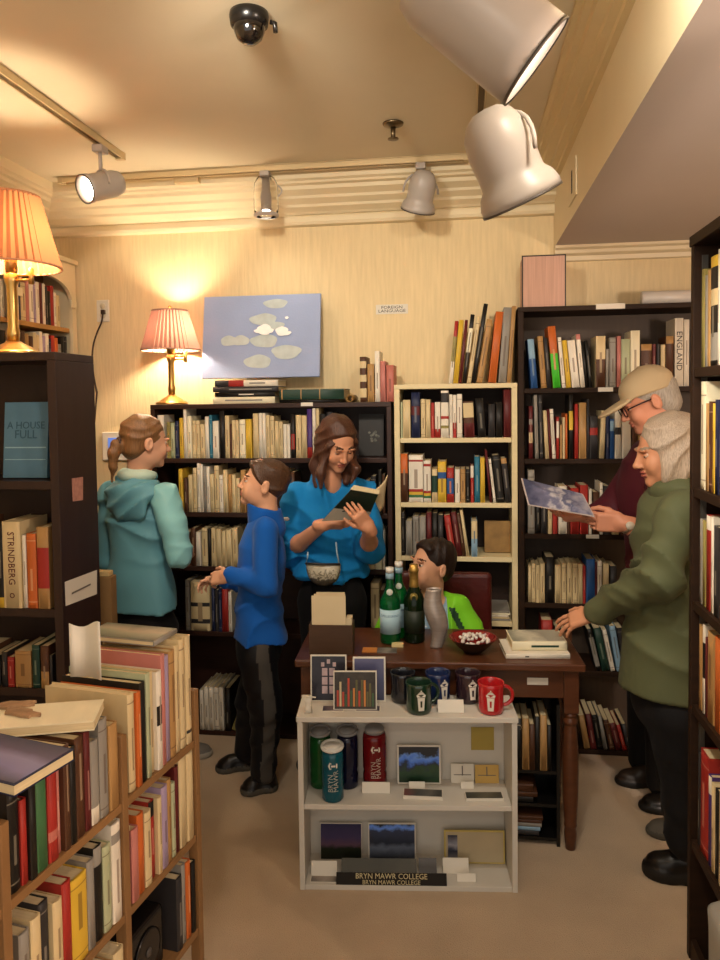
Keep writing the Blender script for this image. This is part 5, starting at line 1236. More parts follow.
        if mi is not None: me.polygons.foreach_set('material_index', mi)
        me.update(); me.validate()
        return finish(me, name, mats, parent, True)
def head_frame(c, yaw, pitch, roll=0):
    M = Matrix.Rotation(math.radians(yaw), 4, 'Z') @ Matrix.Rotation(math.radians(pitch), 4, 'X') @ Matrix.Rotation(math.radians(roll), 4, 'Y'); M.translation = c; return M
class Hd:
    def __init__(s, M, sc_): s.M, s.s = M, sc_
    def p(s, *v): return s.M @ (Vector(v)*s.s)
    def e(s, F, c, r, k, carve=False, rot=None):
        M = s.M if rot is None else s.M @ Matrix.Rotation(rot[0], 4, rot[1])
        F.ell(s.p(*c), [v*s.s for v in r], M, k*s.s, carve)
    def c(s, F, a, b, ra, rb, k, carve=False): F.cone(s.p(*a), s.p(*b), ra*s.s, rb*s.s, k*s.s, carve)
def head(F, H, child=False, nose=1., mouth_open=0, old=0, gender=0):
    e, c = H.e, H.c
    cz = .004 if child else 0
    e(F, (0,.018,.042+cz), (.075,.096,.082+cz), .01)
    e(F, (0,-.028,-.018), (.061,.066,.086), .03)
    e(F, (0,-.022,-.066), (.050,.056,.036), .03)
    e(F, (0,-.075,-.093), (.022,.016,.015), .025)
    for x in (-1, 1):
        e(F, (x*.036,-.068,-.028), (.022,.020,.026), .02)
        if child: e(F, (x*.034,-.062,-.05), (.024,.022,.026), .02)
        e(F, (x*.028,-.088,.026), (.024,.010,.008), .012)
        e(F, (x*.031,-.102,.006), (.017,.015,.010), .012, True)
    c(F, (0,-.090,.016), (0,-.110*(1+.02*(nose-1)),-.024), .007, .0105*nose, .012)
    e(F, (0,-.112,-.026), (.0095*nose,.010,.008), .008)
    for x in (-1, 1): e(F, (x*.012*nose,-.100,-.030), (.0075,.010,.0065), .006)
    e(F, (0,-.0925,-.050), (.022,.011,.0055), .005)
    e(F, (0,-.0905,-.0625), (.019,.011,.0065), .005)
    e(F, (0,-.108,-.0562), (.024,.012,.0016+mouth_open*.005), .003, True)
    for x in (-1, 1):
        e(F, (x*.077,.014,-.004), (.010,.020,.032), .008, rot=(x*.25, 'Z'))
        e(F, (x*.088,.010,-.001), (.007,.011,.018), .004, True)
def head_slots(H):
    I = np.array(H.M.inverted())
    def fn(fc):
        q = (fc @ I[:3, :3].T + I[:3, 3])/H.s
        x, y, z = np.abs(q[:, 0]), q[:, 1], q[:, 2]
        lips = (y < -.078) & (x < .021-.35*np.abs(z+.056)) & (z > -.0700) & (z < -.0455)
        br = (y < -.06) & (x > .012) & (x < .046) & (np.abs(z-(.034-.9*(x-.030)**2*12)) < .0029)
        return np.where(br, 2, np.where(lips, 1, 0))
    return fn
def eyes(H, parent, look=0, lid=.25, iris='3A2A1C'):
    mi = [mat('eye_white', 'BFB2A2', .25, var=0, spec=.5), mat('iris_'+iris, iris, .2, var=.2, scale=60), mat('pupil', '0A0808', .1, var=0), parent.get('_lid')]
    for x in (-1, 1):
        R = .0118*H.s; c = H.p(x*.0305, -.0775, .0075)
        T = H.M.copy(); T.translation = c
        T = T @ Matrix.Rotation(PI/2, 4, 'X') @ Matrix.Rotation(look, 4, 'Y') # local +Z looks out of the face (-Y of the head)
        mb = MB(); rings = 22; pts = [(R*math.sin(PI*k/rings), R*math.cos(PI*k/rings)) for k in range(rings+1)]
        mb.lathe(pts, 24, 0, T, cap=False, mfun=lambda k: 2 if k < 2 else 1 if k < 5 else 0)
        mb.build('eye', [MATS[n.name] if n else n for n in mi[:3]], parent)
        lb = MB(); R2 = R*1.06; seg = 16; vs = []; fs = []
        for half, a0, a1 in ((0, lid, 1.9), (1, -.42-.1, -1.6)):
            b = len(vs)
            for i in range(7):
                el = a0+(a1-a0)*i/6
                for j in range(seg+1):
                    az = -1.5+3.0*j/seg
                    sag = (math.cos(az)**.5 if math.cos(az) > 0 else 0)
                    ee = a0*sag+(a1-a0)*i/6 if True else el
                    vs.append(H.M.to_3x3() @ Vector((R2*math.sin(az)*math.cos(ee), -R2*math.cos(az)*math.cos(ee), R2*math.sin(ee))) + c)
            for i in range(6):
                for j in range(seg): q = b+i*(seg+1)+j; fs.append((q, q+1, q+seg+2, q+seg+1))
        lb.add(vs, fs, sm=True).build('eyelid', MATS[parent['_skin']], parent)
def hand(F, w, fdir, dors, sc_=1., side=1, curl=(.35,.5,.4), spread=.06, thumb=(.7,.3), fr=.0078):
    """w wrist point, fdir direction of the fingers, dors normal of the back of the hand; side=+1 thumb on local +X"""
    y = Vector(fdir).normalized(); z = Vector(dors); z = (z-y*z.dot(y)).normalized(); x = y.cross(z)*side
    w = Vector(w); s_ = sc_
    P = lambda a, b, c: w+(x*a+y*b+z*c)*s_
    M = Matrix((x, y, z)).transposed().to_4x4()
    F.cone(P(0,-.03,0), P(0,.015,0), .025*s_, .025*s_, .015)
    F.rbox(P(.0,.055,-.002), (.038*s_, .047*s_, .0145*s_), .013*s_, M, .014)
    F.ell(P(.024,.035,-.012), (.017*s_,.03*s_,.014*s_), M, .012)
    for i, (bx, by, L_) in enumerate(((.029,.094,.072),(.010,.099,.080),(-.010,.096,.074),(-.028,.088,.058))):
        ang = 0; p = (by-.012, -.002); q0 = P(bx, by-.012, -.002); lat = (bx/.03)*spread
        cc = [curl[0]+.05*i, curl[1]+.05*i, curl[2]+.04*i] ; seg = (.47, .31, .24); pos = [bx, by-.012, -.002]; L_ = L_+.012
        r0 = fr*(1 if i < 3 else .9)*s_
        for j in range(3):
            ang += cc[j]; l = L_*seg[j]
            n = [pos[0]+l*math.sin(lat)*math.cos(ang), pos[1]+l*math.cos(ang), pos[2]-l*math.sin(ang)]
            F.cone(P(*pos), P(*n), r0*(1.08-.1*j), r0*(1-.1*j), .004); pos = n
    a, b = thumb
    t0 = (.026,.022,-.008); t1 = (t0[0]+.04*math.sin(a), t0[1]+.04*math.cos(a), -.016); t2 = (t1[0]+.032*math.sin(a-b), t1[1]+.032*math.cos(a-b), -.024); t3 = (t2[0]+.026*math.sin(a-2*b), t2[1]+.026*math.cos(a-2*b), -.030)
    F.chain([P(*t0), P(*t1), P(*t2), P(*t3)], [.0125*s_, .0105*s_, .0092*s_, .0078*s_], .006)
    return P
def frame(yaw, lean=0, side=0):
    """torso frame: local -Y is the front"""
    return Matrix.Rotation(math.radians(yaw), 4, 'Z') @ Matrix.Rotation(math.radians(lean), 4, 'X') @ Matrix.Rotation(math.radians(side), 4, 'Y')
def folds(F, amp, seed, lo=None, hi=None, freq=1.):
    r = random.Random(seed); ph = [r.random()*6 for _ in range(8)]
    def fn(X, Y, Z):
        w = .35*np.sin(9*freq*Z+ph[0]+5*X)+.3*np.sin(11*freq*X+ph[1]+4*Y)
        a = 1-2*np.abs(np.sin(27*freq*(X*.55+Z*.8+.3*Y)+5*w+ph[2]))**.7; b = 1-2*np.abs(np.sin(24*freq*(Z*.9-X*.5-.4*Y)+6*w+ph[3]))**.7; c = np.sin(26*freq*(Y*.8+X*.6)+4*w+ph[4]+7*Z)
        m = .5+.5*np.sin(9*Z+6*X+ph[5]+4*Y); m2 = .5+.5*np.sin(6*Z-8*X+ph[6])
        return -1.25*amp*(.75*a*m*m2+.65*b*(1-m)+.35*c)
    F.warp(fn, lo, hi)
def skin(name, c, lip, brow):
    mat('skin_'+name, c, .5, var=.10, scale=9, spec=.35, bump=.04, bscale=150); mat('lips_'+name, lip, .45, var=.08); mat('brow_'+name, brow, .8, var=.2, scale=80)
    return [MATS['skin_'+name], MATS['lips_'+name], MATS['brow_'+name]]
def cloth(name, c, var=.10, rough=.75, bump=.12, bscale=350, sheen=.02, **k): return mat('cloth_'+name, c, rough, var=var, scale=5, bump=bump, bscale=bscale, sheen=sheen, spec=.25, **k)
def hairmat(name, c, stretch=(70, 70, 7)): return mat('hair_'+name, c, .45, var=.5, scale=3.4, stretch=stretch, bump=.35, spec=.5)
def person(label, base, sk):
    t = thing('person', label, 'person', base); t['_skin'] = sk[0].name; return t
def shoe(parent, toe, heel, m_up, m_sole, W=.048, h=.075, sole=.028, name='shoe'):
    toe, heel = Vector(toe), Vector(heel); d = toe-heel; L_ = d.length; y = d.normalized(); x = y.cross(Vector((0,0,1))); M = Matrix((x, y, Vector((0,0,1)))).transposed().to_4x4()
    lo = [min(toe[i], heel[i])-.08 for i in range(2)]+[heel.z-.01]; hi = [max(toe[i], heel[i])+.08 for i in range(2)]+[heel.z+h+.06]
    F = Field(lo, hi, .006)
    P = lambda a, b, c: heel+x*a+y*(b*L_)+Vector((0,0,c))
    F.ell(P(.002,.75,sole*.5), (W, L_*.27, sole*1.2), M, .0); F.ell(P(0,.2,sole*.5), (W*.82, L_*.21, sole*1.2), M, .03); F.cone(P(0,.2,sole*.6), P(.002,.75,sole*.6), W*.74, W*.85, .02)
    F.cut((0,0,1), (0,0,heel.z+sole))
    F.ell(P(.001,.72,sole+.004), (W*.88, L_*.25, h*.36), M, .006); F.cone(P(0,.25,sole+h*.28), P(0,.62,sole+h*.2), W*.68, W*.66, .02); F.cone(P(0,.2,sole+.02), P(0,.22,sole+h*.62), W*.66, W*.62, .02)
    F.cut((0,0,-1), (0,0,heel.z+.001))
    return F.build(name, [m_up, m_sole], parent, 1, lambda fc: (fc[:, 2] < heel.z+sole-.002).astype(int))
def U(px, py, Y): return at(px, py, Y=Y)
def V(*a): return Vector(a)
def bnd(pts, m):
    return [min(p[i] for p in pts)-m for i in range(3)], [max(p[i] for p in pts)+m for i in range(3)]
def body_field(H, pts, hands, coarse=.016):
    hb = ([H.p(0,0,0)[i]-.155*H.s for i in range(3)], [H.p(0,0,0)[i]+.155*H.s for i in range(3)], .0042)
    fine = [hb]+[([p[i]-r for i in range(3)], [p[i]+r for i in range(3)], .0036) for p, r in hands]
    lo, hi = bnd(pts+[H.p(0,0,.16), H.p(0,0,-.1)]+[p for p, r in hands], .12)
    return Field(lo, hi, coarse, fine)
def fine_at(*ps): return [([p[i]-r for i in range(3)], [p[i]+r for i in range(3)], s) for p, r, s in ps]
M_SOLE = mat('dark_shoe_sole', '15120F', .6); M_BLKCL = cloth('black', '0E0D0F', .2); M_SHOEB = mat('black_shoe_leather', '16120F', .35, bump=.05)
# ================================================================= girl in the teal hooded jacket
SK = skin('fair', 'D29C7C', 'B06A5C', '5A4028')
P1 = person('person with a brown ponytail in a teal hooded jacket, back to the room', (at(143,600,Y=3.1).x, 3.1, 0), SK)
H = Hd(head_frame(U(146,443,3.10), 134, 6), .95)
nb, pel, ch = U(139,481,3.12), U(141,618,3.13), U(139,535,3.13)
shR, elR, wrR = U(167,495,3.06), U(178,555,2.99), U(188,549,3.17)
shL, elL, wrL = U(110,495,3.16), U(108,560,3.22), U(150,552,3.32)
hx = pel.x
F = body_field(H, [pel, ch, nb, shR, elR, wrR, elL, wrL, V(hx, 3.13, .05)], [(U(190,551,3.22), .10)])
head(F, H)
F.cone(H.p(0,.03,-.05), nb+V(0,0,-.03), .048, .056, .03)
F.chain([nb, ch, pel], [.05, .06, .06], .03); F.cone(shL, shR, .03, .03, .03)
F.chain([shR, elR, wrR], [.035, .03, .024], .02); F.chain([shL, elL, wrL], [.035, .03, .024], .02)
hand(F, wrR, U(190,552,3.26)-wrR, V(.6,-.5,.6), .85, -1, (.5,.6,.5))
for dx in (-.08, .085): F.chain([pel+V(dx,0,0), V(hx+dx, 3.13, .5), V(hx+dx, 3.14, .1)], [.06, .045, .035], .02)
F.build('body', SK, P1, 1, head_slots(H)); eyes(H, P1)
M_HB = hairmat('light_brown', '7C5632')
F = Field(*bnd([H.p(0,0,0), U(110,505,3.02)], .19), .006)
H.e(F, (0,.024,.048), (.083,.104,.088), 0); H.e(F, (0,.055,-.015), (.070,.062,.07), .03)
H.e(F, (0,-.105,-.045), (.080,.075,.115), .006, True); 
for x in (-1, 1): H.e(F, (x*.09,.004,-.02), (.03,.027,.045), .006, True)
F.chain([H.p(0,.11,-.01), H.p(0,.132,-.015), H.p(0,.145,-.055), H.p(0,.145,-.12), H.p(.01,.14,-.19)], [.016,.025,.025,.018,.006], .012)
folds(F, .004, 3, freq=2.2); F.build('hair', M_HB, P1)
MB().tube([H.p(.017*math.cos(a), .128, -.002+.017*math.sin(a)) for a in np.linspace(0, 2*PI, 17)], .007, 8).build('hair_tie', mat('dark_hair_tie', '4A3A34', .8), P1)
M_TEAL = cloth('teal_shell', '5F939F', .08, .5, bump=.06); M_MINT = cloth('mint_shell', '7FB4B4', .06, .5, bump=.06)
Mt = frame(160)
F = Field(*bnd([nb+V(0,0,.03), pel, shL, shR], .26), .009)
F.ell(ch+V(0,0,.04), (.170,.11,.18), Mt, 0); F.ell(pel+V(0,0,.06), (.186,.13,.38), Mt, .06); F.ell(pel+V(0,0,-.12), (.200,.145,.26), Mt, .06); F.cone(shL, shR.lerp(shL,.18), .055, .052, .05)
F.cone(shL, elL, .06, .055, .03); F.cone(elL, wrL, .055, .04, .02)
F.cut((0,0,-1), U(143,616,3.0)); folds(F, .009, 11); F.build('jacket', M_TEAL, P1)
F = Field(*bnd([shR, elR, wrR], .12), .007)
F.chain([shR+V(-.012,0,.0), shR+(elR-shR)*.5+V(.006,0,0), elR, wrR+V(-.005,-.02,0)], [.062,.060,.056,.040], .02); folds(F, .011, 5, freq=1.5)
F.build('sleeve', M_MINT, P1)
F = Field(*bnd([nb, U(138,500,2.98)], .24), .007)
F.ell(nb+V(-.005,-.045,-.035), (.150,.085,.06), Mt, 0); F.ell(nb+V(-.015,-.09,-.095), (.125,.045,.085), Mt, .05); F.ell(nb+V(.0,.0,.015), (.118,.09,.045), Mt, .03)
F.ell(nb+V(.01,-.01,.06), (.098,.07,.07), Mt, .02, True)
F.warp(lambda X, Y, Z: .011*np.abs(np.sin(42*np.sqrt((X-nb.x)**2*.8+(Y-nb.y)**2+(Z-nb.z-.10)**2*1.5)+3*np.sin(9*(X-nb.x))))); folds(F, .005, 9, freq=1.3); F.build('hood', M_TEAL, P1)
F = Field(*bnd([nb], .16), .006)
F.ell(nb+V(0,-.02,.03), (.094,.078,.045), Mt, 0); F.ell(nb+V(.012,.01,.075), (.082,.066,.06), Mt, .01, True); folds(F, .004, 2)
F.build('hood_lining', cloth('pale_lining', 'B9CDBB', .06, .6), P1)
F = Field(*bnd([pel, V(hx,3.13,.05)], .2), .012)
F.ell(pel+V(0,0,.0), (.155,.115,.12), Mt, 0)
for dx in (-.085, .085): F.chain([pel+V(dx,0,-.05), V(hx+dx,3.12,.5), V(hx+dx,3.14,.06)], [.088,.066,.05], .03)
F.build('trousers', M_BLKCL, P1)
M_SNK = mat('grey_sneaker_mesh', '6A645C', .7, bump=.2, bscale=200); M_SNS = mat('pale_sneaker_sole', '9A9284', .6)
q = U(208,766,3.20); shoe(P1, V(q.x, 3.26, 0), V(q.x-.21, 3.20, 0), M_SNK, M_SNS, .042, .07)
shoe(P1, V(hx-.03, 3.34, 0), V(hx-.085, 3.11, 0), M_SNK, M_SNS, .042, .07)
# ================================================================= boy in the bright blue fleece
SK = skin('boy', 'D09A78', 'B0685A', '4A3220')
Y = 3.03
P2 = person('person, a boy in a bright blue zip fleece and black track pants', (at(262,700,Y=Y).x, Y, 0), SK)
H = Hd(head_frame(U(263,485,Y), -77, -12), .87)
nb, ch, pel = U(266,516,Y), U(262,556,Y), U(260,640,Y)
shN, elN, wrN = U(267,530,Y-.12), U(266,588,Y-.16), U(228,576,Y-.14)
shF, elF, wrF = U(262,528,Y+.13), U(258,584,Y+.15), U(224,580,Y+.02)
knN, anN = U(266,705,Y-.07), U(263,766,Y-.06); knF, anF = U(252,700,Y+.08), U(247,748,Y+.13)
F = body_field(H, [pel, ch, nb, shN, elN, wrN, wrF, elF, anN, anF, shF], [(U(213,578,Y-.10), .12)])
head(F, H, child=True, mouth_open=.5, nose=.85)
F.cone(H.p(0,.03,-.05), nb+V(0,0,-.02), .042, .048, .03)
F.chain([nb, ch, pel], [.045, .055, .055], .03); F.chain([shN, elN, wrN], [.03,.026,.022], .02); F.chain([shF, elF, wrF], [.03,.026,.022], .02)
F.chain([pel+V(0,-.05,0), knN, anN], [.05,.04,.03], .02); F.chain([pel+V(0,.05,0), knF, anF], [.05,.04,.03], .02)
hand(F, wrN, V(-.85,.25,-.18), V(-.25,-.75,.55), .80, 1, (.35,.55,.4)); hand(F, wrF, V(-.9,-.05,.0), V(-.2,.5,.8), .78, -1, (.5,.6,.5))
F.build('body', SK, P2, 1, head_slots(H)); eyes(H, P2, lid=.45)
F = Field(*bnd([H.p(0,0,.02)], .17), .005)
H.e(F, (0,.022,.052), (.083,.106,.088), 0); H.e(F, (0,.055,.01), (.068,.06,.068), .03); H.e(F, (0,-.056,.090), (.05,.026,.02), .03)
H.e(F, (0,-.112,-.010), (.085,.078,.094), .006, True)
for x in (-1, 1): H.e(F, (x*.09,.006,-.02), (.03,.026,.042), .006, True)
folds(F, .005, 8, freq=2.5); F.build('hair', hairmat('dark_brown', '4A2F1B', (60,60,30)), P2)
M_BLU = cloth('bright_blue_fleece', '0F55A8', .10, .85, bump=.2, bscale=420, sheen=.08)
Mt = frame(-80)
F = Field(*bnd([nb, pel, shN, shF, wrN, wrF], .2), .007)
F.ell(ch+V(0,0,.0), (.135,.10,.19), Mt, 0); F.ell(pel+V(0,0,.05), (.138,.11,.30), Mt, .05); F.ell(pel+V(.0,0,-.08), (.142,.115,.2), Mt, .05); F.cone(shN.lerp(shF,.08), shF.lerp(shN,.08), .048, .048, .04)
F.chain([shN, elN+V(.0,0,.01), wrN+V(.012,0,0)], [.052,.048,.037], .02); F.chain([shF, elF, wrF], [.052,.048,.036], .02)
F.cut((0,0,-1), U(260,638,Y)); folds(F, .009, 21, freq=1.2); F.build('fleece', M_BLU, P2)
F = Field(*bnd([nb], .15), .0055)
F.cone(nb+V(.004,0,-.05), nb+V(-.012,0,.06), .078, .069, .0); F.cut((.30,0,1), nb+V(-.008,0,.046)); F.cone(nb+V(.0,0,-.01), nb+V(-.022,0,.14), .054, .060, .004, True); folds(F, .003, 5)
F.build('collar', M_BLU, P2)
M_TRK2 = cloth('black_track', '0C0C10', .2, .5); M_STRIPE = cloth('grey_side_stripe', '46423D', .1)
F = Field(*bnd([pel, anN, anF], .17), .009)
F.ell(pel+V(0,0,-.01), (.135,.105,.11), Mt, 0)
F.chain([pel+V(.01,-.065,-.06), knN, anN+V(0,0,-.02)], [.085,.068,.058], .03); F.chain([pel+V(-.01,.065,-.06), knF, anF+V(0,0,-.01)], [.082,.066,.056], .03)
folds(F, .006, 4)
kx = [(pel.z, pel.x+.03), (knN.z, knN.x+.02), (anN.z, anN.x+.01)]
def stripe(fc):
    xs = np.interp(-fc[:, 2], [-q[0] for q in kx], [q[1] for q in kx]); return ((np.abs(fc[:, 0]-xs-.015) < .022) & (fc[:, 1] < Y-.06)).astype(int)
F.build('trousers', [M_TRK2, M_STRIPE], P2, 1, stripe)
q = U(248,783,Y-.06); shoe(P2, V(q.x-.02, Y-.09, 0), V(anN.x+.05, Y-.03, 0), M_SHOEB, mat('grey_trainer_sole', '4A463E', .6), .043, .075)
shoe(P2, V(U(216,765,Y+.08).x, Y+.08, 0), V(anF.x+.03, Y+.14, 0), M_SHOEB, MATS['grey_trainer_sole'], .043, .07)
# ================================================================= girl reading, bright blue sweatshirt
SK = skin('teen', 'C98E6C', 'A8604E', '3A2618')
Y = 3.30
P3 = person('person with long brown hair in a blue sweatshirt reading an open book', (at(333,640,Y=Y).x, Y, 0), SK)
H = Hd(head_frame(U(337,444,Y-.06), 34, 30, 0), .96)
nb, ch, pel = U(330,478,Y), U(331,526,Y), U(332,592,Y)
shR, elR, wrR = U(298,495,Y-.01), U(288,552,Y-.02), U(323,525,Y-.235)
shL, elL, wrL = U(363,492,Y+.02), U(369,549,Y-.08), U(369,528,Y-.34)
F = body_field(H, [pel, ch, nb, shR, elR, wrR, shL, elL, wrL, V(pel.x, Y, .05)], [(U(343,520,Y-.28), .13), (U(360,512,Y-.34), .12)])
head(F, H, nose=.95)
F.cone(H.p(0,.035,-.05), nb+V(0,0,-.02), .047, .054, .03)
F.chain([nb, ch, pel], [.05, .06, .06], .03); F.cone(shL, shR, .03, .03, .03)
F.chain([shR, elR, elR.lerp(wrR,.35), wrR], [.035,.036,.036,.025], .02); F.chain([shL, elL, elL.lerp(wrL,.35), wrL], [.035,.036,.035,.025], .02)
hand(F, wrR, V(.92,.12,-.03), V(-.1,-.5,-.8), .84, 1, (.2,.25,.25), thumb=(.35,.2)); hand(F, wrL, V(-.44,-.40,.70), V(.30,-.88,-.1), .82, -1, (.3,.45,.4))
for dx in (-.085, .085): F.chain([pel+V(dx,0,0), V(pel.x+dx, Y, .5), V(pel.x+dx, Y, .1)], [.06,.045,.035], .02)
F.build('body', SK, P3, 1, head_slots(H)); eyes(H, P3, lid=.05)
F = Field(*bnd([H.p(0,0,.05), U(318,492,Y-.1), U(352,487,Y-.1), U(330,492,Y+.1)], .13), .006)
H.e(F, (0,.022,.050), (.084,.104,.088), 0); H.e(F, (0,.06,-.02), (.078,.062,.085), .03)
for x in (-1, 1): H.e(F, (x*.062,.012,-.01), (.036,.045,.075), .02)
H.e(F, (.004,-.100,-.022), (.064,.070,.118), .008, True)
lk = [H.p(-.064,-.05,.03), H.p(-.070,-.042,-.05)]
F.chain(lk+[U(321,474,Y-.13), U(321,488,Y-.14)], [.018,.022,.023,.012], .02)
F.chain([H.p(-.065,.02,.0), U(316,466,Y-.06), U(316,486,Y-.08)], [.03,.028,.014], .03)
rk = [H.p(.066,-.045,.04), H.p(.070,-.04,-.05)]
F.chain(rk+[U(356,470,Y-.12), U(351,483,Y-.14)], [.014,.018,.018,.010], .02)
F.chain([H.p(.06,.03,.0), U(350,472,Y+.0), U(346,482,Y-.06)], [.03,.03,.014], .03)
F.chain([H.p(0,.09,0), U(333,474,Y+.09), U(333,492,Y+.10)], [.06,.07,.045], .04)
folds(F, .005, 13, freq=2.0); F.build('hair', hairmat('chestnut', '4A2A1A'), P3)
M_SKY = cloth('bright_sky_blue', '1479B8', .08, .85, bump=.15)
Mt = frame(14)
F = Field(*bnd([nb, pel, shR, shL, elR, elL], .19), .0085)
F.ell(ch+V(0,0,.02), (.160,.112,.18), Mt, 0); F.ell(pel+V(0,0,.06), (.170,.125,.30), Mt, .06); F.cone(shR, shL, .056, .056, .05); F.cone(nb+V(0,0,-.04), nb, .09, .07, .05)
F.chain([shR, shR.lerp(elR,.6), elR, elR.lerp(wrR,.2)], [.066,.074,.074,.050], .02); F.chain([shL, shL.lerp(elL,.6), elL, elL.lerp(wrL,.2)], [.060,.066,.064,.047], .02)
F.ell(nb+V(0,-.02,.0), (.085,.08,.05), Mt, .02); F.cone(nb+V(0,-.03,.0), nb+V(0,-.06,.1), .06, .075, .006, True)
F.cut((0,0,-1), U(334,577,Y)); folds(F, .013, 31, freq=1.1); F.build('sweatshirt', M_SKY, P3)
F = Field(*bnd([pel, V(pel.x, Y, .05)], .2), .012)
F.ell(pel, (.145,.115,.12), Mt, 0)
for dx in (-.075, .075): F.chain([pel+V(dx,0,-.05), V(pel.x+dx, Y, .5), V(pel.x+dx, Y, .06)], [.088,.066,.05], .03)
F.build('trousers', M_BLKCL, P3)
for dx in (-.09, .09): shoe(P3, V(pel.x+dx*1.2, Y-.16, 0), V(pel.x+dx, Y+.08, 0), M_SHOEB, M_SOLE)
q = U(286,519,Y-.105)
# small white mark on the sleeve
mk = MB(); mk.sphere((q.x, q.y, q.z), (.016,.006,.009), seg=10, rings=6); mk.build('sleeve_mark', mat('white_print', 'D8D8D4', .6), P3)
# cross-body bag
Y -= .035
t = thing('shoulder_bag', 'small clear and patterned pouch hanging from a thin strap at her waist', 'bag', U(323,588,Y-.19))
a0, b0 = U(306,563,Y-.165), U(341,587,Y-.165)
mb = MB(); n = 14; vs = []; fs = []
for i in range(n+1):
    u = -1+2*i/n
    for j in range(9):
        v = j/8; zz = a0.z+(b0.z-a0.z)*v*(1-.28*u*u*v); wd = 1-.22*v*v
        vs.append(((a0.x+b0.x)/2+u*(b0.x-a0.x)/2*wd, Y-.165-.028*math.sqrt(max(0,1-u*u))*math.sin(PI*(.15+.8*v)), zz))
for i in range(n):
    for j in range(8): q = i*9+j; fs.append((q, q+9, q+10, q+1))
o = mb.add(vs, fs, sm=True).build('pouch', photo_mat('pouch_print', [(0,'3A342C'),(.36,'5A5244'),(.46,'D0C6AC'),(.58,'6A604E'),(.7,'C0B69C'),(1,'A69C84')], 2, noise=60, var=1.1), t); s_ = o.modifiers.new('t', 'SOLIDIFY'); s_.thickness = .004
MB().tube([(a0.x, Y-.175, a0.z), ((a0.x+b0.x)/2, Y-.192, a0.z+.002), (b0.x, Y-.175, a0.z)], .005).build('zip_edge', mat('dark_zip', '2A2622', .5), t)
for (x0, y0, x1, y1, x2, y2) in ((306.5,563,307.5,557,308,552),(339,563,337,553,336,542)):
    MB().tube([U(x0,y0,Y-.172), U(x1,y1,Y-.168), U(x2,y2,Y-.160)], .0035).build('strap', mat('pale_blue_strap', '8FA8B4', .6), t)
Y += .035
# the book she reads
t = thing('book', 'open hardback with dark green cover held by the girl in blue', 'book', U(348,515,Y-.28))
def quadslab(name, c4, th, m, parent, nrm=None, sub=None):
    c = [Vector(q) for q in c4]; n = (c[1]-c[0]).cross(c[3]-c[0]).normalized()
    if nrm is not None and n.dot(nrm) < 0: n = -n
    vs = c+[q+n*th for q in c]
    return MB().add(vs, [(0,1,2,3),(7,6,5,4),(0,4,5,1),(1,5,6,2),(2,6,7,3),(3,7,4,0)]).build(name, m, parent)
A, B_, C_, D_ = U(322,521,Y-.305), U(351,490,Y-.36), U(378,495,Y-.33), U(368,519,Y-.27)
quadslab('front_cover', [A, B_, C_, D_], .003, mat('dark_green_cover', '16241A', .4, var=.2), t, V(0,1,0))
n_ = V(0,-1,0)
A2, B2, C2, D2 = [A.lerp(B_,.0)+V(0,-.0012,0), A.lerp(B_,.42)+V(0,-.0012,0), D_.lerp(C_,.30)+V(0,-.0012,0), D_+V(0,-.0012,0)]
quadslab('cover_panel', [A2, B2, C2, D2], .0006, mat('pale_cover_panel', 'A49C8C', .5), t, V(0,-1,0))
quadslab('page_block', [B_+V(-.004,.004,.002), U(354,485,Y-.34), U(379.5,490,Y-.31), C_+V(.004,.004,.002)], .02, M_PAGE, t, V(0,1,0))
mb = MB(); vs = []; fs = []
for i in range(9):
    u = i/8
    lo_ = U(371,493,Y-.31).lerp(U(380,512,Y-.26), u); hi_ = U(388,475,Y-.30).lerp(U(384,500,Y-.25), u)
    for j in range(5):
        v = j/4; p = lo_.lerp(hi_, v); p = p+V(.012*math.sin(PI*v)*(1-u*.3), .0, 0); vs.append(p)
for i in range(8):
    for j in range(4): q = i*5+j; fs.append((q, q+5, q+6, q+1))
o = mb.add(vs, fs, sm=True).build('turned_page', mat('cream_leaf', 'C9B48C', .8), t); s_ = o.modifiers.new('t', 'SOLIDIFY'); s_.thickness = .003
# ================================================================= seated boy in neon green
SK = skin('boy_two', 'D49E7C', 'B06858', '3A2618')
Y = 3.19
P4 = person('person, a boy in a neon green jacket seated behind the desk', (at(430,640,Y=Y).x, Y, 0), SK)
H = Hd(head_frame(U(431,566,Y-.02), -52, -10, 4), .92)
nb, ch, pel = U(431,600,Y), U(428,632,Y), V(U(428,640,Y).x, Y-.02, .585)
shR, elR, wrR = U(398,608,Y), U(380,648,Y-.02), U(408,664,Y-.10)
shL, elL, wrL = U(459,606,Y), U(477,648,Y-.02), U(448,664,Y-.10)
F = body_field(H, [pel, ch, nb, shR, elR, shL, elL, V(pel.x-.1, Y-.4, .1)], [], .016)
head(F, H, child=True, nose=.85, mouth_open=.2)
F.cone(H.p(0,.03,-.05), nb+V(0,0,-.03), .042, .05, .03)
F.chain([nb, ch, pel], [.045,.055,.055], .03); F.cone(shR, shL, .028, .028, .03)
F.chain([shR, elR, wrR], [.03,.026,.022], .02); F.chain([shL, elL, wrL], [.03,.026,.022], .02)
for dx in (-.08, .08): F.chain([pel+V(dx,0,-.075), V(pel.x+dx*1.1, Y-.34, .478), V(pel.x+dx*1.1, Y-.36, .08)], [.045,.04,.035], .02)
F.build('body', SK, P4, 1, head_slots(H)); eyes(H, P4, lid=.5)
F = Field(*bnd([H.p(0,0,.02)], .17), .005)
H.e(F, (0,.022,.052), (.083,.105,.088), 0); H.e(F, (0,.06,-.005), (.066,.058,.07), .03); H.e(F, (.01,-.062,.086), (.055,.022,.016), .03)
H.e(F, (0,-.112,-.004), (.084,.078,.098), .006, True)
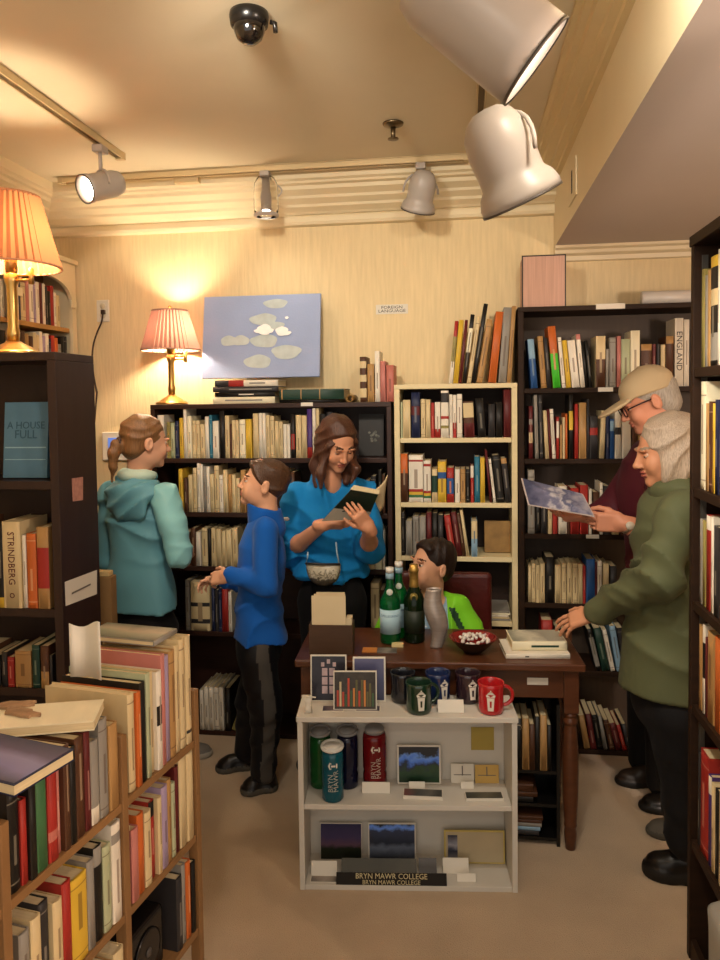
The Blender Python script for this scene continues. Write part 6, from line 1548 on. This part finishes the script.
for x in (-1, 1): H.e(F, (x*.09,.006,-.018), (.03,.026,.040), .006, True)
folds(F, .004, 8, freq=2.4); F.build('hair', hairmat('near_black', '24160F', (60,60,30)), P4)
Mt = frame(-4)
F = Field(*bnd([nb, pel, shR, shL], .12), .008)
F.ell(ch+V(0,-.012,0), (.125,.095,.15), Mt, 0); F.cone(shR.lerp(shL,.2), shR.lerp(shL,.8), .05, .05, .03); F.ell(pel, (.12,.095,.12), Mt, .05)
F.cone(nb+V(0,-.01,0), nb+V(0,-.03,.09), .055, .07, .01, True); folds(F, .004, 6); F.build('shirt', cloth('pale_blue_shirt', '8AA4B8', .1), P4)
M_NEON = cloth('neon_green', '7FD02A', .06, .5, bump=.08); M_NGREY = cloth('dark_green_inset', '2E4A34', .1)
F = Field(*bnd([nb, pel, elR, elL, shR, shL], .15), .008)
F.ell(ch, (.145,.108,.16), Mt, 0); F.cone(shR, shL, .05, .05, .04); F.ell(pel+V(0,0,.05), (.135,.105,.14), Mt, .05)
F.chain([shR, elR, wrR], [.056,.053,.045], .02); F.chain([shL, elL, wrL], [.058,.053,.045], .02)
F.ell(nb+V(0,.03,-.005), (.085,.05,.05), Mt, .03)
c0 = ch+V(0,-.14,0)
F.cone(nb+V(.005,-.12,.08), ch+V(.005,-.14,-.16), .108, .092, .012, True); F.cone(nb+V(0,-.02,.02), nb+V(0,-.06,.14), .062, .085, .01, True)
folds(F, .010, 17, freq=1.1)
sl = shL
F.build('jacket', [M_NEON, M_NGREY], P4, 1, lambda fc: ((np.abs(fc[:, 0]-(shL.x-.015)-(.45*(nb.z-.05-fc[:, 2]))) < .013) & (fc[:, 1] < Y) & (fc[:, 2] < shL.z+.01)).astype(int))
F = Field(*bnd([pel, V(pel.x, Y-.42, .05)], .2), .012)
F.ell(pel, (.135,.10,.11), Mt, 0)
for dx in (-.08, .08): F.chain([pel+V(dx,-.02,-.085), V(pel.x+dx*1.1, Y-.34, .478), V(pel.x+dx*1.1, Y-.36, .06)], [.066,.056,.048], .03)
F.cut((0,0,-1), V(0,0,.462)) if False else None
F.build('trousers', cloth('dark_navy', '141828', .15), P4)
for dx in (-.085, .085): shoe(P4, V(pel.x+dx*1.2, Y-.50, 0), V(pel.x+dx, Y-.32, 0), M_SHOEB, M_SOLE, .04, .065)
# ================================================================= man in the cap
SK = skin('elder_man', 'C8896C', 'A0604E', '9A8C7C')
Y = 3.17
P5 = person('person in a tan cap and maroon jacket reading a large printed sheet', (at(660,650,Y=Y).x, Y, 0), SK)
H = Hd(head_frame(U(648,402,Y-.02), -90, 24), 1.02)
nb, ch, pel = U(664,440,Y+.02), U(652,500,Y+.02), U(662,600,Y+.02)
shN, elN, wrN = U(668,456,Y-.16), U(654,543,Y-.19), U(624,523,Y-.20)
shF, elF, wrF = U(646,455,Y+.15), U(614,510,Y+.10), U(586,516,Y+.01)
kn, an = V(pel.x-.02, Y-.08, .48), V(pel.x-.02, Y-.07, .1); kf, af = V(pel.x-.05, Y+.1, .48), V(pel.x-.05, Y+.12, .1)
F = body_field(H, [pel, ch, nb, shN, elN, wrN, shF, elF, wrF, an, af], [(U(600,522,Y-.2), .12), (U(572,514,Y-.0), .12)])
head(F, H, nose=1.15)
F.cone(H.p(0,.035,-.05), nb+V(0,0,-.02), .056, .062, .03)
F.chain([nb, ch, pel], [.06,.08,.08], .03); F.cone(shN, shF, .035, .035, .03)
F.chain([shN, elN, elN.lerp(wrN,.35), wrN], [.04,.04,.04,.028], .02); F.chain([shF, elF, wrF], [.04,.038,.027], .02)
F.chain([pel+V(0,-.08,0), kn, an], [.07,.05,.04], .02); F.chain([pel+V(0,.08,0), kf, af], [.07,.05,.04], .02)
hand(F, wrN, V(-.92,.05,.02), V(-.15,-.9,-.1), 1.02, 1, (.35,.55,.45), thumb=(.5,.35)); hand(F, wrF, V(-.95,-.1,-.02), V(.05,.25,-.95), 1.0, -1, (.25,.35,.3))
F.build('body', SK, P5, 1, head_slots(H)); eyes(H, P5, lid=.1)
F = Field(*bnd([H.p(0,0,.02)], .18), .006)
H.e(F, (0,.026,.04), (.081,.104,.084), 0); H.e(F, (0,.06,-.02), (.07,.062,.07), .03); H.e(F, (0,-.11,-.03), (.085,.09,.13), .006, True)
for x in (-1, 1): H.e(F, (x*.09,.008,-.02), (.03,.028,.045), .006, True)
F.cut(H.M.to_3x3() @ V(0,0,1), H.p(0,0,.055)); folds(F, .003, 3, freq=2); F.build('hair', hairmat('grey', 'A0988C'), P5)
M_CAP = cloth('tan_cap', 'B6A280', .08, .85)
F = Field(*bnd([H.p(0,-.05,.08)], .24), .006)
H.e(F, (0,.018,.062), (.086,.108,.080), 0); H.c(F, (0,0,.03), (0,.02,.03), .086, .088, .02)
F.cut(-(H.M.to_3x3() @ V(0,.12,1)), H.p(0,0,.036))
F.ell(H.p(0,-.115,.034), [v*H.s for v in (.076,.088,.012)], H.M @ Matrix.Rotation(.16, 4, 'X'), .006); H.e(F, (0,.02,.142), (.008,.008,.006), .004)
F.ell(H.p(0,-.09,.018), [v*H.s for v in (.068,.07,.011)], H.M @ Matrix.Rotation(.16, 4, 'X'), .006, True); folds(F, .0025, 6)
F.build('cap', M_CAP, P5)
gl = MB()
gl.tube([H.p(-.078,.02,.012), H.p(-.079,-.04,.014), H.p(-.072,-.098,.012)], .0032, 8)
gl.tube([H.p(.078,.02,.012), H.p(.079,-.04,.014), H.p(.072,-.098,.012)], .0032, 8)
for x in (-1, 1): gl.tube([H.p(x*(.038+.03*math.cos(a)), -.105, .004+.022*math.sin(a)) for a in np.linspace(0, 2*PI, 21)], .0026, 8)
gl.tube([H.p(-.01,-.108,.01), H.p(.01,-.108,.01)], .0025, 8)
gl.build('glasses', mat('dark_red_frame', '2E1210', .3), P5)
M_MAR = cloth('maroon', '4A1420', .12, .6, bump=.1)
Mt = frame(-92)
F = Field(*bnd([nb, pel, shN, shF, elN, elF, wrN, wrF], .2), .010)
F.ell(ch+V(0,0,.02), (.185,.135,.24), Mt, 0); F.ell(pel+V(0,0,.05), (.18,.145,.34), Mt, .07); F.cone(shN, shF, .066, .066, .05)
F.chain([shN, elN, elN.lerp(wrN,.5)], [.072,.066,.052], .02); F.chain([shF, elF, elF.lerp(wrF,.72)], [.072,.066,.05], .02)
F.cone(nb+V(0,0,-.03), nb+V(-.01,0,.035), .09, .082, .03); F.cone(nb+V(-.01,0,.0), nb+V(-.03,0,.12), .066, .075, .006, True)
F.cut((0,0,-1), pel+V(0,0,-.10)); folds(F, .012, 41, freq=1); F.build('jacket', M_MAR, P5)
F = Field(*bnd([nb], .13), .007)
F.ell(nb+V(0,0,.018), (.079,.077,.03), Mt, 0); F.cone(nb+V(-.01,0,-.05), nb+V(-.03,0,.12), .062, .07, .004, True); F.build('collar', cloth('white_collar', 'C8C0B4', .04), P5)
w = elN.lerp(wrN, .86); dq = (wrN-elN).normalized(); T = frame_to(w, dq)
MB().lathe([(.031,-.006),(.034,-.006),(.034,.006),(.031,.006),(.031,-.006)], 24, 0, T, cap=False).build('watch_band', mat('steel_band', 'B8AE9C', .3, metal=.9), P5)
MB().lathe([(0,0),(.016,0),(.016,.006),(0,.007)], 20, 0, frame_to(w+V(.0,-.033,.006), (0,-1,.2)), cap=False).build('watch_face', mat('watch_face', 'C8C0B0', .2), P5)
M_DKT = cloth('dark_trouser', '14110F', .2)
F = Field(*bnd([pel, an, af], .22), .012)
F.ell(pel+V(0,0,-.02), (.175,.13,.14), Mt, 0)
F.chain([pel+V(0,-.09,-.08), kn, an+V(0,0,-.025)], [.10,.075,.062], .03); F.chain([pel+V(0,.09,-.08), kf, af+V(0,0,-.025)], [.10,.075,.062], .03)
F.build('trousers', M_DKT, P5)
M_BRS = mat('dark_brown_shoe', '2A2018', .4)
a = at(617,786,Z=0); shoe(P5, V(a.x, a.y+.02, 0), V(a.x+.28, a.y+.05, 0), M_BRS, M_SOLE, .05, .085)
a = at(641,812,Z=0); shoe(P5, V(a.x, a.y+.02, 0), V(a.x+.28, a.y+.05, 0), M_SHOEB, M_SOLE, .05, .08)
# the printed sheet
t = thing('printed_sheet', 'large stiff sheet with a blue-grey picture held by the man in the cap', 'leaflet', U(560,500,Y-.1))
c = [U(521,478,Y-.06), U(528,505,Y-.16), U(595,517,Y-.235), U(583,494,Y-.10)]
quadslab('sheet', c, .002, mat('sheet_paper', 'B8A8A0', .5), t, V(0,0,-1))
ce = sum(c, Vector())/4
c2 = [q.lerp(ce, .045)+V(0,0,.0015) for q in c]
mu = (c2[1]-c2[0]).cross(c2[3]-c2[0]).normalized(); mu = mu if mu.dot(V(0,-1,.5)) > 0 else -mu
quadslab('picture', [q+mu*.0008 for q in c2], .0005, photo_mat('print_blue_grey', [(0,'3C3F56'),(.4,'6C6C84'),(.55,'B8B2B4'),(.7,'4E5270'),(1,'9C98A4')], 0, noise=26, var=1.1), t, mu)
# ================================================================= woman in the green coat
SK = skin('elder_woman', 'C48A68', 'A0584A', '8A7864')
Y = 2.62
P6 = person('person with pale grey hair in a long olive-green coat touching the desk books', (at(668,640,Y=Y).x, Y, 0), SK)
H = Hd(head_frame(U(667,452,Y), -86, 12), .98)
nb, ch, pel = U(680,492,Y+.01), U(668,560,Y+.01), U(672,680,Y+.01)
shN, elN, wrN = U(680,512,Y-.14), U(660,578,Y-.18), U(594,612,Y+.09)
shF, elF, wrF = U(668,510,Y+.13), U(660,600,Y+.14), U(648,650,Y+.10)
kn, an = V(pel.x+.0, Y-.07, .48), V(pel.x+.03, Y-.06, .13); kf, af = V(pel.x+.02, Y+.10, .48), V(pel.x+.06, Y+.12, .13)
F = body_field(H, [pel, ch, nb, shN, elN, wrN, shF, elF, wrF, an, af], [(U(580,630,Y+.13), .12)])
head(F, H, nose=1.05)
F.cone(H.p(0,.035,-.05), nb+V(0,0,-.02), .048, .056, .03)
F.chain([nb, ch, pel], [.05,.07,.07], .03); F.cone(shN, shF, .03, .03, .03)
F.chain([shN, elN, wrN], [.035,.034,.025], .02); F.chain([shF, elF, wrF], [.035,.032,.022], .02)
F.chain([pel+V(0,-.07,0), kn, an], [.06,.05,.036], .02); F.chain([pel+V(0,.08,0), kf, af], [.06,.05,.036], .02)
hand(F, wrN, V(-.82,.25,-.42), V(-.35,-.45,.8), .95, 1, (.12,.22,.2), spread=.16, thumb=(.75,.2)); 
F.build('body', SK, P6, 1, head_slots(H)); eyes(H, P6, lid=-.05)
F = Field(*bnd([H.p(0,0,-.02)], .21), .006)
H.e(F, (0,.026,.050), (.088,.108,.090), 0); H.e(F, (0,.055,-.03), (.088,.075,.10), .03); H.e(F, (-.055,.0,-.045), (.036,.062,.075), .03); H.e(F, (.055,.0,-.045), (.036,.062,.075), .03)
H.e(F, (0,-.116,-.04), (.1,.085,.118), .008, True)
folds(F, .007, 23, freq=1.6); F.build('hair', hairmat('silver', 'B3A08C', (110,110,9)), P6)
MB().tube([H.p(-.085,-.03,.055), H.p(-.088,-.015,.055)], .004).build('hair_clip', M_BRASS, P6)
M_OLV = cloth('olive_green', '565A3E', .08, .7, bump=.08)
Mt = frame(-82)
F = Field(*bnd([nb, pel, shN, shF, elN, wrN, elF, wrF], .24), .010)
F.ell(ch+V(.01,0,.02), (.165,.125,.24), Mt, 0); F.ell(pel+V(.015,0,.10), (.175,.165,.36), Mt, .08); F.ell(pel+V(.015,0,-.10), (.185,.195,.34), Mt, .08); F.cone(shN, shF, .06, .06, .05)
F.chain([shN, elN, elN.lerp(wrN,.92)], [.072,.070,.056], .025); F.chain([shF, elF, wrF], [.066,.06,.05], .025)
F.cut((0,0,-1), U(668,705,Y-.1)); folds(F, .014, 51, freq=.9); F.build('coat', M_OLV, P6)
F = Field(*bnd([nb], .2), .007)
F.ell(nb+V(.01,0,.01), (.125,.115,.07), Mt, 0); F.ell(nb+V(-.035,0,.085), (.075,.09,.07), Mt, .012, True); folds(F, .012, 5, freq=1.2); F.build('collar_hood', M_OLV, P6)
F = Field(*bnd([pel, an, af], .2), .012)
F.ell(pel+V(0,0,-.06), (.16,.13,.14), Mt, 0)
F.chain([pel+V(0,-.08,-.10), kn, an+V(0,0,.02)], [.10,.078,.066], .03); F.chain([pel+V(0,.09,-.10), kf, af], [.09,.074,.062], .03)
folds(F, .006, 8, freq=.7); F.build('trousers', M_BLKCL, P6)
a = at(645,878,Z=0); shoe(P6, V(a.x, a.y+.03, 0), V(a.x+.25, a.y-.03, 0), M_SHOEB, M_SOLE, .05, .10, .045)
a = at(646,838,Z=0); shoe(P6, V(a.x+.01, a.y+.03, 0), V(a.x+.25, a.y+.02, 0), mat('grey_shoe_fabric', '5E584E', .7, bump=.2), MATS['grey_trainer_sole'], .046, .07)
# ================================================================= lamps on the furniture
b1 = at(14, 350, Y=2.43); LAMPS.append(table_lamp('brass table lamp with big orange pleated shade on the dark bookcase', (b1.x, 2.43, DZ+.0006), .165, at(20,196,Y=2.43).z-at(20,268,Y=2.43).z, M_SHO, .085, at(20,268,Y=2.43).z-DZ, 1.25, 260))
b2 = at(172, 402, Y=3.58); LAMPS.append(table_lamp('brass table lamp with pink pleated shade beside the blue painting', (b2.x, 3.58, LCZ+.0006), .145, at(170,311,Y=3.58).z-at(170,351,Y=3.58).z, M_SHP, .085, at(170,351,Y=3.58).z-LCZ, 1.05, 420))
# ================================================================= light
def plight(name, p, col, w, r=.03):
    l = bpy.data.lights.new(name, 'POINT'); l.energy = w; l.color = lin(col)[:3]; l.shadow_soft_size = r
    o = bpy.data.objects.new(name, l); COL.objects.link(o); o.location = p; return o
def slight(name, p, d, col, w, ang, blend=.6, r=.05):
    l = bpy.data.lights.new(name, 'SPOT'); l.energy = w; l.color = lin(col)[:3]; l.spot_size = math.radians(ang); l.spot_blend = blend; l.shadow_soft_size = r
    o = bpy.data.objects.new(name, l); COL.objects.link(o); o.location = p; o.rotation_euler = Vector(d).to_track_quat('-Z', 'Y').to_euler(); return o
WARM = 'FFF2E0'
PW_ = [22, 2, 18, 15]
for (p, d), w, an in zip(LIGHTS, PW_, (120, 150, 120, 90)): slight('spot_light', p, d, WARM, w, an, 1)
# added spots without fixtures, overhead and behind the viewer, to fill shelves and floor
for x, y, d, w, an in ((-.6, 1.5, (-.1, 1, -.42), 70, 95), (.35, 1.2, (.1, 1, -.5), 44, 90), (-.2, -.9, (0, 1, -.7), 22, 120)):
    slight('spot_light', (x, y, 2.6), d, WARM, w, an, 1, .08)
# added fill light without a fixture, out of view, to lift the soffit
plight('soffit_fill', (1.55, .7, 1.75), 'FFE8D8', 75, .12)
wd = bpy.data.worlds.new('w'); sc.world = wd; wd.use_nodes = True
wd.node_tree.nodes['Background'].inputs[0].default_value = lin('F2EAE0'); wd.node_tree.nodes['Background'].inputs[1].default_value = .85
sc.view_settings.view_transform = 'Standard'; sc.view_settings.look = 'None'; sc.view_settings.gamma = 1; sc.view_settings.exposure = 0.55
try: sc.view_settings.use_curve_mapping = False
except Exception: pass

# ------------------------------------------------------------------ past three hundred books the ones that show least become one mass
bpy.context.view_layer.update()
dg = bpy.context.evaluated_depsgraph_get()
hits = {o.name: 0 for o in BOOKS}
for py in range(1, 960, 3):
    for px in range(1, 720, 3):
        d = RC @ Vector(((px-CX)/FPX, -(py-CY)/FPX, -1)); org = CAM.copy(); d.normalize()
        ok, loc, n_, fi, ob, mx_ = sc.ray_cast(dg, org, d)
        if ok:
            while ob.parent is not None: ob = ob.parent
            if ob.name in hits: hits[ob.name] += 1
BOOKS.sort(key=lambda o: -hits[o.name])
KEEP = 300
rest = [o for o in BOOKS[KEEP:]]
if rest:
    vs, fs, mi, mats = [], [], [], []
    for o in rest:
        for q in [o]+list(o.children):
            b = len(vs); mw = q.matrix_world; vs += [tuple(mw @ v.co) for v in q.data.vertices]
            idx = []
            for m in q.data.materials:
                if m not in mats: mats.append(m)
                idx.append(mats.index(m))
            for p in q.data.polygons: fs.append([b+i for i in p.vertices]); mi.append(idx[p.material_index])
    for o in rest:
        for q in list(o.children)+[o]: bpy.data.objects.remove(q)
    me = bpy.data.meshes.new('shelved_books'); me.from_pydata(vs, [], fs); me.polygons.foreach_set('material_index', mi)
    for m in mats: me.materials.append(m)
    o = bpy.data.objects.new('shelved_books', me); COL.objects.link(o)
    setp(o, 'the many half hidden and dim books filling the gaps of the bookcases', 'books', None, 'stuff')
